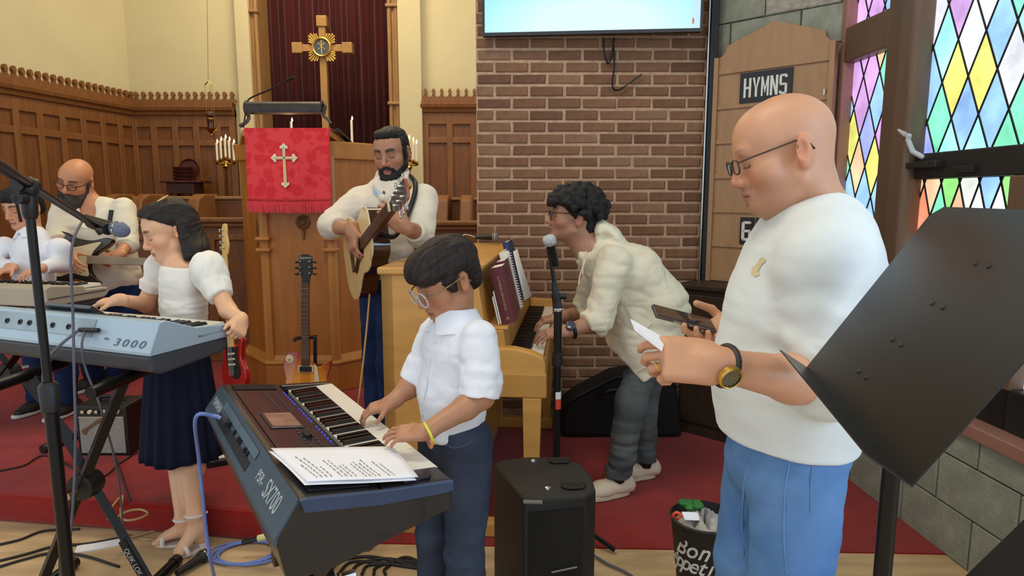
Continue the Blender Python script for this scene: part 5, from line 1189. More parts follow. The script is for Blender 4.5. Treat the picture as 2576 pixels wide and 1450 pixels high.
MB(Gk).lathe([(.024, 0), (.024, .003), (.001, .003)], Matrix.Translation((-.095, .385, 0)), 20).build('switch_plate', M_cream, ge); MB(Gk).lathe([(.006, .003), (.005, .016), (.001, .018)], Matrix.Translation((-.095, .385, 0)), 10).build('switch_tip', M_chrome, ge, smooth=40)
MB(Gk).bb((-.04, .13, 0), (.04, .145, .012)).build('bridge', M_chrome, ge, bevel=0.002)
for k in range(6): MB(Gk).tube([((k-2.5)*.010, .138, .013), ((k-2.5)*.0062, .83, .016)], .0008, 4).build('string', M_string, ge)
sgb = thing('guitar_stand', (GB.x, Yg+0.1, ZD), 'black guitar stand with padded yoke under the sunburst guitar', 'guitar stand')
yk = W(767, 852, 3.70)
MB().tube([(GB.x, Yg+0.12, ZD+0.05), (GB.x, yk.y+0.09, yk.z)], 0.011, 8).build('post', M_blackmetal, sgb, smooth=40)
MB().tube(catmull([W(742, 856, 3.62), W(746, 852, 3.68), W(767, 850, 3.78), W(790, 850, 3.68), W(794, 854, 3.62)], 6), 0.011, 8).build('yoke', M_black, sgb, smooth=40)
for s in (-1, 1):
    MB().tube([(GB.x, Yg+0.13, ZD+0.06), (GB.x+s*0.22, Yg+0.06, ZD+0.012)], 0.010, 8).build('leg', M_blackmetal, sgb, smooth=40)
    MB().tube([(GB.x, Yg+0.12, GB.z-0.035), (GB.x+s*0.09, GB.y-0.03, GB.z-0.016), (GB.x+s*0.09, GB.y-0.045, GB.z-0.012)], 0.009, 8).build('cradle_arm', M_black, sgb, smooth=40)
MB().tube([(GB.x, Yg+0.12, ZD+0.10), (GB.x, Yg+0.36, ZD+0.012)], 0.010, 8).build('leg', M_blackmetal, sgb, smooth=40)
# bass guitar
nut = W(566, 640, 3.62); bb = W(590, 985, 3.48); gy = nut-bb; gl = gy.length
Bx = Vector((.78, -.62, 0)); Bx = (Bx-gy.normalized()*Bx.dot(gy.normalized())).normalized()
BMx = Matrix((Bx, gy.normalized(), Bx.cross(gy.normalized()))).transposed().to_4x4(); BMx.translation = bb
kb_ = gl/1.03; Bk = BMx @ Matrix.Diagonal((kb_, kb_, kb_, 1))
ba = thing('bass_guitar', bb, 'red bass guitar with maple neck standing between the girl and the pulpit', 'guitar')
BO = [(0, 0), (.11, .01), (.165, .08), (.16, .16), (.12, .23), (.13, .30), (.15, .37), (.135, .40), (.10, .36), (.04, .33), (-.03, .36), (-.08, .43), (-.12, .46), (-.14, .43), (-.12, .34), (-.13, .25), (-.165, .17), (-.17, .09), (-.11, .01)]
MB(Bk).prism(poly_smooth(BO), -.04, 0).build('body', mat('bass_red', (176, 36, 26), 0.15, var=0.05, coat=0.8), ba, bevel=0.008)
MB(Bk).prism(poly_smooth([(0, .1), (.08, .1), (.11, .16), (.085, .24), (.09, .33), (.03, .32), (-.05, .36), (-.10, .40), (-.08, .28), (-.06, .18)]), 0.001, 0.004).build('pickguard', M_black, ba)
for y in (.20, .24, .28): MB(Bk).bb((-.05, y-.008, .004), (.05, y+.008, .010)).build('pickup', M_cream, ba, bevel=0.003)
M_mapleneck = mat('maple_neck', (226, 190, 112), 0.35, var=0.06)
MB(Bk).prism([(-.03, .33), (.03, .33), (.022, 1.03), (-.022, 1.03)], -.008, .014).build('neck', M_mapleneck, ba, bevel=0.003)
for f in (3, 5, 7, 9): 
    y = 1.03-.86*(1-2**(-(f-.5)/12)); MB(Bk).bb((-.014, y-.014, .014), (.014, y+.014, .0145)).build('inlay', M_black, ba)
MB(Bk).prism(poly_smooth([(-.024, 1.02), (.024, 1.02), (.045, 1.06), (.055, 1.10), (.040, 1.17), (.045, 1.22), (.035, 1.255), (.0, 1.26), (-.018, 1.235), (-.03, 1.15), (-.042, 1.07)], 4), -.014, .002).build('headstock', M_mapleneck, ba, bevel=0.003)
for k in range(4):
    y = 1.08+k*.045; MB(Bk).lathe([(.009, 0), (.009, .008), (.005, .014)], Matrix.Translation((.004-.002*k, y, .002)), 12).build('tuner_post', M_chrome, ba, smooth=40)
    MB(Bk).tube([(-.025, y, -.008), (-.065, y+.004, -.008)], .006, 8).build('tuner_shaft', M_chrome, ba, smooth=40); MB(Bk).box((-.075, y+.005, -.008), (.02, .028, .008)).build('tuner_ear', M_chrome, ba, bevel=0.003)
    MB(Bk).tube([((k-1.5)*.018, .12, .014), ((k-1.5)*.011, 1.03, .018)], .0013, 4).build('string', M_string, ba)
bst = thing('guitar_stand', (bb.x, bb.y+0.1, ZD), 'low black guitar stand holding the red bass', 'guitar stand')
bt = Vector((bb.x, bb.y+0.06, bb.z+0.1*0))
MB().tube([(bb.x, bb.y+0.13, ZD+0.03), (bb.x, bb.y+0.16, ZD+0.55)], 0.010, 8).build('post', M_blackmetal, bst, smooth=40)
for s in (-1, 1):
    MB().tube([(bb.x, bb.y+0.14, ZD+0.10), (bb.x+s*0.18, bb.y-0.04, ZD+0.012)], 0.010, 8).build('leg', M_blackmetal, bst, smooth=40)
    MB().tube([(bb.x, bb.y+0.14, ZD+0.16), (bb.x+s*0.07, bb.y-0.02, bb.z-0.02), (bb.x+s*0.07, bb.y-0.06, bb.z+0.01)], 0.009, 8).build('cradle_arm', M_black, bst, smooth=40)
# ================================================================ AMPLIFIER, PEDAL, FLOOR CLUTTER
am0 = G(206, 1147, ZD); am1 = G(332, 1140, ZD); Ya = am0.y
awid = am1.x-am0.x; ah = W(206, 1022, Ya).z-ZD
ap = thing('guitar_amplifier', ((am0.x+am1.x)/2, Ya+0.09, ZD), 'small practice amplifier with silver grille cloth behind the X stand', 'amplifier')
MB().bb((am0.x-0.012, Ya, ZD), (am1.x+0.012, Ya+0.18, ZD+ah)).build('cabinet', M_black, ap, bevel=0.006)
MB().bb((am0.x+0.004, Ya-0.005, ZD+0.015), (am1.x-0.004, Ya, ZD+ah-0.055)).build('grille_cloth', mat('grille_silver', (158, 156, 150), 0.7, var=0.12, scale=160, bump=0.5, bscale=500), ap, bevel=0.002)
MB().bb((am0.x+0.002, Ya-0.006, ZD+ah-0.058), (am1.x-0.002, Ya, ZD+ah-0.053)).build('trim_strip', M_chrome, ap)
for k in range(6):
    x = am0.x+0.03+k*(awid-0.06)/5; MB(frame((x, Ya-0.001, ZD+ah-0.028), (1, 0, 0), (0, 0, 1))).lathe([(0.010, 0), (0.009, 0.014), (0.001, 0.015)], n=12).build('knob', M_cream if k % 2 else M_chrome, ap, smooth=40)
MB().tube(catmull([(am0.x+0.05, Ya+0.09, ZD+ah), (am0.x+0.07, Ya+0.09, ZD+ah+0.02), (am1.x-0.07, Ya+0.09, ZD+ah+0.02), (am1.x-0.05, Ya+0.09, ZD+ah)], 6), 0.008, 8).build('handle', M_black, ap, smooth=50)
MB(frame((am0.x+0.09, Ya-0.006, ZD+ah-0.09), (1, 0, 0), (0, 0, 1))).prism([(-0.07, -0.05), (-0.055, -0.055), (-0.045, -0.03), (0.03, 0.02), (0.06, 0.035), (0.062, 0.045), (0.02, 0.03), (-0.055, -0.02), (-0.075, -0.03)], 0, 0.003).build('grille_logo', mat('logo_bronze', (126, 96, 70), 0.4, metal=0.4), ap)
c = G(548, 1168, ZD)
pd_ = thing('effect_pedal', c, 'small black pedal with white top at the edge of the red dais', 'pedal')
MB(Matrix.Translation(c) @ rotz(0.5)).bb((-0.05, -0.035, 0.0), (0.05, 0.035, 0.03)).build('base', M_black, pd_, bevel=0.006); MB(Matrix.Translation(c) @ rotz(0.5)).bb((-0.035, -0.02, 0.03), (0.04, 0.024, 0.036)).build('top_plate', M_white, pd_, bevel=0.003)
mic('microphone', 'black microphone lying on the wood floor near the girl sandals', G(446, 1458, 0.0)+Vector((0, 0, 0.022)), G(524, 1408, 0)+Vector((0, 0, 0.026)), ball=M_black)
def fl_(pts, z=0.0): return [G(px, py, z)+Vector((0, 0, 0.006)) for px, py in pts]
cable('floor_cable', 'beige cable looped in a figure on the red dais', fl_([(272, 1310), (282, 1280), (308, 1252), (304, 1290), (312, 1312), (345, 1310), (372, 1296), (352, 1286), (318, 1292), (290, 1312), (296, 1335)], ZD)+fl_([(330, 1352), (380, 1362), (440, 1356), (500, 1352)]), 0.0045, M_cbeige)
cable('floor_cable', 'beige cable crossing the wood floor under the X stand', fl_([(300, 1358), (345, 1352), (400, 1338), (450, 1345), (520, 1360)]), 0.0045, M_cbeige)
cable('floor_cable', 'black cable trailing over the floor from the left edge', fl_([(-20, 1378), (50, 1362), (110, 1340), (200, 1335)]), 0.005)
cable('floor_cable', 'black cable lying just below another at the left edge of the floor', fl_([(-20, 1420), (60, 1400), (140, 1378), (220, 1372), (330, 1352)]), 0.005)
cable('floor_cable', 'lowest black cable on the wood floor at the foot of the boom stand', fl_([(-20, 1436), (60, 1412), (130, 1396), (210, 1402), (300, 1430)]), 0.005)
cable('instrument_cable', 'thin dark cable running over the red dais past the amplifier', fl_([(-10, 1190), (60, 1175), (120, 1150), (240, 1205), (300, 1170), (345, 1140)], ZD), 0.004)
cable('instrument_cable', 'dark cable crossing the dais towards the girl legs', [p+Vector((0, 0, .009)) for p in fl_([(285, 1150), (300, 1180), (320, 1240), (330, 1270)], ZD)], 0.004)
jk = onback(0.69)
cable('instrument_cable', 'blue cable hanging from the back of the black keyboard', [jk @ Vector((-0.02, 0, 0.016)), jk @ Vector((-0.035, -0.005, 0.035)), jk @ Vector((-0.04, -0.03, 0.075)), W(500, 1150, 1.97), W(510, 1250, 1.98), W(520, 1350, 2.0), W(532, 1420, 2.02), G(548, 1470, 0.006), G(600, 1520, 0.006)], 0.006, M_cblue)
pg = thing('audio_plug', jk @ Vector((0, 0, 0)), 'black jack plug sticking out of the black keyboard back', 'plug'); MB(jk).cyl((-0.02, 0, 0.012), (0.05, 0.002, 0.014), 0.008, n=10).build('sleeve', M_black, pg, smooth=40)
coil = []
for t in np.linspace(0, 5.2*2*math.pi, 90):
    a = 0.12+0.018*math.sin(t*0.37); c_ = G(620, 1398, 0); coil.append(Vector((c_.x+a*1.0*math.cos(t)+0.01*math.sin(t*0.21), c_.y+0.085*math.sin(t), 0.008+0.0015*t/6)))
cable('coiled_cable', 'coil of blue-violet cable on the floor under the black keyboard', coil, 0.0042, M_cblue, k=2)
cable('instrument_cable', 'grey cable looping from the silver keyboard down to the floor', [bk2(0.30) @ Vector((-0.03, 0, 0.012)), W(150, 870, 2.14), W(120, 905, 2.12), W(108, 960, 2.12), W(120, 1100, 2.14), W(140, 1250, 2.16), W(150, 1400, 2.2), G(160, 1480, 0.006), G(240, 1500, 0.006)], 0.005, M_cgrey)
cable('instrument_cable', 'thin grey cable hanging from the silver keyboard plug', [bk2(0.30) @ Vector((0.0, -0.004, 0.012)), W(206, 870, 2.12), W(216, 930, 2.13), W(248, 1010, 2.15), W(268, 1080, 2.2), W(285, 1140, 2.3), W(300, 1220, 2.35), G(310, 1330, ZD)], 0.004, M_cgrey)
cable('guitar_cable', 'tan guitar lead falling from the acoustic guitar to the floor', [W(930, 740, 3.02), W(925, 800, 3.0), W(915, 900, 2.96), W(905, 985, 2.92), W(898, 1060, 2.9), G(890, 1260, ZD+0.006)], 0.005, M_cbeige)
c = G(862, 1384, 0.0)
ps = thing('power_adapter', c, 'white power adapter lying on the floor below the black keyboard', 'adapter')
MB(Matrix.Translation(c) @ rotz(-0.5)).bb((-0.05, -0.02, 0), (0.04, 0.02, 0.025)).build('body', M_white, ps, bevel=0.008)
bend([c+Vector((-0.04, 0.02, 0.012)), G(842, 1364, 0)+Vector((0, 0, 0.02)), G(838, 1345, 0)+Vector((0, 0, 0.03)), G(842, 1330, ZD)], 0.007, 'cord', M_white, ps)
for k in range(6):
    pts_ = [(820+k*30, 1450), (860+k*22, 1415+k*4), (930+k*18, 1405+((k*37) % 23)), (1010+k*14, 1420+((k*29) % 19)), (1075+k*10, 1436+k*3)]
    cable('floor_cable', ['first', 'second', 'third', 'fourth', 'fifth', 'sixth'][k]+' black cable of the tangle at the boy feet, counted from the X stand', fl_(pts_), 0.006)
cable('floor_cable', 'pale cable running along the red carpet edge beside the loudspeaker', [G(1490, 1395, 0.012), G(1530, 1420, 0.012), G(1570, 1438, 0.012), G(1620, 1470, 0.012)], 0.005, M_cgrey)
tp = thing('cable_tag', G(668, 1352, 0.0), 'black plug with pale yellow label tied into the blue cable coil', 'plug')
a, b = W(610, 1366, 2.38), W(690, 1345, 2.38)
MB().tube([a, b], 0.010, 8).build('plug', M_black, tp, smooth=40); MB().tube([a.lerp(b, 0.5), a.lerp(b, 0.85)], 0.0135, 8).build('label', mat('label_yellow', (222, 214, 150), 0.6), tp, smooth=40)
pl0 = G(250, 1375, 0.0)
pk = MB(Matrix.Translation(pl0) @ rotz(0.45)).bb((-0.08, -0.03, 0), (0.08, 0.03, 0.006)).build('paper_slip', M_paper, None); tag(pk, 'small white paper slip on the wood floor under the X stand', 'paper')

# ================================================================ DARK CABINET AND CASE AT THE BACK WALL
M_dkoak = mat('cabinet_dark', (58, 44, 34), 0.5, var=0.15, scale=5, stretch=(5, 5, 1))
ca = W(1748, 735, 3.86); CBM = frame(PA+PN*0.03+PD*0.0, PD, (0, 0, 1))
cab = thing('wall_cabinet', PA+PN*0.2+PD*0.3, 'dark wooden cabinet standing below the hymn board', 'cabinet')
zc = 0.90
MB(CBM).bb((0.02, 0, 0), (0.72, zc-0.03, 0.24)).build('body', M_dkoak, cab, bevel=0.004)
MB(CBM).bb((0.0, zc-0.03, -0.005), (0.74, zc, 0.27)).build('top', M_dkoak, cab, bevel=0.006)
for k in range(2):
    dr = MB(CBM).bb((0.04+0.335*k, 0.08, 0.24), (0.36+0.335*k, zc-0.06, 0.258)).build('door', M_dkoak, cab, bevel=0.005); MB(CBM).sphere((0.33+0.08*k, 0.5, 0.27), 0.014, 10).build('knob', M_brass, dr, smooth=60)
MB(CBM).bb((0.02, 0, 0.24), (0.72, 0.06, 0.25)).build('plinth', M_dkoak, cab)
M_soft = mat('soft_case_black', (14, 14, 15), 0.85, var=0.2, scale=10, bump=0.3, bscale=120)
gb0 = W(1404, 1120, 3.55); 
gc = thing('instrument_case', Vector((0.47, 3.7, 0.006)), 'black soft instrument case leaning on the brick wall behind the singer', 'case')
cw = [W(1410, 1150, 3.7), W(1416, 1010, 3.7), W(1450, 985, 3.7), W(1540, 938, 3.7), W(1640, 925, 3.7), W(1700, 960, 3.7), W(1712, 1150, 3.7)]  # right end of the outline also blacks in a shaded stretch of wall
MB().prism([(p.x, max(p.z, 0.008)) for p in cw], 3.66, 3.84, Matrix(((1, 0, 0, 0), (0, 0, 1, 0), (0, 1, 0, 0), (0, 0, 0, 1)))).build('shell', M_soft, gc, bevel=0.03, seg=3)
MB().tube([Vector((p.x, 3.655, max(p.z, .04)-.02)) for p in cw[1:6]], 0.006, 6).build('zip', M_black, gc)
MB().tube(catmull([W(1500, 1000, 3.65), W(1530, 985, 3.62), W(1570, 980, 3.62), W(1600, 985, 3.65)], 6), 0.012, 8).build('handle', M_black, gc, smooth=60)
print('GBz', GB.z, 'keytop', ZB+.05, 'grey keytop', ZG+.07)
# ================================================================ SMOOTH-SURFACE MODELLING (signed distance -> surface nets)
_LAT = RNG.rand(32, 32, 32).astype(np.float32)
def vnoise(P, sc, seed=0):
    Q = P*np.asarray(sc, dtype=np.float32)+seed*7.31; I = np.floor(Q).astype(int); F = Q-I; F = F*F*(3-2*F); I &= 31; J = (I+1) & 31
    def g(a, b, c): return _LAT[a[:, 0], b[:, 1], c[:, 2]]
    x, y, z = F[:, 0], F[:, 1], F[:, 2]
    c00 = g(I, I, I)*(1-x)+g(J, I, I)*x; c10 = g(I, J, I)*(1-x)+g(J, J, I)*x
    c01 = g(I, I, J)*(1-x)+g(J, I, J)*x; c11 = g(I, J, J)*(1-x)+g(J, J, J)*x
    return (c00*(1-y)+c10*y)*(1-z)+(c01*(1-y)+c11*y)*z
def npv(v): return np.array(tuple(v), dtype=np.float32)
class SDF:
    def __init__(s): s.ops = []
    def _add(s, fn, lo, hi, k, op): s.ops.append((fn, np.minimum(lo, hi), np.maximum(lo, hi), k, op)); return s
    def cone(s, a, b, ra, rb=None, k=0.012, op='u', flat=False):
        a, b = npv(a), npv(b); rb = ra if rb is None else rb; ab = b-a; L = float(np.dot(ab, ab))+1e-12; ln = math.sqrt(L); m = max(ra, rb)
        def fn(X, Y, Z):
            px, py, pz = X-a[0], Y-a[1], Z-a[2]; t0 = (px*ab[0]+py*ab[1]+pz*ab[2])/L; t = np.clip(t0, 0, 1)
            d = np.sqrt((px-t*ab[0])**2+(py-t*ab[1])**2+(pz-t*ab[2])**2)-(ra+(rb-ra)*t)
            if flat:
                pr = np.sqrt(np.maximum(px**2+py**2+pz**2-t0*t0*L, 0))-(ra+(rb-ra)*t); d = np.maximum(pr, np.maximum(-t0, t0-1)*ln)
            return d
        return s._add(fn, np.minimum(a, b)-m, np.maximum(a, b)+m, k, op)
    def econe(s, a, b, va, vb, lat, k=0.03, op='u', flat=False):
        """elliptic cone; va=(lateral radius, depth radius) at a, vb at b; lat = lateral direction"""
        a, b = npv(a), npv(b); ab = b-a; ln = float(np.linalg.norm(ab))+1e-9; ax = ab/ln
        l = npv(lat); l = l-ax*np.dot(l, ax); l /= np.linalg.norm(l); w = np.cross(ax, l); m = max(*va, *vb)
        def fn(X, Y, Z):
            px, py, pz = X-a[0], Y-a[1], Z-a[2]; u = px*ax[0]+py*ax[1]+pz*ax[2]; t = np.clip(u/ln, 0, 1); du = u-t*ln
            v = px*l[0]+py*l[1]+pz*l[2]; q = px*w[0]+py*w[1]+pz*w[2]
            rv = va[0]+(vb[0]-va[0])*t; rw = va[1]+(vb[1]-va[1])*t; rm = np.minimum(rv, rw)
            if flat:
                k0 = np.sqrt((v/rv)**2+(q/rw)**2); return np.maximum((k0-1)*rm, np.abs(du)-0.0005*0)
            k0 = np.sqrt((v/rv)**2+(q/rw)**2+(du/rm)**2); k1 = np.sqrt((v/rv**2)**2+(q/rw**2)**2+(du/rm**2)**2)+1e-9
            return k0*(k0-1)/k1
        return s._add(fn, np.minimum(a, b)-m, np.maximum(a, b)+m, k, op)
    def ell(s, c, r, R=None, k=0.012, op='u'):
        c = npv(c); r = [r]*3 if not isinstance(r, (tuple, list)) else r; A = np.eye(3, dtype=np.float32) if R is None else np.array([list(x) for x in R], dtype=np.float32); m = max(r)
        def fn(X, Y, Z):
            px, py, pz = X-c[0], Y-c[1], Z-c[2]
            q = [(px*A[0][i]+py*A[1][i]+pz*A[2][i]) for i in range(3)]
            k0 = np.sqrt(sum((q[i]/r[i])**2 for i in range(3))); k1 = np.sqrt(sum((q[i]/r[i]**2)**2 for i in range(3)))+1e-9
            return k0*(k0-1)/k1
        return s._add(fn, c-m, c+m, k, op)
    def box(s, c, h, R, rad=0.005, k=0.008, op='u'):
        c = npv(c); A = np.array([list(x) for x in R], dtype=np.float32); m = math.sqrt(sum(x*x for x in h))
        def fn(X, Y, Z):
            px, py, pz = X-c[0], Y-c[1], Z-c[2]; q = [np.abs(px*A[0][i]+py*A[1][i]+pz*A[2][i])-(h[i]-rad) for i in range(3)]
            return np.sqrt(sum(np.maximum(x, 0)**2 for x in q))+np.minimum(np.maximum(np.maximum(q[0], q[1]), q[2]), 0)-rad
        return s._add(fn, c-m, c+m, k, op)
    def plane(s, p, n, lo, hi, k=0.004):
        """remove the side n points to, inside the box lo..hi"""
        p = npv(p); n = npv(Vector(n).normalized())
        return s._add(lambda X, Y, Z: -((X-p[0])*n[0]+(Y-p[1])*n[1]+(Z-p[2])*n[2]), npv(lo), npv(hi), k, 's')
    def mesh(s, h, wrinkle=None, smooth=1):
        us = [o for o in s.ops if o[4] == 'u']
        lo = np.min([o[1] for o in us], axis=0)-3*h; hi = np.max([o[2] for o in us], axis=0)+3*h
        n = np.ceil((hi-lo)/h).astype(int)+1
        ax = [(lo[i]+h*np.arange(n[i])).astype(np.float32) for i in range(3)]
        D = np.full(tuple(n), 0.06, dtype=np.float32)
        for fn, a, b, k, op in s.ops:
            m = max(1.3*k, 3*h); i0 = np.clip(np.floor((a-m-lo)/h).astype(int), 0, n-1); i1 = np.clip(np.ceil((b+m-lo)/h).astype(int)+1, 0, n)
            if np.any(i1 <= i0): continue
            sl = tuple(slice(i0[i], i1[i]) for i in range(3))
            d = fn(ax[0][sl[0]][:, None, None], ax[1][sl[1]][None, :, None], ax[2][sl[2]][None, None, :]).astype(np.float32)
            E = D[sl]
            if op == 'u':
                q = np.clip(0.5+0.5*(E-d)/k, 0, 1); D[sl] = E+(d-E)*q-k*q*(1-q)
            else:
                d = -d; q = np.clip(0.5-0.5*(E-d)/k, 0, 1); D[sl] = E+(d-E)*q+k*q*(1-q)
        S_ = D < 0
        c = np.zeros(tuple(n-1), dtype=np.int8)
        for dx in (0, 1):
            for dy in (0, 1):
                for dz in (0, 1): c += S_[dx:n[0]-1+dx, dy:n[1]-1+dy, dz:n[2]-1+dz]
        mask = (c > 0) & (c < 8); cells = np.argwhere(mask); idx = np.full(mask.shape, -1, dtype=np.int32); idx[mask] = np.arange(len(cells))
        acc = np.zeros((len(cells), 3), np.float32); cnt = np.zeros((len(cells), 1), np.float32)
        for a0 in ((0, 0, 0), (0, 1, 0), (0, 0, 1), (0, 1, 1), (1, 0, 0), (1, 0, 1), (1, 1, 0)):
            for axn in range(3):
                if a0[axn]: continue
                b0 = list(a0); b0[axn] = 1
                da = D[cells[:, 0]+a0[0], cells[:, 1]+a0[1], cells[:, 2]+a0[2]]; db = D[cells[:, 0]+b0[0], cells[:, 1]+b0[1], cells[:, 2]+b0[2]]
                cr = (da < 0) != (db < 0); t = np.where(cr, da/(da-db+1e-12), 0)
                p = np.repeat(np.array([a0], np.float32), len(cells), 0); p[:, axn] += t
                acc += p*cr[:, None]; cnt += cr[:, None]
        V = (cells+acc/np.maximum(cnt, 1))*h+lo
        quads = []
        for axn in range(3):
            A = S_.take(range(0, n[axn]-1), axn); B = S_.take(range(1, n[axn]), axn)
            e = np.argwhere(A != B); o1, o2 = [i for i in range(3) if i != axn]
            e = e[(e[:, o1] > 0) & (e[:, o2] > 0) & (e[:, o1] < n[o1]-1) & (e[:, o2] < n[o2]-1)]
            def ix(d1, d2):
                q = e.copy(); q[:, o1] += d1; q[:, o2] += d2; return idx[q[:, 0], q[:, 1], q[:, 2]]
            f = np.stack([ix(-1, -1), ix(0, -1), ix(0, 0), ix(-1, 0)], 1)
            ins = S_[e[:, 0], e[:, 1], e[:, 2]]; flip = ins if axn != 1 else ~ins
            f[~flip] = f[~flip][:, ::-1]; quads.append(f)
        Q = np.concatenate(quads); Q = Q[(Q >= 0).all(1)]
        for _ in range(smooth): V = relax(V, Q)
        if wrinkle is not None: V = V+normals(V, Q)*wrinkle(V)[:, None]
        return V.astype(np.float32), Q
def relax(V, Q, w=0.5):
    A = np.zeros_like(V); C = np.zeros((len(V), 1), np.float32)
    for i in range(4):
        for j in (1, 3):
            np.add.at(A, Q[:, i], V[Q[:, (i+j) % 4]]); np.add.at(C, Q[:, i], 1)
    return V*(1-w)+w*A/np.maximum(C, 1)
def normals(V, Q):
    N = np.zeros_like(V); f = np.cross(V[Q[:, 2]]-V[Q[:, 0]], V[Q[:, 3]]-V[Q[:, 1]])
    for i in range(4): np.add.at(N, Q[:, i], f)
    return N/(np.linalg.norm(N, axis=1, keepdims=True)+1e-12)
def mesh_obj(name, V, Q, m, parent, color=None):
    og = npv(org(parent)); me = bpy.data.meshes.new(name)
    me.vertices.add(len(V)); me.vertices.foreach_set('co', (V-og).astype(np.float32).ravel())
    me.loops.add(len(Q)*4); me.polygons.add(len(Q))
    me.loops.foreach_set('vertex_index', Q.astype(np.int32).ravel())
    me.polygons.foreach_set('loop_start', np.arange(0, len(Q)*4, 4, dtype=np.int32)); me.polygons.foreach_set('loop_total', np.full(len(Q), 4, dtype=np.int32))
    me.polygons.foreach_set('use_smooth', np.ones(len(Q), dtype=bool))
    me.update(calc_edges=True); me.validate()
    if color is not None:
        ca = me.color_attributes.new('tint', 'FLOAT_COLOR', 'POINT'); ca.data.foreach_set('color', np.concatenate([color, np.ones((len(V), 1))], 1).astype(np.float32).ravel())
    me.materials.append(m)
    o = bpy.data.objects.new(name, me); return place(o, parent)
def folds(amp, sc, seed=1, ridge=True):
    def f(V):
        q = vnoise(V, sc, seed); q2 = vnoise(V, np.array(sc)*2.1, seed+3)
        if ridge: q = np.abs(2*q-1); q2 = np.abs(2*q2-1)
        return amp*((q-0.4)+0.45*(q2-0.4))
    return f
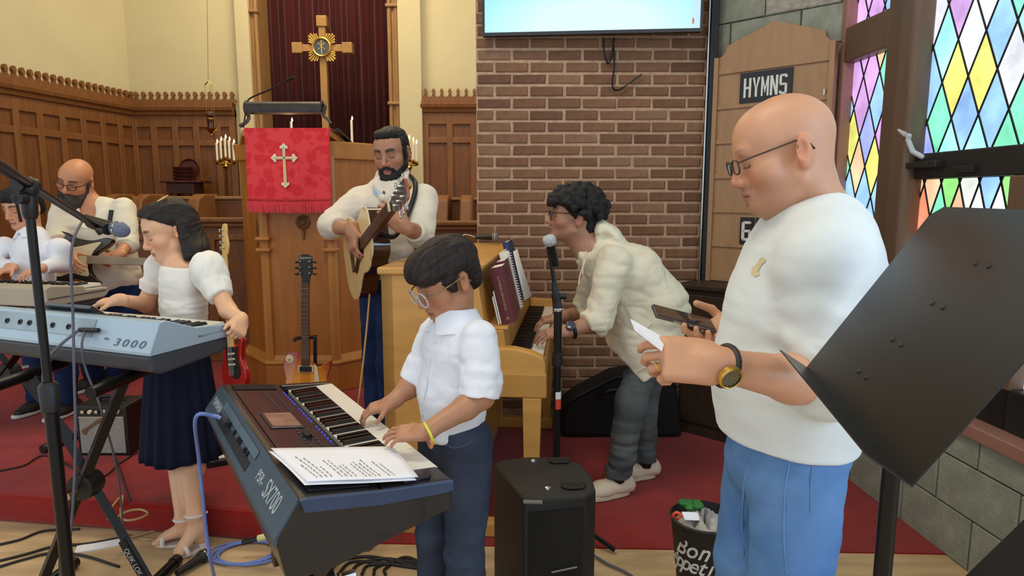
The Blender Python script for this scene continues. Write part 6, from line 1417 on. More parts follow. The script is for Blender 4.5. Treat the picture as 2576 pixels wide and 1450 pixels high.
# ---------------------------------------------------------------- head
class Head:
    def __init__(s, center, f, pitch=0.0, roll=0.0, k=1.0):
        f = Vector((f[0], f[1], 0)).normalized(); right = Vector((f.y, -f.x, 0))
        fw = f*math.cos(pitch)-Vector((0, 0, 1))*math.sin(pitch); up = f*math.sin(pitch)+Vector((0, 0, 1))*math.cos(pitch)
        r2 = right*math.cos(roll)+up*math.sin(roll); u2 = up*math.cos(roll)-right*math.sin(roll)
        s.R = Matrix((r2, fw, u2)).transposed(); s.c = Vector(center); s.k = k
    def p(s, *a): return s.c+s.R @ (Vector(a)*s.k)
    def M(s): m = s.R.to_4x4(); m = m @ Matrix.Diagonal((s.k, s.k, s.k, 1)); m.translation = s.c; return m
    def loc(s, V): return (V-npv(s.c)) @ np.array([list(r) for r in s.R], dtype=np.float32)/s.k
    def prims(s, S, jaw=1.0, child=0.0, nose=1.0, ears=True, smile=0.0):
        k = s.k; p = s.p; R = s.R
        def E(c, r, kk=0.02, op='u', RR=None): S.ell(p(*c), tuple(x*k for x in r), R if RR is None else RR, kk*k, op)
        E((0, -.008, .038), (.077, .100, .088)); E((0, .045, .042), (.063, .052, .060), .03)
        E((0, .045, -.03), (.058*jaw, .050, .066), .03); E((0, .025, -.062), (.052*jaw, .058, .042), .03)
        for q in (-1, 1):
            S.cone(p(q*.052*jaw, .0, -.052), p(q*.018, .074, -.088), .020*k, .018*k, .02*k)
            E((q*.043*jaw, .060, -.022), (.026, .024, .024), .025)
        E((0, .078, -.088), (.024, .022, .020), .02)
        S.cone(p(-.036, .086, .030), p(.036, .086, .030), .011*k, .011*k, .018*k)
        for q in (-1, 1): E((q*.032, .112, .008), (.021, .022, .014), .014, 's')
        for q in (-1, 1): E((q*.032, .079, .007), (.017, .0165, .0135), .006)
        S.cone(p(0, .094, .022), p(0, .112+.006*nose, -.026), .008*k, .0105*k, .012*k); E((0, .113+.006*nose, -.029), (.0125, .0115, .0115), .008)
        for q in (-1, 1): E((q*.013, .104, -.034), (.0095, .011, .009), .007)
        E((0, .090, -.056), (.027, .014, .016), .012)
        E((0, .100, -.0575), (.022, .0085, .0058), .004); E((0, .097, -.0685), (.019, .0095, .0066), .004)
        E((0, .106, -.063), (.021, .006, .0016), .003, 's')
        if ears:
            for q in (-1, 1):
                Rr = R @ Matrix.Rotation(q*-0.45, 3, 'Z') @ Matrix.Rotation(0.18, 3, 'X')
                E((q*.082, -.014, .0), (.0085, .021, .034), .006, 'u', Rr); E((q*.078, -.008, -.024), (.008, .010, .014), .008)
                E((q*.0935, -.009, .005), (.0115, .0120, .020), .004, 's', Rr)
    def color(s, V, skin, lip, brow, stub=None, stubamt=0.0, browthick=1.0, lash=(30, 22, 20)):
        L = s.loc(V); n = len(V); base = np.array(srgb(*skin)[:3], np.float32); C = np.repeat(base[None], n, 0)
        x, y, z = np.abs(L[:, 0]), L[:, 1], L[:, 2]
        def mix(w, c):
            w = np.clip(w, 0, 1)[:, None]; C[:] = C*(1-w)+np.array(srgb(*c)[:3], np.float32)*w
        def band(v, lo, hi, s_): return np.clip((v-lo)/s_+.5, 0, 1)*np.clip((hi-v)/s_+.5, 0, 1)
        rosy = tuple(min(255, int(c*f)) for c, f in zip(skin, (1.02, .86, .80)))
        mix(0.55*np.exp(-((x-.045)**2+(z+.03)**2)/.0006)*(y > .03), rosy); mix(0.5*np.exp(-((x)**2+(z+.03)**2)/.00025)*(y > .1), rosy)
        mix(0.6*np.clip((x-.076)/.01, 0, 1)*(np.abs(z) < .05)*(y < .03), rosy)
        if stub is not None:
            g = np.clip((-.028-z)/.02, 0, 1)*np.clip((y-.0)/.04, 0, 1)*band(z, -.13, .2, .02); mix(stubamt*g, stub)
            mix(stubamt*1.3*band(z, -.053, -.041, .006)*(x < .032)*(y > .075), stub)
        mix(0.9*band(z, -.0735, -.0545, .005)*np.clip((.0235-x)/.004+.5, 0, 1)*(y > .085), lip)
        mix(0.9*band(z, -.0645, -.0615, .0015)*(x < .023)*(y > .085), tuple(int(c*.45) for c in lip))
        bz = .030+.006*np.sin(np.clip((x-.012)/.04, 0, 1)*2.6)
        mix(0.92*np.clip((.0058*browthick-np.abs(z-bz))/.003+.5, 0, 1)*band(x, .012, .052, .006)*(y > .06), brow)
        lz = -.0005-.004*np.cos(np.clip((x-.032)/.017, -1, 1)*1.57)
        mix(0.95*np.clip((.0016-np.abs(z-lz))/.0012+.5, 0, 1)*band(x, .0165, .049, .003)*(y > .07), lash)
        mix(0.35*band(z, -.003, .02, .008)*band(x, .016, .05, .01)*(y > .07), tuple(int(c*.72) for c in skin))
        return C
    def glasses(s, root, m, lens, rx=.024, rz=.020, r=.0022, square=0.0, z0=.004, y0=.112, temple_m=None, sep=.034):
        g = MB(s.M())
        o = None
        for q in (-1, 1):
            pts = []
            for i in range(24):
                t = 2*math.pi*i/24; c, d = math.cos(t), math.sin(t)
                if square: e = 1-square; c = math.copysign(abs(c)**e, c); d = math.copysign(abs(d)**e, d)
                pts.append((q*sep+rx*c, y0-.010*abs(c*rx+q*0)*10*.02-.12*max(0, q*(rx*c))*1.0, z0+rz*d))
            g.tube(pts, r, 6, closed=True)
        g.tube([(-sep+rx, y0, z0+.004), (0, y0+.003, z0+.008), (sep-rx, y0, z0+.004)], r, 6)
        o = g.build('glasses', m, root, smooth=60)
        for q in (-1, 1):
            MB(s.M()).tube([(q*(sep+rx), y0-.004, z0+.008), (q*(.079), y0-.03, z0+.012), (q*.084, .0, z0+.020), (q*.083, -.022, z0+.014), (q*.080, -.034, z0-.006)], r*1.1, 6).build('temple', temple_m or m, o, smooth=60)
            lp = [(q*sep+rx*.96*(math.copysign(abs(math.cos(t))**(1-square), math.cos(t)) if square else math.cos(t)), rz*.96*(math.copysign(abs(math.sin(t))**(1-square), math.sin(t)) if square else math.sin(t))) for t in [2*math.pi*i/24 for i in range(24)]]
            MB(s.M()).add([(a, y0-.12*max(0, q*a-sep)-.0005, z0+b) for a, b in lp], [tuple(range(24))]).build('lens', lens, o)
        return o
# ---------------------------------------------------------------- hands
def hand(S, wrist, fdir, back, thumb, sz=1.0, curl=((20, 30, 20),)*4, spread=(8, 2, -3, -9), tdir=None, tbend=25, k=0.0035):
    w = Vector(wrist); f = Vector(fdir).normalized(); b = Vector(back); b = (b-f*b.dot(f)).normalized(); t = Vector(thumb); t = (t-f*t.dot(f)-b*t.dot(b)).normalized()
    R = Matrix((t, f, b)).transposed()
    S.box(w+f*.050*sz, (.040*sz, .050*sz, .0135*sz), R, .012*sz, .010*sz)
    S.cone(w-f*.02*sz, w+f*.02*sz, .026*sz, .027*sz, .02*sz)
    S.ell(w+f*.035*sz+t*.026*sz-b*.008*sz, (.020*sz, .030*sz, .016*sz), R, .012*sz)
    lens = (.070, .078, .072, .056); tips = []
    for i in range(4):
        base = w+f*(.092-(.004, 0, .004, .012)[i])*sz+t*(.0295, .0100, -.0095, -.0280)[i]*sz
        a = math.radians(spread[i]); d0 = (f*math.cos(a)+t*math.sin(a)).normalized(); p = base; ang = 0
        rr = (.0088, .0090, .0085, .0076)[i]*sz
        S.cone(base-f*.02*sz, base, rr*1.05, rr*1.02, k*2)
        for j in range(3):
            ang += math.radians(curl[i][j]); d = d0*math.cos(ang)-b*math.sin(ang); L = lens[i]*sz*(.46, .30, .24)[j]
            q = p+d*L; S.cone(p, q, rr*(1, .93, .86)[j], rr*(.93, .86, .76)[j], k); p = q
        tips.append(p)
    td = Vector(tdir) if tdir is not None else (t*.72+f*.62-b*.30); td.normalize()
    p = w+f*.028*sz+t*.036*sz-b*.006*sz; q = p+td*.040*sz; S.cone(p-td*.012*sz, q, .0125*sz, .0105*sz, .008*sz)
    td2 = (td*math.cos(math.radians(tbend))+(f*.8-t*.3-b*.5).normalized()*math.sin(math.radians(tbend))).normalized(); S.cone(q, q+td2*.030*sz, .0102*sz, .0082*sz, k); tips.append(q+td2*.030*sz)
    return tips
SKIN = lambda nm: mat('skin_'+nm, (200, 150, 120), 0.48, var=0.05, scale=60, bump=0.04, bscale=300, attr='tint', sss=0.12)
def skin_tint(V, head, skin, lip, brow, **kw): return head.color(V, skin, lip, brow, **kw)
M_jeans_blue = mat('denim_blue', (112, 152, 200), 0.85, rgb2=(74, 116, 170), scale=4.5, bump=0.3, bscale=420, spec=0.15)
M_jeans_dark = mat('denim_dark', (38, 48, 66), 0.85, var=0.18, scale=7, bump=0.3, bscale=420, spec=0.15)
M_jeans_grey = mat('denim_grey', (96, 102, 104), 0.85, var=0.18, scale=7, bump=0.3, bscale=420, spec=0.15)
M_jeans_navy = mat('denim_navy', (34, 54, 96), 0.85, var=0.25, scale=7, bump=0.3, bscale=420, spec=0.15)
M_lens = mat('lens_glass', (235, 240, 245), 0.03, var=0.0, trans=1.0, alpha=0.25)
def shoe(root, heel, toe, m, sole_m, name='shoe', h=0.10, w=0.045, k=1.0, hh=0.004):
    heel, toe = Vector(heel), Vector(toe); d = (toe-heel); L = d.length; d.normalize(); up = Vector((0, 0, 1)); lat = d.cross(up)
    S = SDF()
    S.econe(heel+up*.045*k, heel+d*L*.55+up*.04*k, (w*.82*k, .045*k), (w*1.0*k, .040*k), lat, .03); S.econe(heel+d*L*.5+up*.035*k, toe-d*.03*k+up*.026*k, (w*k, .036*k), (w*.85*k, .026*k), lat, .03)
    S.econe(heel+d*.02+up*.05*k, heel+d*.035+up*h*k, (w*.75*k, .04*k), (w*.72*k, .042*k), lat, .025, flat=True)
    lo = npv(heel)-.4; hi = npv(heel)+.4
    S.plane(heel+up*.022*k, (0, 0, -1), lo, hi)
    V, Q = S.mesh(.006); o = mesh_obj(name, V, Q, m, root)
    pts = []
    for i in range(24):
        t = 2*math.pi*i/24; c, s_ = math.cos(t), math.sin(t); yy = L/2+(L/2+.012)*c*.99; ww = w*k*(1.08 if c > -.2 else .92)*abs(s_)**.7*(1 if s_ > 0 else -1); pts.append((ww, yy))
    F = Matrix((lat, d, up)).transposed().to_4x4(); F.translation = heel
    MB(F).prism(pts, hh, .026*k).build('sole', sole_m, o, bevel=0.004)
    lc = MB(F)
    for j in range(5):
        y = L*(.42+.075*j); z = (.088-.010*j)*k; lc.tube([(-.022*k, y, z-.006), (0, y+.004, z+.002), (.022*k, y, z-.006)], .0028*k, 5)
    lc.build('laces', m if sole_m is m else sole_m, o)
    return o
# ================================================================ PEOPLE
def lerp(a, b, t): return Vector(a).lerp(Vector(b), t)
def legs_pants(S, hipL, hipR, kneeL, kneeR, ankL, ankR, r=(.10, .075, .065), waist=None, wr=(.16, .12), lat=(1, 0, 0), k=.03):
    for h, n, a in ((hipL, kneeL, ankL), (hipR, kneeR, ankR)):
        S.cone(h, n, r[0], r[1], k); S.cone(n, a, r[1], r[2], k*.8, flat=False)
    if waist is not None:
        c = lerp(hipL, hipR, .5); S.econe(waist, c, wr, (wr[0]*1.02, wr[1]*1.05), lat, k)
# ---------------------------------------------------------------- 1. bald man with phone
pr = thing('person', Vector((W(1960, 1400, 1.45).x, 1.45, 0)), 'bald man in glasses, white sweatshirt and blue jeans holding a phone and paper', 'person')
fm = Vector((-0.99, 0.12, 0)).normalized(); latm = Vector((-fm.y, fm.x, 0))   # his left (towards the camera)
if latm.y > 0: latm = -latm
hm = Head(W(1977, 390, 1.445), fm, math.radians(16), 0, 1.01)
S = SDF(); hm.prims(S, jaw=1.14, nose=-.3)
nb = W(2046, 560, 1.46)
S.cone(hm.p(0, -.026, -.03), nb, .062, .072, .03); S.cone(hm.p(0, .03, -.085), W(2005, 585, 1.45), .042, .052, .03); S.ell(hm.p(0, .04, -.078), (.05, .038, .028), hm.R, .03)
S.econe(W(2070, 570, 1.46), W(2050, 700, 1.47), (.12, .07), (.14, .10), latm, .04)
shL, elL, wrL = W(2085, 655, 1.26), W(2082, 972, 1.24), W(1806, 917, 1.16)
shR, elR, wrR = W(2020, 640, 1.64), W(1960, 905, 1.66), W(1838, 806, 1.62)
for a, b, c in ((shL, elL, wrL), (shR, elR, wrR)):
    S.cone(a, b, .05, .043, .02); S.cone(b, lerp(b, c, .35), .043, .045, .02); S.cone(lerp(b, c, .35), c, .045, .029, .02)
tL = hand(S, wrL, (-1, .10, .06), (0.05, -.80, .55), (0, .5, .85), 1.02, ((14, 42, 30), (30, 58, 40), (40, 64, 44), (46, 66, 46)), (3, 0, -3, -6), tdir=(-.92, .05, .16), tbend=10)
# right hand round the phone
pc = W(1732, 812, 1.565)
S.ell(lerp(wrR, W(1800, 832, 1.605), .5), (.040, .028, .024), None, .02)
S.ell(W(1800, 832, 1.605), (.036, .034, .015), None, .012)
for (bx, by), (tx, ty) in zip(((1786, 842), (1796, 846), (1804, 850), (1812, 852)), ((1722, 832), (1752, 840), (1782, 850), (1804, 858))):
    b_, m_, t_ = W(bx, by, 1.60), W((bx+tx)/2-6, (by+ty)/2+10, 1.565), W(tx, ty, 1.535)
    S.cone(b_, m_, .010, .0095, .006); S.cone(m_, t_, .0095, .008, .004); S.cone(t_, t_+Vector((-.003, -.006, .014)), .008, .007, .004)
S.cone(W(1824, 812, 1.65), W(1790, 778, 1.655), .014, .011, .008); S.cone(W(1790, 778, 1.655), W(1752, 764, 1.645), .011, .009, .004)
V, Q = S.mesh(.0032)
C = hm.color(V, (206, 152, 118), (172, 116, 98), (150, 108, 88), stub=(130, 96, 82), stubamt=.3, browthick=.2)
L_ = hm.loc(V); mm_ = ((np.abs(L_[:, 0]) < .009) & (L_[:, 2] < -.077) & (L_[:, 2] > -.086) & (L_[:, 1] > .07)); C[mm_] = np.array(srgb(142, 100, 84)[:3])
mesh_obj('body', V, Q, SKIN('man'), pr, C)
hm.glasses(pr, mat('frame_gunmetal', (58, 52, 50), 0.3, metal=0.5), M_lens, rx=.023, rz=.015, r=.0019, square=.35, z0=.004, y0=.114, temple_m=mat('frame_tortoise', (70, 52, 36), 0.35))
M_sweat = mat('sweatshirt_white', (222, 228, 226), 0.9, var=0.03, scale=10, bump=0.18, bscale=500, spec=0.15, sheen=0.2)
S = SDF()
S.econe(W(2052, 575, 1.455), W(2040, 640, 1.455), (.155, .085), (.205, .125), latm, .05)
S.econe(W(2040, 640, 1.455), W(2012, 780, 1.455), (.20, .128), (.20, .150), latm, .05)
S.econe(W(2012, 780, 1.455), W(1985, 950, 1.455), (.20, .150), (.195, .162), latm, .05)
S.econe(W(1985, 950, 1.455), W(1975, 1120, 1.455), (.195, .162), (.185, .150), latm, .05)
S.cone(lerp(shL, shR, .12)+Vector((0, 0, .0)), shL+Vector((0, .02, -.01)), .085, .082, .05); S.cone(shL+Vector((0, .02, -.01)), elL+Vector((-.004, 0, .006)), .082, .076, .03); S.cone(elL+Vector((0, 0, .02)), lerp(elL, wrL, .17), .074, .066, .02, flat=True)
S.cone(lerp(shR, shL, .12), shR, .085, .08, .05); S.cone(shR, elR, .08, .07, .03); S.cone(elR, lerp(elR, wrR, .55), .068, .05, .02)
hemc = W(1965, 1092, 1.455); S.plane(hemc, (-.06, 0, -1), npv(hemc)-.4, npv(hemc)+.4)
# neck opening
S.cone(hm.p(0, -.02, -.05), lerp(nb, W(2040, 600, 1.455), .2), .070, .078, .012, 's')
def wr_m(V):
    f1 = folds(.012, (5, 5, 13), 3)(V); f2 = folds(.009, (9, 9, 18), 8)(V)
    el = np.exp(-((V-npv(elL+Vector((0, 0, .08))))**2).sum(1)/.012); wz = np.exp(-((V[:, 2]-hemc.z-.06)/.07)**2)
    return f1*.28+f2*(el*1.3+.12)+0.005*np.sin(V[:, 2]*95+3*vnoise(V, (8, 8, 4), 2))*el-.002*wz
V, Q = S.mesh(.005, wr_m, 2); sw = mesh_obj('sweatshirt', V, Q, M_sweat, pr)
# collar rib, shoulder seam, hem rib, chest print
def ring(c, ax, r1, r2, lat, n=40):
    ax = Vector(ax).normalized(); l = Vector(lat); l = (l-ax*l.dot(ax)).normalized(); w = ax.cross(l); return [Vector(c)+l*r1*math.cos(2*math.pi*i/n)+w*r2*math.sin(2*math.pi*i/n) for i in range(n)]
ncx = (nb-hm.p(0, -.02, -.05)).normalized()
MB().tube(ring(lerp(nb, W(2040, 600, 1.455), -.02)+Vector((-.006, 0, .01)), ncx, .080, .084, latm), .0105, 8, closed=True).build('collar_rib', M_sweat, sw, smooth=60)
chest = W(1898, 672, 1.335); cn = Vector((-.86, -.50, .1)).normalized()
M_print = mat('print_sand', (222, 204, 158), 0.9)
F_ = Matrix((cn.cross(Vector((0, 0, 1))).normalized()*-1, Vector((0, 0, 1)), cn)).transposed().to_4x4(); F_.translation = chest
# ---- jeans
S = SDF()
hL, hR = W(2010, 1150, 1.37), W(1930, 1150, 1.54)
kL, kR = Vector((W(1975, 1560, 1.36).x, 1.35, .50)), Vector((W(1885, 1500, 1.54).x, 1.55, .50))
aL, aR = Vector((kL.x+.02, 1.37, .09)), Vector((kR.x+.02, 1.56, .09))
legs_pants(S, hL, hR, kL, kR, aL, aR, (.099, .088, .078), W(1985, 1100, 1.455), (.150, .122), latm)
V, Q = S.mesh(.006, lambda V: folds(.008, (7, 7, 11), 5)(V)*(0.5+np.exp(-((V[:, 2]-.5)/.12)**2)+.6*np.exp(-((V[:, 2]-.82)/.06)**2)), 2)
jn = mesh_obj('jeans', V, Q, M_jeans_blue, pr)
M_stitch = mat('denim_seam', (104, 146, 196), 0.85)
def surf_line(obj, pts_px, Y, r=.0016, name='seam', m=M_stitch, off=.0006):
    """project a pixel polyline on the mesh from the camera side (done once, real 3-D tube on the surface)"""
    bpy.context.view_layer.update(); out = []; cam_o = Vector((0, 0, CAMZ))
    for px, py in pts_px:
        d = ray(px, py).normalized(); mi = obj.matrix_world.inverted(); okk, loc, nrm, _ = obj.ray_cast(mi @ cam_o, (mi.to_3x3() @ d).normalized())
        if okk: out.append(obj.matrix_world @ loc+obj.matrix_world.to_3x3() @ nrm*off)
    if len(out) > 1: return MB().tube(catmull(out, 4), r, 6).build(name, m, obj, smooth=70)
surf_line(jn, [(1992, 1130), (1984, 1180), (1975, 1240), (1972, 1320), (1974, 1390), (1980, 1445)], 1.3)
surf_line(jn, [(1880, 1108), (1892, 1128), (1925, 1144), (1960, 1152), (1992, 1150)], 1.3)
surf_line(jn, [(2044, 1168), (2040, 1220), (2040, 1290)], 1.3); surf_line(jn, [(2044, 1168), (2090, 1160), (2140, 1152)], 1.3)
surf_line(jn, [(1885, 1165), (1872, 1230), (1868, 1330), (1870, 1400)], 1.3, .0025)
M_black_shoe = mat('shoe_dark', (40, 38, 38), 0.6)
shoe(pr, aL+Vector((.05, 0, -.088)), aL+Vector((-.20, -.03, -.088)), M_black_shoe, M_white); shoe(pr, aR+Vector((.05, 0, -.088)), aR+Vector((-.20, -.03, -.088)), M_black_shoe, M_white)
def surf_patch(obj, polys, name, m, off=.0015):
    bpy.context.view_layer.update(); mi = obj.matrix_world.inverted(); mb = MB(); cam_o = Vector((0, 0, CAMZ))
    for poly in polys:
        P = []
        for px, py in poly:
            okk, loc, nrm, _ = obj.ray_cast(mi @ cam_o, (mi.to_3x3() @ ray(px, py)).normalized())
            if okk: P.append(obj.matrix_world @ loc+obj.matrix_world.to_3x3() @ nrm*off)
        if len(P) == len(poly): mb.add(P, [tuple(range(len(P)))])
    if mb.v: return mb.build(name, m, obj)
surf_patch(sw, [[(1914, 650), (1918, 666), (1908, 684), (1898, 688), (1902, 668)], [(1914, 650), (1921, 648), (1930, 656), (1918, 666)], [(1902, 668), (1894, 672), (1890, 690), (1900, 698), (1912, 692), (1908, 684), (1898, 688)]], 'chest_print', M_print, .0015)
# ---- watch and ring
wp = lerp(wrL, elL, .06); wax = (elL-wrL).normalized()
wt = MB().tube(ring(wp, wax, .0345, .0345, (0, 0, 1), 28), .0075, 8, closed=True).build('watch', mat('watch_leather', (44, 36, 32), 0.5), pr, smooth=60)
wc_ = wp+Vector((-.004, -.042, -.010)); wz_ = Vector((-.1, -.93, -.25)).normalized(); WF = frame(wc_, wax, wz_.cross(wax))
if (WF.to_3x3() @ Vector((0, 0, 1))).dot(wz_) < 0: WF = WF @ Matrix.Rotation(math.pi, 4, 'X')
MB(WF).lathe([(.021, -.006), (.0225, -.002), (.0225, .004), (.0195, .007), (.018, .006)], n=28, cap=False).build('watch_case', M_gold, wt, smooth=40)
MB(WF).lathe([(.019, .003), (.001, .0031)], n=28).build('watch_dial', mat('watch_dial', (92, 84, 66), 0.3, coat=0.5), wt)
wh = MB(WF)
for i in range(12): a_ = i*math.pi/6; wh.box((.0155*math.cos(a_), .0155*math.sin(a_), .0036), (.003, .001, .0005), Matrix.Rotation(a_, 3, 'Z'))
wh.box((.004, .003, .004), (.011, .0012, .0005), Matrix.Rotation(.6, 3, 'Z')).box((-.003, .006, .004), (.016, .0009, .0005), Matrix.Rotation(2.0, 3, 'Z')).build('watch_markers', M_gold, wt)
rg_ = wrL+Vector((-1, .10, .06)).normalized()*.108+Vector((0, .5, .85)).normalized()*(-.0095)
MB().tube(ring(rg_+Vector((-.0, -.004, -.004)), Vector((-.7, .3, -.6)), .0098, .0098, (0, 0, 1), 16), .0018, 6, closed=True).build('finger_ring', M_gold, pr, smooth=60)
# ---- phone and paper (held)
ph0, ph1 = W(1648, 785, 1.56), W(1800, 824, 1.56); pax = (ph1-ph0); PLg = pax.length; pax.normalize()
pup = Vector((.25, .62, .74)); PF = frame(ph0, pax, pup)
ph = thing('smartphone', ph0, 'dark smartphone in a clear case held by the bald man', 'phone')
PW_ = .075
Fp = PF @ Matrix.Translation((0, 0.0, 0)); 
# lie the phone so that its screen faces up and a little to the man; long edge towards the camera
pz = Vector((.20, -.20, .96)); pz = (pz-pax*pz.dot(pax)).normalized(); py_ = pz.cross(pax); Fp = Matrix((pax, py_, pz)).transposed().to_4x4(); Fp.translation = ph0-py_*PW_*.25
MB(Fp).bb((0, 0, -.010), (PLg, PW_, 0)).build('case', mat('phone_case', (92, 80, 78), 0.2, metal=0.3, coat=0.4), ph, bevel=0.004)
MB(Fp).bb((.003, .003, 0), (PLg-.003, PW_-.003, .0012)).build('screen', mat('phone_glass', (22, 24, 26), 0.06, coat=0.8), ph)
for a_, b_ in ((.045, .075), (.085, .10)): MB(Fp).bb((a_, -.0012, -.007), (b_, 0, -.004)).build('side_button', M_chrome, ph)
pt = tL[4]; 
sl0 = W(1655, 874, 1.13); sl1 = W(1598, 832, 1.16)
lw = MB(); lw.add([sl0+Vector((.012, .02, -.012)), sl1, sl1+Vector((.0, .05, .012)), sl0+Vector((.03, .07, .0))], [(0, 1, 2, 3)])
o = lw.build('paper_slip', M_paper, None); tag(o, 'narrow folded white paper slip between the bald man fingers', 'paper'); o.modifiers.new('s', 'SOLIDIFY').thickness = .0008
# ---------------------------------------------------------------- 2. curly-haired singer at the piano
pr = thing('person', Vector((W(1570, 1245, 3.08).x, 3.05, 0.006)), 'curly-haired young man in a cream jacket bending over the piano keys', 'person')
f = Vector((-1, -.06, 0)).normalized(); lat = Vector((.06, -1, 0)).normalized(); Yq = 3.0
hd = Head(W(1444, 550, Yq), f, math.radians(-8), 0, 1.0)
S = SDF(); hd.prims(S, nose=1.0)
S.cone(hd.p(0, -.02, -.03), W(1500, 640, Yq), .056, .062, .03); S.cone(hd.p(0, .015, -.06), W(1470, 635, Yq), .04, .045, .03)
S.econe(W(1500, 640, Yq), W(1560, 720, Yq), (.10, .08), (.13, .10), lat, .04)
shL, elL, wrL = W(1545, 660, Yq-.18), W(1505, 808, Yq-.24), W(1428, 856, Yq-.28)
shR, elR, wrR = W(1515, 660, Yq+.18), W(1465, 788, Yq+.22), W(1412, 826, Yq+.06)
wrL.z = .838; wrR.z = .838
for a, b, c in ((shL, elL, wrL), (shR, elR, wrR)): S.cone(a, b, .045, .04, .02); S.cone(b, c, .042, .026, .02)
hand(S, wrL, (-.97, -.05, -.14), (-.15, -.25, .95), (.0, .95, .2), .95, ((14, 24, 18), (16, 26, 18), (16, 26, 18), (14, 24, 18)), (8, 2, -4, -10))
hand(S, wrR, (-.95, -.1, -.20), (-.2, -.1, .95), (.0, -.95, .1), .95, ((18, 28, 20), (20, 30, 20), (20, 30, 20), (18, 28, 20)), (8, 2, -4, -10))
V, Q = S.mesh(.0042); C = hd.color(V, (172, 124, 98), (150, 96, 86), (30, 24, 22), stub=(84, 58, 48), stubamt=.25)
mesh_obj('body', V, Q, SKIN('singer'), pr, C)
hd.glasses(pr, mat('frame_black', (24, 22, 24), 0.35), M_lens, rx=.025, rz=.017, r=.0024, square=.3)
S = SDF()
rg = random.Random(5)
S.ell(hd.p(0, -.015, .055), tuple(x for x in (.092, .112, .086)), hd.R, .02)
for i in range(420):
    u, v = rg.uniform(0, 2*math.pi), rg.uniform(-.25, 1); cz = v; cr = math.sqrt(max(0, 1-cz*cz)); r_ = rg.uniform(.95, 1.14)
    x, y, z = .098*cr*math.cos(u)*r_, -.012+.120*cr*math.sin(u)*r_, .05+.098*cz*r_
    if y > .075 and z < .055: continue
    if y > .02 and z < .035: continue
    if z < -.04 and y > -.03: continue
    S.ell(hd.p(x, y, z), rg.uniform(.011, .019), None, .006)
for i in range(40):
    S.ell(hd.p(rg.uniform(-.06, .06), rg.uniform(.085, .115), rg.uniform(.05, .09)), rg.uniform(.010, .016), None, .005)
S.ell(hd.p(0, -.07, -.02), (.068, .035, .06), hd.R, .015)
V, Q = S.mesh(.0045, folds(.004, (70, 70, 70), 2), 0)
M_hairblack = mat('hair_black', (20, 18, 19), 0.55, var=0.3, scale=60, bump=0.6, bscale=160, spec=0.4)
mesh_obj('hair', V, Q, M_hairblack, pr)
M_jacket = mat('jacket_cream', (226, 218, 196), 0.85, var=0.04, scale=8, bump=0.15, bscale=300, spec=0.2)
S = SDF()
S.econe(W(1520, 650, Yq), W(1590, 690, Yq), (.16, .10), (.20, .135), lat, .05); S.econe(W(1590, 690, Yq), W(1640, 770, Yq), (.20, .135), (.19, .15), lat, .05)
S.econe(W(1640, 770, Yq), W(1628, 850, Yq), (.19, .155), (.19, .165), lat, .05); S.econe(W(1618, 840, Yq), W(1612, 930, Yq), (.185, .15), (.18, .12), lat, .04)
S.econe(W(1560, 730, Yq), W(1580, 880, Yq), (.17, .10), (.16, .09), lat, .05)
for a, b, c, e in ((shL, elL, wrL, .42), (shR, elR, wrR, .45)):
    S.cone(a, b, .078, .066, .04); S.cone(b, lerp(b, c, e), .062, .050, .02, flat=True)
    S.cone(lerp(b, c, e-.22), lerp(b, c, e), .058, .058, .008, flat=True)
hp = W(1600, 945, Yq); S.plane(W(1600, 944, Yq), (-.75, 0, -.7), npv(hp)-.35, npv(hp)+.35); S.plane(W(1600, 944, Yq), (.62, 0, -.85), npv(hp)-.35, npv(hp)+.35)
# hood lying on the back and stand-up collar
S.ell(W(1540, 592, Yq), (.085, .12, .042), Matrix.Rotation(.75, 3, 'Y'), .02); S.ell(W(1505, 580, Yq), (.036, .10, .062), Matrix.Rotation(.35, 3, 'Y'), .015); S.econe(W(1484, 652, Yq), W(1530, 705, Yq), (.10, .06), (.16, .10), lat, .03)
S.ell(W(1466, 648, Yq), (.026, .085, .05), Matrix.Rotation(-.5, 3, 'Y'), .03)
S.cone(hd.p(0, -.015, -.04), W(1492, 632, Yq), .060, .066, .01, 's')
def wr_j(V):
    el = np.exp(-((V-npv(elL))**2).sum(1)/.010)+np.exp(-((V-npv(elR))**2).sum(1)/.010)
    return folds(.018, (7, 5, 10), 4)(V)*.8+folds(.012, (13, 9, 17), 9)(V)*(.45+1.2*el)
V, Q = S.mesh(.0065, wr_j, 2); jk_ = mesh_obj('jacket', V, Q, M_jacket, pr)
surf_line(jk_, [(1598, 940), (1620, 925), (1648, 905)], 3, .004, 'hem', M_jacket, .001)
surf_patch(jk_, [[(1575, 768), (1640, 812), (1612, 846), (1552, 806)]], 'pocket_flap', M_jacket, .004)
M_cordw = mat('drawcord', (236, 224, 190), 0.8)
for pts_ in ([(1474, 632), (1470, 648), (1467, 668), (1465, 690)], [(1478, 636), (1473, 655), (1460, 690), (1456, 716)]):
    MB().tube(catmull([W(a, b, Yq-.13) for a, b in pts_], 5), .004, 6).build('drawcord', M_cordw, jk_, smooth=60)
S = SDF()
hL, hR = W(1650, 830, Yq-.075), W(1655, 830, Yq+.075); kL, kR = W(1588, 1010, Yq-.10), W(1618, 1010, Yq+.10); aL, aR = G(1562, 1215, .09), G(1622, 1195, .09)
aL = Vector((W(1556, 1190, 2.93).x, 2.93, .10)); aR = Vector((W(1622, 1180, 3.12).x, 3.12, .10))
legs_pants(S, hL, hR, kL, kR, aL, aR, (.086, .072, .062), W(1655, 800, Yq), (.13, .10), lat)
for a in (aL, aR): S.plane(a+Vector((0, 0, -.005)), (0, 0, -1), npv(a)-.12, npv(a)+.12)
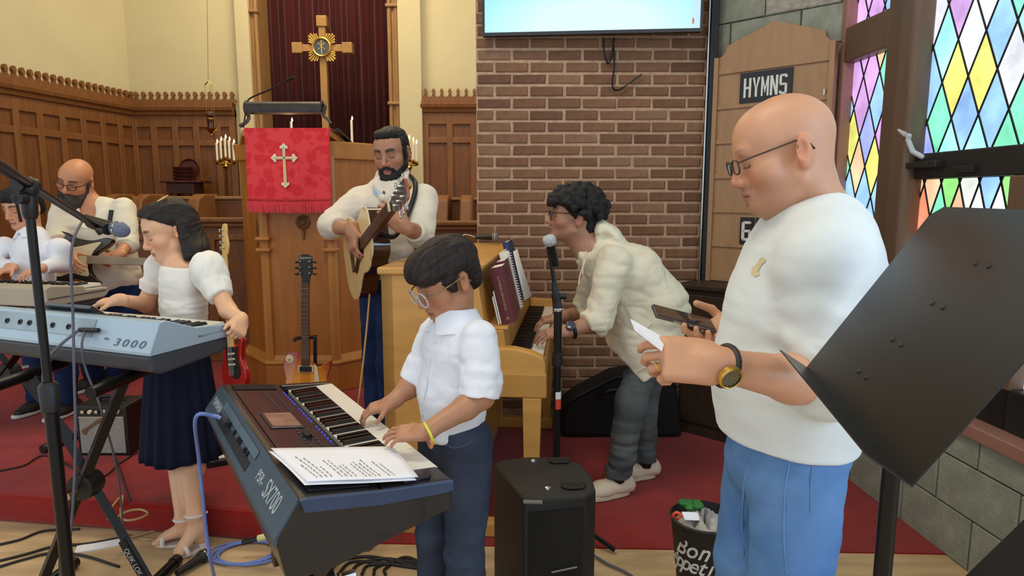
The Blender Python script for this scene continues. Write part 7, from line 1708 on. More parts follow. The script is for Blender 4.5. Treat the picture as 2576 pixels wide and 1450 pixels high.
V, Q = S.mesh(.0065, lambda V: folds(.018, (6, 6, 17), 6)(V)*(.4+1.0*np.exp(-((V[:, 2]-.62)/.10)**2)+1.0*np.exp(-((V[:, 2]-.18)/.09)**2)), 2)
mesh_obj('jeans', V, Q, M_jeans_grey, pr)
M_cshoe = mat('sneaker_cream', (226, 208, 184), 0.6, var=0.04, scale=12)
for a, tx in ((aL, (-.215, -.055)), (aR, (-.19, -.02))):
    MB().cyl(a-Vector((0, 0, .03)), a+Vector((0, 0, .03)), .042, n=14).build('sock', M_black, pr, smooth=40)
    hz = Vector((a.x+.045, a.y+.01, 0.006)); shoe(pr, hz, hz+Vector((tx[0]-.03, tx[1]-.02, 0)), M_cshoe, M_cshoe, 'sneaker', .105, .047)
wp = lerp(wrL, elL, .14); wax = (elL-wrL).normalized()
wt = MB().tube(ring(wp, wax, .033, .033, (0, 0, 1), 24), .009, 8, closed=True).build('watch', M_black, pr, smooth=60)
MB(frame(wp+Vector((-.008, -.028, .020)), wax, (0, 1, .8))).lathe([(.021, -.006), (.023, .0), (.021, .008), (.016, .010), (.001, .010)], n=20).build('watch_face', mat('watch_grey', (64, 68, 82), 0.25, coat=0.5), wt, smooth=40)
# ---------------------------------------------------------------- 3. boy with clear glasses
pr = thing('person', Vector((W(1140, 1700, 1.82).x, 1.82, 0)), 'small boy in clear glasses and white shirt playing the black arranger keyboard', 'person')
f = Vector((-.84, -.54, 0)).normalized(); lat = Vector((-f.y, f.x, 0)); lat = lat if lat.y < 0 else -lat
hd = Head(W(1128, 706, 1.845), f, math.radians(24), math.radians(2), .90)
S = SDF(); hd.prims(S, jaw=.96, nose=.2)
S.cone(hd.p(0, -.02, -.03), W(1150, 815, 1.85), .046, .050, .025); S.cone(hd.p(0, .015, -.06), W(1140, 810, 1.84), .034, .04, .02)
S.econe(W(1148, 850, 1.85), W(1138, 950, 1.85), (.07, .045), (.085, .06), lat, .03)
shL, elL, wrL = W(1206, 850, 1.735), W(1214, 1000, 1.70), W(1068, 1088, 1.60)
shR, elR, wrR = W(1092, 838, 1.95), W(1046, 960, 1.93), W(986, 1012, 1.86)
for a, b, c in ((shL, elL, wrL), (shR, elR, wrR)): S.cone(lerp(a, b, .25), b, .030, .030, .015); S.cone(lerp(a, b, .3), W(1145, 880, 1.85), .028, .03, .02); S.cone(b, lerp(b, c, .3), .031, .032, .015); S.cone(lerp(b, c, .3), c, .032, .021, .015)
hand(S, wrL, (-.97, .02, -.06), (-.05, -.35, .93), (.0, .9, .3), .70, ((12, 24, 20), (10, 24, 20), (12, 26, 22), (16, 28, 22)), (10, 3, -4, -12))
hand(S, wrR, (-.93, -.15, -.28), (-.25, -.2, .93), (.0, -.95, -.05), .70, ((18, 34, 26), (16, 34, 28), (16, 34, 28), (18, 34, 28)), (10, 3, -4, -12))
V, Q = S.mesh(.0032); C = hd.color(V, (180, 128, 96), (158, 98, 88), (44, 32, 28))
mesh_obj('body', V, Q, SKIN('boy'), pr, C)
M_clearframe = mat('frame_clear', (214, 218, 224), 0.15, var=0.02, trans=0.3, coat=0.5)
hd.glasses(pr, M_clearframe, M_lens, rx=.026, rz=.024, r=.0025, square=0, z0=-.002, y0=.118, temple_m=mat('frame_bronze', (150, 120, 86), 0.3, metal=0.5), sep=.035)
M_hairbrown = mat('hair_darkbrown', (44, 33, 31), 0.5, var=0.35, scale=30, stretch=(3, 3, 1), bump=0.5, bscale=120, spec=0.3)
S = SDF(); R = hd.R; k = hd.k
S.ell(hd.p(0, -.012, .052), (.088*k, .112*k, .092*k), R, .02); S.ell(hd.p(0, .062, .075), (.070*k, .052*k, .045*k), R, .03)
S.ell(hd.p(.03, .085, .058), (.045*k, .03*k, .025*k), R, .02); S.ell(hd.p(-.03, .085, .058), (.045*k, .03*k, .025*k), R, .02)
for q in (-1, 1): S.ell(hd.p(q*.074, .024, .015), (.012*k, .022*k, .036*k), R, .012)
S.ell(hd.p(0, -.065, -.005), (.070*k, .042*k, .06*k), R, .02)
cf = hd.p(0, .085, .0); S.ell(hd.p(0, .12, -.02), (.085*k, .09*k, .062*k), R, .012, 's')
for q in (-1, 1): S.ell(hd.p(q*.088, -.016, -.004), (.03*k, .026*k, .038*k), R, .008, 's')
def strand(hd, amp, n=42):
    def f_(V):
        L = hd.loc(V); an = np.arctan2(L[:, 0], L[:, 2]-.0)*n/2; q = vnoise(np.stack([an*.5, L[:, 1]*14, L[:, 2]*5], 1), (1, 1, 1), 4)
        return amp*(np.abs(2*q-1)-.4)
    return f_
V, Q = S.mesh(.004, strand(hd, .006), 1); mesh_obj('hair', V, Q, M_hairbrown, pr)
M_shirt = mat('shirt_white', (232, 236, 246), 0.8, var=0.03, scale=8, bump=0.12, bscale=300, spec=0.2)
S = SDF()
S.econe(W(1148, 842, 1.85), W(1146, 868, 1.85), (.09, .058), (.125, .080), lat, .025); S.econe(W(1146, 860, 1.85), W(1138, 990, 1.85), (.125, .083), (.118, .092), lat, .03)
S.econe(W(1138, 990, 1.85), W(1140, 1075, 1.85), (.118, .094), (.112, .090), lat, .03)
S.cone(shL, lerp(shL, elL, .6), .050, .054, .03); S.cone(lerp(shL, elL, .6), lerp(elL, wrL, .05)+Vector((0, 0, .005)), .052, .050, .02, flat=True); S.cone(lerp(shL, elL, .72), lerp(elL, wrL, .05), .058, .057, .006, flat=True)
S.cone(shR, lerp(shR, elR, .7), .048, .048, .03); S.cone(lerp(shR, elR, .6), lerp(elR, wrR, .02), .048, .046, .02, flat=True); S.cone(lerp(shR, elR, .75), lerp(elR, wrR, .02), .052, .052, .006, flat=True)
S.cone(hd.p(0, -.02, -.04), W(1150, 812, 1.85), .050, .054, .008, 's')
hm_ = W(1140, 1090, 1.85); S.plane(hm_, (.10, 0, -1), npv(hm_)-.3, npv(hm_)+.3)
def wr_b(V):
    el = np.exp(-((V-npv(elL))**2).sum(1)/.006)
    return folds(.009, (10, 10, 14), 7)(V)*.8+folds(.006, (20, 20, 22), 3)(V)*(.4+el)
V, Q = S.mesh(.0045, wr_b, 2); sh_ = mesh_obj('shirt', V, Q, M_shirt, pr)
# shirt collar: two folded leaves
def leaf(obj, pts, name, m, th=.003):
    o = MB().add(pts, [tuple(range(len(pts)))]).build(name, m, obj); o.modifiers.new('s', 'SOLIDIFY').thickness = th; return o
nbk = W(1150, 806, 1.85)
S = SDF(); ax_ = (hd.p(0, -.02, -.03)-W(1152, 818, 1.852)).normalized(); c0 = W(1148, 800, 1.848)
c0 = W(1147, 790, 1.847); S.cone(c0-ax_*.050, c0+ax_*.016, .092, .057, .006, flat=True); S.cone(c0-ax_*.10, c0+ax_*.06, .052, .050, .004, 's', flat=True)
S.cone(c0-ax_*.10, c0-ax_*.012, .080, .050, .004, 's', flat=True)
fc_ = c0+f*.075-ax_*.052; S.cone(fc_, c0+f*.06-ax_*.005, .034, .004, .004, 's')
V, Q = S.mesh(.0035); co = mesh_obj('collar', V, Q, M_shirt, pr)
surf_line(sh_, [(1104, 830), (1086, 880), (1078, 940), (1068, 1000), (1062, 1060)], 1.7, .0025, 'placket', M_shirt, .001)
for px, py in ((1095, 862), (1085, 905), (1077, 950), (1068, 1000), (1064, 1045)): surf_patch(sh_, [[(px-2, py-2), (px+2, py-2), (px+2, py+2), (px-2, py+2)]], 'button', M_page, .004)
S = SDF()
hL, hR = W(1178, 1110, 1.80), W(1112, 1110, 1.91); kL, kR = Vector((W(1168, 1330, 1.78).x, 1.78, .37)), Vector((W(1092, 1330, 1.90).x, 1.90, .37)); aL, aR = Vector((kL.x+.01, 1.79, .08)), Vector((kR.x, 1.91, .08))
legs_pants(S, hL, hR, kL, kR, aL, aR, (.074, .060, .052), W(1142, 1072, 1.85), (.104, .082), lat, .02)
V, Q = S.mesh(.0055, lambda V: folds(.009, (9, 9, 15), 8)(V)*(.6+.8*np.exp(-((V[:, 2]-.37)/.08)**2)), 2); jb = mesh_obj('jeans', V, Q, mat('denim_boy', (66, 76, 96), 0.85, var=0.2, scale=6, bump=0.3, bscale=420, spec=0.15), pr)
surf_line(jb, [(1120, 1118), (1140, 1128), (1170, 1122), (1190, 1108)], 1.7, .0012, 'pocket_seam', mat('denim_seam_dark', (84, 98, 128), .85))
for a in (aL, aR): hz = Vector((a.x+.03, a.y+.02, 0.0)); shoe(pr, hz, hz+Vector((-.15, -.10, 0)), M_black_shoe, M_white, 'shoe', .09, .038, .85)
bc_ = lerp(wrL, elL, .05)
for cc_, rr, m_, dz in ((mat('band_yellow', (222, 224, 70), .5), .028, None, -.006), (mat('band_orange', (236, 150, 110), .5), .026, None, -.016)):
    MB().tube(ring(bc_+Vector((.004, -.004, dz)), (wrL-elL)+Vector((0, .05, .05 if dz < -.01 else 0)), rr, rr*1.35, (0, 0, 1), 24), .0035, 6, closed=True).build('bracelet', cc_, pr, smooth=60)
# ---------------------------------------------------------------- 4. girl at the silver keyboard
pr = thing('person', Vector((W(455, 1380, 2.64).x, 2.64, 0)), 'girl in white puff-sleeve top and navy skirt playing the silver keyboard', 'person')
f = Vector((-.82, -.57, 0)).normalized(); lat = Vector((.62, -.78, 0)).normalized(); Yg_ = 2.66
hd = Head(W(432, 584, Yg_), f, math.radians(18), 0, .95)
S = SDF(); hd.prims(S, jaw=.95, nose=.3)
S.cone(hd.p(0, -.02, -.03), W(452, 680, Yg_), .044, .046, .025); S.cone(hd.p(0, .01, -.06), W(440, 672, Yg_), .032, .038, .02)
S.econe(W(452, 672, Yg_), W(462, 760, Yg_), (.115, .055), (.10, .06), lat, .03)
shL, elL, wrL = W(528, 690, 2.58), W(574, 782, 2.50), W(597, 812, 2.43)
shR, elR, wrR = W(398, 682, 2.75), W(366, 766, 2.74), W(302, 778, 2.56)
wrR.z = ZB+.112; wrL = W(607, 806, 2.43)
for a, b, c in ((shL, elL, wrL), (shR, elR, wrR)): S.cone(a, b, .036, .032, .015); S.cone(b, c, .032, .022, .015)
hand(S, wrL, (.15, -.80, -.45), (.75, -.35, .45), (-.6, -.3, .55), .78, ((70, 72, 40), (74, 74, 40), (76, 74, 40), (76, 74, 40)), (2, 0, -2, -4), tdir=(-.25, -.85, -.3))
hand(S, wrR, (-.97, -.12, -.12), (-.12, -.15, .97), (0, -.95, -.1), .76, ((20, 34, 24), (24, 34, 24), (24, 34, 24), (22, 34, 24)), (8, 2, -4, -10))
# bare legs and feet (one body)
k1_, a1, t1_ = W(474, 1120, 2.68), W(489, 1296, 2.45), G(456, 1388, .02)
k2_, a2, t2_ = W(448, 1105, 2.70), W(460, 1306, 2.48), G(408, 1360, .02)
for kk_, aa, tt in ((k1_, a1, t1_), (k2_, a2, t2_)):
    S.cone(Vector((kk_.x, Yg_, kk_.z+.22)), kk_, .06, .046, .02); S.cone(kk_, lerp(kk_, aa, .35)+Vector((.008, .01, 0)), .048, .048, .02); S.cone(lerp(kk_, aa, .35), aa, .046, .028, .02)
    hl_ = Vector((aa.x+.014, aa.y+.018, .045)); S.cone(aa, hl_, .030, .026, .015); S.econe(lerp(aa, hl_, .4)-Vector((0, 0, .012)), tt+Vector((0, 0, .012)), (.028, .034), (.034, .014), (tt-hl_).cross(Vector((0, 0, 1))), .02)
    d_ = (tt-hl_); d_.z = 0; d_.normalize(); l_ = d_.cross(Vector((0, 0, 1)))
    for i in range(5): S.cone(tt+l_*(i-2)*.0125, tt+d_*(.026-.0045*abs(i-1 if l_.x < 0 else i-3))+l_*(i-2)*.0135, .0085, .0075, .004)
V, Q = S.mesh(.004); C = hd.color(V, (228, 178, 142), (200, 124, 112), (60, 44, 38)); mesh_obj('body', V, Q, SKIN('girl'), pr, C)
# hair
S = SDF(); R = hd.R; k = hd.k
S.ell(hd.p(0, -.008, .052), (.086*k, .112*k, .090*k), R, .02); S.ell(hd.p(0, .05, .085), (.060*k, .05*k, .045*k), R, .03)
cpl = hd.p(0, .072, .084); S.plane(cpl, hd.R @ Vector((0, .62, -.78)), npv(cpl)-.16, npv(cpl)+.16, .008)
for q in (-1, 1): S.ell(hd.p(q*.092, .004, -.008), (.03*k, .024*k, .034*k), R, .010, 's')
S.ell(hd.p(0, -.075, -.01), (.074*k, .045*k, .085*k), R, .03)
S.econe(hd.p(0, -.06, -.02), W(505, 640, Yg_), (.075, .04), (.085, .035), Vector((.2, -1, 0)), .03); S.econe(W(500, 620, Yg_), W(512, 668, Yg_+.02), (.085, .034), (.07, .02), Vector((.3, -1, 0)), .03)
S.cone(hd.p(-.074, -.04, .02), W(468, 650, Yg_-.08), .022, .012, .02)
V, Q = S.mesh(.0045, strand(hd, .006), 1); mesh_obj('hair', V, Q, mat('hair_black_brown', (36, 27, 27), 0.42, var=0.3, scale=30, stretch=(3, 3, 1), bump=0.5, bscale=120, spec=0.35), pr)
hc = hd.p(-.012, -.015, .142); MB(frame(hc, hd.R @ Vector((.25, 1, -.28)), hd.R @ Vector((1, 0, 0)))).lathe([(.001, -.004), (.016, -.003), (.022, 0), (.016, .005), (.001, .008)], Matrix.Diagonal((1.4, .55, 1, 1)), 20).build('hair_clip', mat('clip_gold', (222, 184, 124), 0.3, coat=0.4), pr, smooth=60)
M_top = mat('top_ivory', (240, 238, 232), 0.8, var=0.02, scale=8, bump=0.2, bscale=260, spec=0.2)
S = SDF()
S.econe(W(458, 705, Yg_), W(462, 770, Yg_), (.122, .082), (.115, .085), lat, .03); S.econe(W(462, 770, Yg_), W(466, 830, Yg_), (.115, .085), (.108, .082), lat, .03)
S.econe(W(452, 682, Yg_), W(456, 712, Yg_), (.125, .068), (.125, .078), lat, .02)
nk = W(425, 640, Yg_-.06); S.box(W(428, 640, Yg_-.08), (.062, .085, .052), Matrix((lat, Vector((-.78, -.62, 0)), Vector((0, 0, 1)))).transposed(), .008, .008, 's')
S.cone(W(455, 640, Yg_), W(455, 690, Yg_), .05, .056, .008, 's')
V, Q = S.mesh(.005, lambda V: folds(.006, (7, 7, 22), 5)(V)*(.5+np.exp(-((V[:, 2]-.97)/.06)**2)), 2); tp_ = mesh_obj('top', V, Q, M_top, pr)
for nm, c_, r_, cuff in (('sleeve', W(527, 688, 2.575), (.074, .078, .092), lerp(shL, elL, .62)), ('sleeve', W(397, 682, 2.755), (.055, .065, .085), lerp(shR, elR, .62))):
    sh0 = shL if c_.x > -1.2 else shR; el0 = elL if c_.x > -1.2 else elR
    S = SDF(); S.ell(c_, r_, Matrix.Rotation(-.35 if c_.x > -1.2 else .25, 3, 'Y'), .02); S.cone(lerp(sh0, el0, .35), cuff, .058, .046, .02, flat=True); S.cone(lerp(sh0, el0, .52), cuff, .045, .044, .006, flat=True)
    V, Q = S.mesh(.005, folds(.012, (17, 17, 6), 6), 1); mesh_obj(nm, V, Q, M_top, pr)
# pleated skirt
M_navy = mat('skirt_navy', (20, 27, 52), 0.8, var=0.15, scale=10, bump=0.2, bscale=250, spec=0.2)
zt0, zt1 = W(466, 845, Yg_).z, W(450, 1146, Yg_).z; cs_ = Vector((W(455, 1000, Yg_).x, Yg_, 0)); n = 160; vv = []; ff = []
for j in range(13):
    t = j/12; z = zt0+(zt1-zt0)*t
    for i in range(n):
        a_ = 2*math.pi*i/n; pl_ = 1+(.015+.035*t)*math.sin(a_*17+.6*math.sin(a_*3)); rx, ry = (.115+.050*t)*pl_, (.095+.045*t)*pl_
        vv.append((cs_.x-.01*t+rx*math.cos(a_), cs_.y+ry*math.sin(a_), z+.006*math.sin(a_*5)*t))
for j in range(12):
    for i in range(n): ff.append((j*n+i, j*n+(i+1) % n, (j+1)*n+(i+1) % n, (j+1)*n+i))
o = MB().add(vv, ff).build('skirt', M_navy, pr, smooth=70); o.modifiers.new('s', 'SOLIDIFY').thickness = .004
# sandals
M_sand = mat('sandal_white', (226, 216, 206), 0.4, var=0.04)
for aa, tt in ((a1, t1_), (a2, t2_)):
    hl_ = Vector((aa.x+.014, aa.y+.02, .0)); d_ = Vector((tt.x-hl_.x, tt.y-hl_.y, 0)); L = d_.length+.045; d_.normalize(); l_ = d_.cross(Vector((0, 0, 1)))
    F = Matrix((l_, d_, Vector((0, 0, 1)))).transposed().to_4x4(); F.translation = hl_-d_*.02
    so_ = MB(F).prism([(.034*math.copysign(abs(math.sin(t))**.6, math.sin(t)), L/2+L/2*math.cos(t)) for t in [2*math.pi*i/24 for i in range(24)]], 0.001, .014).build('sandal', M_sand, pr, bevel=0.003)
    MB(F).bb((-.024, 0, .001), (.024, .04, .028)).build('heel', M_sand, so_, bevel=0.004)
    MB(F).tube([(.040*math.cos(t), L*.72+.004*math.sin(t), .014+.036*math.sin(t)) for t in [math.pi*i/12 for i in range(13)]], .009, 8).build('toe_strap', M_sand, so_, smooth=60)
    MB().tube(ring(aa+Vector((0, .0, .0)), (0, .15, 1), .033, .034, (1, 0, 0), 24), .0055, 6, closed=True).build('ankle_strap', M_sand, so_, smooth=60)
    MB().tube([aa+Vector((.03, .01, 0)), aa+Vector((.05, 0, .012))], .005, 6).build('strap_bow', M_sand, so_)
# ---------------------------------------------------------------- 5. bearded guitarist with acoustic guitar
pr = thing('person', Vector((W(985, 1150, 3.24).x, 3.24, ZD)), 'black-bearded man in a cream shawl-collar sweater playing the acoustic guitar', 'person')
f = Vector((-.24, -.97, 0)).normalized(); lat = Vector((.62, -.78, 0)).normalized(); Yd = 3.28
fb = Vector((-lat.y, lat.x, 0)); fb = fb if fb.y < 0 else -fb
hd = Head(W(988, 388, Yd), f, math.radians(14), math.radians(-3), 1.0)
S = SDF(); hd.prims(S, nose=.8)
S.cone(hd.p(0, -.02, -.03), W(992, 480, Yd+.02), .056, .062, .03); S.econe(W(990, 480, Yd+.02), W(985, 600, Yd+.02), (.10, .06), (.10, .06), lat, .04)
shL, elL, wrL = W(1064, 502, 3.14), W(1058, 590, 2.95), W(1016, 570, 2.72)
gs = W(906, 622, 2.95)      # sound hole centre
gnv = Vector((-.88, -.47, 0)).normalized()
shR = W(908, 505, 3.34); elR = W(868, 566, 3.16)+gnv*.07; wrR = gs+gnv*.075+Vector((.03, .05, .075))
for a, b, c in ((shL, elL, wrL), (shR, elR, wrR)): S.cone(a, b, .045, .04, .02); S.cone(b, c, .042, .027, .02)
# guitar frame (needed for the hands)
gn = Vector((-.88, -.47, 0)).normalized(); gl_ = Vector((.47, -.88, 0)).normalized(); gd = (gl_*math.cos(math.radians(22))+Vector((0, 0, 1))*math.sin(math.radians(22))).normalized()
hand(S, wrR, (.10, -.35, -.90), (-.80, -.5, .2), (.55, -.6, .3), .98, ((22, 34, 24), (26, 36, 24), (28, 36, 24), (28, 36, 24)), (6, 2, -3, -8))
hand(S, wrL, (-.72, .05, .55), (.1, -.85, .3), (.5, .1, .75), .98, ((10, 30, 24), (16, 36, 26), (24, 40, 28), (32, 44, 30)), (10, 3, -4, -10))
V, Q = S.mesh(.0045); C = hd.color(V, (172, 122, 94), (158, 96, 88), (24, 20, 20), browthick=1.3); mesh_obj('body', V, Q, SKIN('guitarist'), pr, C)
S = SDF(); R = hd.R; k = hd.k
S.ell(hd.p(0, -.015, .050), (.080*k, .102*k, .086*k), R, .02); S.ell(hd.p(0, .050, .104), (.056*k, .042*k, .026*k), R, .025)
for q in (-1, 1): S.ell(hd.p(q*.074, .020, .030), (.010*k, .022*k, .050*k), R, .012)
S.ell(hd.p(0, -.07, -.01), (.068*k, .036*k, .06*k), R, .02)
S.ell(hd.p(0, .125, .0), (.075*k, .075*k, .082*k), R, .012, 's')
for q in (-1, 1): S.ell(hd.p(q*.09, -.014, -.004), (.028*k, .026*k, .038*k), R, .008, 's')
V, Q = S.mesh(.005, strand(hd, .005), 1); mesh_obj('hair', V, Q, M_hairblack, pr)
def beard(hd, root, m, length=1.0, h=.0045, must=True):
    S = SDF(); R = hd.R; k = hd.k
    for q in (-1, 1):
        S.cone(hd.p(q*.073, .012, -.005), hd.p(q*.060, .024, -.055), .009*k, .016*k, .012*k); S.cone(hd.p(q*.060, .024, -.055), hd.p(q*.028, .082, -.092), .017*k, .022*k, .015*k)
        if must: S.cone(hd.p(q*.004, .109, -.046), hd.p(q*.030, .094, -.058), .007*k, .008*k, .006*k); S.cone(hd.p(q*.030, .094, -.058), hd.p(q*.034, .084, -.085), .009*k, .014*k, .008*k)
    S.ell(hd.p(0, .082, -.098), (.036*k, .028*k, .026*k), R, .015*k)
    if length > 1.0:
        S.econe(hd.p(0, .078, -.10), hd.p(0, .105, -.10-.075*length), (.060*k, .036*k), (.044*k, .028*k), R @ Vector((1, 0, 0)), .03*k)
        for q in (-1, 1): S.cone(hd.p(q*.045, .055, -.075), hd.p(q*.034, .075, -.09-.06*length), .026*k, .022*k, .02*k)
    V, Q = S.mesh(h, folds(.005, (70, 70, 22), 5), 1); return mesh_obj('beard', V, Q, m, root)
beard(hd, pr, M_hairblack, 1.0)
M_knit = mat('sweater_cream', (222, 212, 196), 0.9, var=0.04, scale=10, bump=0.2, bscale=300, spec=0.1, sheen=0.3)
S = SDF()
S.econe(W(976, 478, Yd+.02), W(974, 520, Yd+.02), (.15, .08), (.190, .110), lat, .04); S.econe(W(974, 520, Yd+.02), W(972, 620, Yd+.02), (.190, .110), (.165, .100), lat, .04); S.econe(W(972, 620, Yd+.02), W(976, 720, Yd+.02), (.165, .100), (.155, .098), lat, .04)
for a, b, c in ((shL, elL, wrL), (shR, elR, wrR)):
    S.cone(a, b, .076, .064, .04); S.cone(b, lerp(b, c, .42), .062, .048, .02, flat=True)
# shawl collar roll
cb, cf_ = W(1000, 440, Yd+.07), W(975, 492, Yd-.10)
for a, b, r0, r1 in ((W(1012, 432, Yd+.04), W(1022, 455, Yd-.04), .030, .030), (W(1022, 455, Yd-.04), W(968, 500, Yd-.125), .030, .024), (W(1012, 432, Yd+.04), W(960, 440, Yd+.04), .030, .026), (W(958, 442, Yd+.03), W(952, 470, Yd-.06), .026, .026), (W(952, 470, Yd-.06), W(968, 502, Yd-.12), .026, .022)): S.cone(a, b, r0*1.12, r1*1.12, .005)
S.cone(hd.p(0, -.01, -.04), W(992, 468, Yd), .054, .050, .008, 's')
def wr_g(V):
    el = np.exp(-((V-npv(elL))**2).sum(1)/.008)+np.exp(-((V-npv(lerp(shR, elR, .7)))**2).sum(1)/.008); return folds(.010, (9, 9, 15), 3)(V)*.5+folds(.008, (16, 16, 26), 4)(V)*(.2+1.3*el)
V, Q = S.mesh(.006, wr_g, 2); sg = mesh_obj('sweater', V, Q, M_knit, pr)
surf_patch(sg, [[(966, 482), (970, 486), (967, 491), (963, 487)]], 'toggle_button', M_mahog, .006)
surf_patch(sg, [[(938, 470), (968, 490), (966, 502), (942, 490)]], 'undershirt', mat('tee_blue', (190, 210, 226), .9), .004)
S = SDF(); hL, hR = W(990, 740, 3.22), W(948, 740, 3.34); kL, kR = W(982, 920, 3.22), W(946, 915, 3.34); aL, aR = Vector((kL.x, 3.22, ZD+.09)), Vector((kR.x-.0, 3.32, ZD+.09))
legs_pants(S, hL, hR, kL, kR, aL, aR, (.092, .070, .060), W(974, 700, Yd+.02), (.135, .09), lat)
V, Q = S.mesh(.008, folds(.008, (8, 8, 14), 3), 2); mesh_obj('jeans', V, Q, M_jeans_navy, pr)
for a in (aL, aR): hz = Vector((a.x+.02, a.y+.05, ZD)); shoe(pr, hz, hz+Vector((-.11, -.22, 0)), M_black_shoe, M_white)
# ---- acoustic guitar
GA = Matrix((gn.cross(gd)*1.0, gd, gn)).transposed().to_4x4(); GA.translation = gs-gn*0.0
ag = thing('acoustic_guitar', gs, 'cutaway acoustic guitar with pale spruce top held by the bearded man', 'guitar')
AO = [(0, -.30), (.10, -.29), (.175, -.235), (.195, -.16), (.17, -.09), (.132, -.035), (.122, .01), (.135, .06), (.142, .11), (.125, .16), (.08, .18), (.0, .182), (-.05, .182), (-.085, .16), (-.10, .125), (-.122, .10), (-.128, .05), (-.12, .0), (-.138, -.05), (-.178, -.11), (-.195, -.17), (-.172, -.24), (-.10, -.29)]
ao = poly_smooth(AO, 4)
M_spruce = mat('spruce_top', (230, 198, 138), 0.3, var=0.05, scale=12, stretch=(8, 1, 1), coat=0.4); M_mahside = mat('guitar_side_dark', (58, 32, 24), 0.2, var=0.1, coat=0.6)
MB(GA).prism(ao, -.082, -.004).build('side', M_mahside, ag, smooth=35)
MB(GA).prism([(x*1.008, y*1.008) for x, y in ao], -.004, .0).build('soundboard', M_spruce, ag)
bd = MB(GA).tube([(x*1.006, y*1.006, -.004) for x, y in ao], .0032, 6, closed=True).build('binding', M_cream, ag)
MB(GA).lathe([(.050, .0005), (.050, .001), (.001, .001)], n=32).build('sound_hole', M_black, ag); MB(GA).lathe([(.052, .0005), (.052, .0012), (.060, .0012), (.060, .0005)], n=32, cap=False).build('rosette', M_mahog, ag)
MB(GA).prism(poly_smooth([(-.055, .04), (-.062, -.03), (-.095, -.10), (-.07, -.13), (-.03, -.075), (-.028, -.04)], 4), .0008, .0022).build('pickguard', mat('tortoise_dark', (60, 26, 20), 0.15, coat=0.6), ag)
MB(GA).bb((-.075, -.155, 0), (.075, -.128, .010)).build('bridge', M_neckw, ag, bevel=0.003)
MB(GA).prism([(-.027, .045), (.027, .045), (.022, .50), (-.022, .50)], .0, .010).build('fretboard', M_neckw, ag)
MB(GA).prism([(-.024, .17), (.024, .17), (.020, .51), (-.020, .51)], -.022, .0).build('neck', mat('neck_mahogany', (96, 52, 34), 0.3), ag, bevel=0.005)
for i in range(1, 16):
    y = .50-.65*(1-2**(-i/12)); MB(GA).bb((-.024, y-.001, .010), (.024, y+.001, .0112)).build('fret', M_string, ag)
MB(GA).bb((-.022, .498, .006), (.022, .506, .014)).build('nut', M_cream, ag)
hs = [(-.022, .505), (.022, .505), (.036, .545), (.038, .68), (.012, .69), (0, .684), (-.012, .69), (-.038, .68), (-.036, .545)]
MB(GA).prism(hs, -.014, -.002).build('headstock', mat('headstock_orange', (176, 92, 50), 0.3, coat=0.4), ag); MB(GA).prism(hs, -.002, .001).build('headstock_face', mat('headstock_face', (78, 78, 82), 0.3, coat=0.4), ag)
for i in range(3):
    for q in (-1, 1):
        y = .56+.045*i; MB(GA).lathe([(.006, .001), (.006, .006), (.003, .014)], Matrix.Translation((q*.020, y, 0)), 10).build('tuner_post', M_chrome, ag, smooth=40)
        MB(GA).tube([(q*.036, y, -.010), (q*.058, y, -.010)], .0045, 6).build('tuner_shaft', M_chrome, ag); MB(GA).sphere((q*.064, y, -.010), (.010, .008, .005), 8).build('tuner_knob', M_chrome, ag, smooth=60)
for i in range(6): MB(GA).tube([((i-2.5)*.0095, -.14, .011), ((i-2.5)*.0066, .50, .0135)], .0007, 4).build('string', M_string, ag)
MB().tube(catmull([GA @ Vector((0, -.30, -.05)), W(930, 600, 3.30), W(1000, 450, 3.42), W(1040, 452, 3.16), W(1040, 500, 3.02), GA @ Vector((0, .16, -.12)), GA @ Vector((0, .20, -.03))], 8), .012, 8).build('strap', M_black, ag, smooth=60)
# ---------------------------------------------------------------- 6. bald bearded man at the back left
pr = thing('person', Vector((W(255, 1000, 4.28).x, 4.28, ZD)), 'bald man with long grey-black beard and white shirt bent over an electric guitar', 'person')
f = Vector((.02, -1, 0)).normalized(); lat = Vector((.85, .52, 0)).normalized(); Ye = 4.26
hd = Head(W(192, 455, Ye-.06), f, math.radians(20), math.radians(14), 1.08)
S = SDF(); hd.prims(S, nose=.8)
S.cone(hd.p(0, -.02, -.03), W(238, 525, Ye), .056, .062, .03); S.econe(W(240, 530, Ye), W(255, 650, Ye), (.12, .08), (.14, .10), lat, .04)
shL, elL, wrL = W(312, 525, Ye+.02), W(322, 612, Ye-.10), W(300, 642, Ye-.24)
shR, elR, wrR = W(162, 525, Ye-.05), W(140, 600, Ye-.24), W(172, 640, Ye-.40)
for a, b, c in ((shL, elL, wrL), (shR, elR, wrR)): S.cone(a, b, .046, .040, .02); S.cone(b, c, .042, .028, .02)
hand(S, wrL, (-.75, -.25, -.3), (.2, -.75, .5), (.1, .5, .8), .95, ((30, 50, 35), (40, 55, 35), (46, 58, 35), (50, 58, 35)), (6, 2, -3, -8))
hand(S, wrR, (.5, -.4, -.5), (-.3, -.8, .4), (.6, .1, .7), .95)
V, Q = S.mesh(.005); C = hd.color(V, (206, 144, 106), (150, 96, 84), (70, 52, 44)); mesh_obj('body', V, Q, SKIN('elder'), pr, C)
beard(hd, pr, mat('beard_grey', (74, 66, 62), 0.7, rgb2=(36, 30, 30), scale=22, bump=0.5, bscale=120), 1.75, .005)
hd.glasses(pr, mat('frame_brown', (60, 36, 30), 0.4), M_lens, rx=.024, rz=.016, square=.25)
S = SDF()
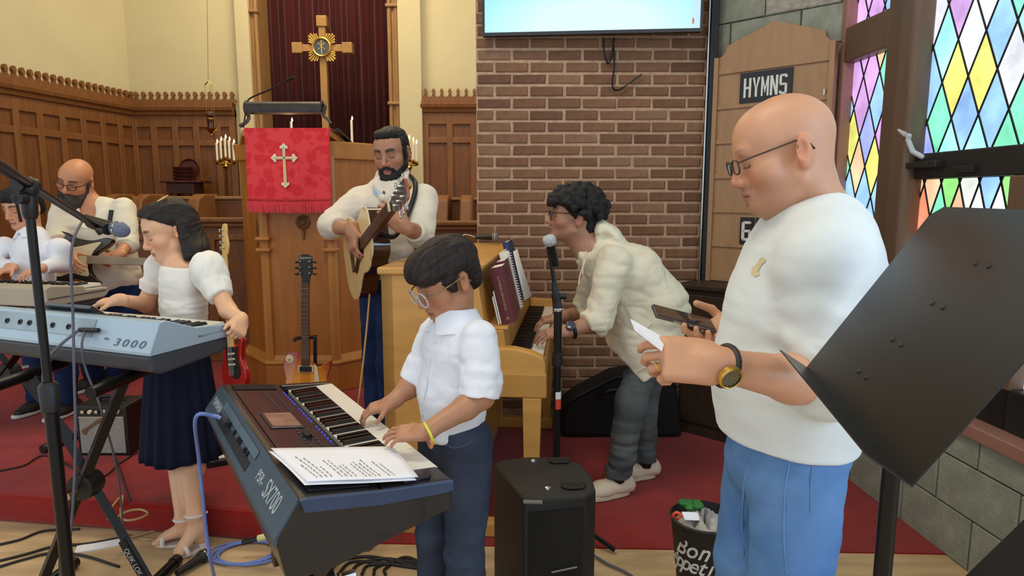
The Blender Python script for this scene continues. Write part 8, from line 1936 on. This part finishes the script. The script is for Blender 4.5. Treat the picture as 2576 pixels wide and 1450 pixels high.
S.econe(W(242, 528, Ye), W(250, 566, Ye), (.14, .085), (.20, .12), lat, .04); S.econe(W(248, 560, Ye), W(262, 640, Ye), (.20, .12), (.185, .13), lat, .04); S.econe(W(262, 640, Ye), W(285, 700, Ye), (.185, .13), (.175, .125), lat, .04)
for a, b, c in ((shL, elL, wrL), (shR, elR, wrR)): S.cone(a, b, .074, .066, .04); S.cone(b, lerp(b, c, .25), .064, .056, .02, flat=True); S.cone(lerp(a, b, .85), lerp(b, c, .25), .060, .060, .008, flat=True)
S.cone(hd.p(0, -.01, -.04), W(228, 530, Ye-.03), .064, .068, .01, 's'); S.ell(W(214, 535, Ye-.13), (.045, .06, .085), None, .02, 's')
V, Q = S.mesh(.0065, lambda V: folds(.012, (8, 8, 12), 4)(V)*.8, 2); se = mesh_obj('shirt', V, Q, mat('shirt_offwhite', (232, 226, 208), 0.8, var=0.03, bump=0.12, bscale=300), pr)
surf_patch(se, [[(258, 490), (282, 520), (276, 560), (262, 550)], [(236, 505), (258, 490), (262, 550), (244, 540)]], 'collar', M_shirt, .008)
surf_line(se, [(276, 492), (282, 530), (278, 560)], 3.8, .016, 'guitar_strap', M_black, .002)
S = SDF(); hL, hR = W(320, 745, Ye+.05), W(262, 745, Ye-.02); kL, kR = W(305, 880, Ye-.02), W(225, 880, Ye-.06); aL, aR = Vector((W(300, 980, 4.32).x, 4.32, ZD+.10)), Vector((W(238, 980, 4.27).x, 4.27, ZD+.10))
legs_pants(S, hL, hR, kL, kR, aL, aR, (.098, .075, .066), W(290, 715, Ye), (.14, .10), lat)
V, Q = S.mesh(.008, folds(.010, (8, 8, 14), 5), 2); mesh_obj('jeans', V, Q, M_jeans_navy, pr)
M_bwshoe = mat('sneaker_black', (30, 28, 30), 0.6)
for a in (aL, aR):
    hz = Vector((a.x+.02, a.y+.06, ZD)); so_ = shoe(pr, hz, hz+Vector((-.06, -.25, 0)), M_bwshoe, M_white, 'sneaker', .10, .048)
    surf_line(so_, [], 0) if False else None
eg = thing('electric_guitar', W(205, 660, Ye-.3), 'dark electric guitar with white pickguard held by the long-bearded man', 'guitar')
g0, g1_ = W(196, 652, Ye-.30), W(300, 656, Ye-.30); gx = Vector((1, -.05, -.02)); gx = (g1_-g0).normalized()
EG = Matrix((Vector((0, 0.1, 1)).cross(gx).cross(gx)*-1 if False else gx.cross(Vector((-.15, -.95, .2))).normalized(), gx, Vector((-.15, -.95, .2)).normalized())).transposed().to_4x4(); EG.translation = W(176, 652, Ye-.30)-gx*.22
MB(EG).prism(poly_smooth(BO, 4), -.04, 0).build('body', mat('guitar_black', (26, 22, 24), 0.15, coat=0.7), eg, bevel=0.006)
MB(EG).prism(poly_smooth([(0, .06), (.08, .08), (.11, .16), (.085, .24), (.10, .34), (.03, .33), (-.05, .36), (-.11, .40), (-.08, .28), (-.06, .18)], 4), 0.001, 0.005).build('pickguard', M_cream, eg)
MB(EG).prism([(-.026, .33), (.026, .33), (.022, .74), (-.022, .74)], -.008, .012).build('neck', mat('neck_greybrown', (150, 136, 116), 0.4), eg, bevel=0.003)
MB(EG).prism(poly_smooth([(-.022, .73), (.024, .73), (.040, .77), (.045, .82), (.030, .90), (.0, .91), (-.02, .87), (-.035, .78)], 4), -.012, .002).build('headstock', mat('headstock_cream', (226, 206, 164), 0.4), eg, bevel=0.003)
for i in range(6): MB(EG).lathe([(.006, 0), (.005, .01), (.003, .014)], Matrix.Translation((-.012+.004*i*.6, .775+.021*i, .002)), 8).build('tuner_post', M_chrome, eg, smooth=40); MB(EG).sphere((-.042, .775+.021*i, -.006), (.010, .007, .005), 8).build('tuner_knob', M_chrome, eg, smooth=60)
# ---------------------------------------------------------------- 7. boy at the grey keyboard
pr = thing('person', Vector((W(80, 1100, 3.75).x, 3.75, ZD)), 'dark-haired boy in a white shirt behind the putty-grey keyboard', 'person')
f = Vector((-.25, -.97, 0)).normalized(); lat = Vector((.85, -.52, 0)).normalized(); Yf = 3.74
hd = Head(W(62, 524, Yf), f, math.radians(14), 0, .97)
S = SDF(); hd.prims(S, jaw=.96, nose=.3)
S.cone(hd.p(0, -.02, -.03), W(80, 595, Yf), .048, .052, .025); S.econe(W(82, 600, Yf), W(85, 700, Yf), (.10, .06), (.11, .08), lat, .03)
shL, elL, wrL = W(150, 625, Yf-.06), W(158, 690, Yf-.05), W(100, 686, Yf-.24)
wrL.z = ZG+.132; elL.z = ZG+.15
shR, elR, wrR = W(14, 622, Yf+.06), W(-20, 685, Yf+.02), W(32, 686, Yf-.18)
wrR.z = ZG+.132; elR.z = ZG+.15
for a, b, c in ((shL, elL, wrL), (shR, elR, wrR)): S.cone(a, b, .038, .034, .015); S.cone(b, c, .033, .022, .015)
hand(S, wrR, (-.3, -.9, -.2), (-.1, -.25, .95), (.9, -.2, 0), .78, ((18, 34, 24),)*4); hand(S, wrL, (-.3, -.9, -.2), (-.1, -.25, .95), (-.9, .2, 0), .78, ((18, 34, 24),)*4)
V, Q = S.mesh(.005); C = hd.color(V, (206, 152, 122), (186, 112, 104), (50, 36, 32)); mesh_obj('body', V, Q, SKIN('lad'), pr, C)
S = SDF(); R = hd.R; k = hd.k
S.ell(hd.p(0, -.012, .055), (.086*k, .108*k, .090*k), R, .02); S.ell(hd.p(0, .062, .085), (.066*k, .05*k, .042*k), R, .03)
S.ell(hd.p(0, -.065, -.005), (.070*k, .040*k, .055*k), R, .02); S.ell(hd.p(0, .12, -.02), (.080*k, .09*k, .075*k), R, .012, 's')
for q in (-1, 1): S.ell(hd.p(q*.088, -.014, -.004), (.03*k, .026*k, .038*k), R, .008, 's')
V, Q = S.mesh(.005, strand(hd, .006), 1); mesh_obj('hair', V, Q, M_hairblack, pr)
S = SDF()
S.econe(W(82, 600, Yf), W(84, 630, Yf), (.12, .075), (.155, .095), lat, .03); S.econe(W(84, 630, Yf), W(86, 780, Yf), (.150, .095), (.14, .10), lat, .03)
for a, b, c in ((shL, elL, wrL), (shR, elR, wrR)): S.cone(a, b, .062, .056, .03); S.cone(b, lerp(b, c, .86), .052, .036, .02, flat=True)
S.cone(hd.p(0, -.015, -.04), W(80, 590, Yf), .050, .054, .008, 's')
V, Q = S.mesh(.0065, lambda V: folds(.010, (9, 9, 13), 6)(V)*.8, 2); sf = mesh_obj('shirt', V, Q, M_shirt, pr)
S = SDF(); ax_ = (hd.p(0, -.02, -.03)-W(82, 604, Yf)).normalized(); c0 = W(79, 584, Yf)
c0 = W(78, 580, Yf); S.cone(c0-ax_*.050, c0+ax_*.016, .092, .057, .006, flat=True); S.cone(c0-ax_*.10, c0+ax_*.06, .052, .050, .004, 's', flat=True)
S.cone(c0-ax_*.10, c0-ax_*.012, .080, .050, .004, 's', flat=True); S.cone(c0+f*.075-ax_*.052, c0+f*.06-ax_*.005, .034, .004, .004, 's')
V, Q = S.mesh(.005); mesh_obj('collar', V, Q, M_shirt, pr)
S = SDF(); hL, hR = W(150, 800, Yf-.03), W(85, 800, Yf+.03); kL, kR = W(165, 920, Yf-.04), W(90, 920, Yf+.02); aL, aR = Vector((W(170, 1020, 3.72).x, 3.72, ZD+.09)), Vector((W(95, 1020, 3.78).x, 3.78, ZD+.09))
legs_pants(S, hL, hR, kL, kR, aL, aR, (.080, .064, .055), W(110, 770, Yf), (.12, .09), lat, .02)
V, Q = S.mesh(.008, folds(.010, (8, 8, 14), 6), 2); mesh_obj('jeans', V, Q, M_jeans_navy, pr)
for a in (aL, aR): hz = Vector((a.x+.02, a.y+.05, ZD)); shoe(pr, hz, hz+Vector((-.05, -.20, 0)), M_bwshoe, M_white, 'sneaker', .09, .042, .9)
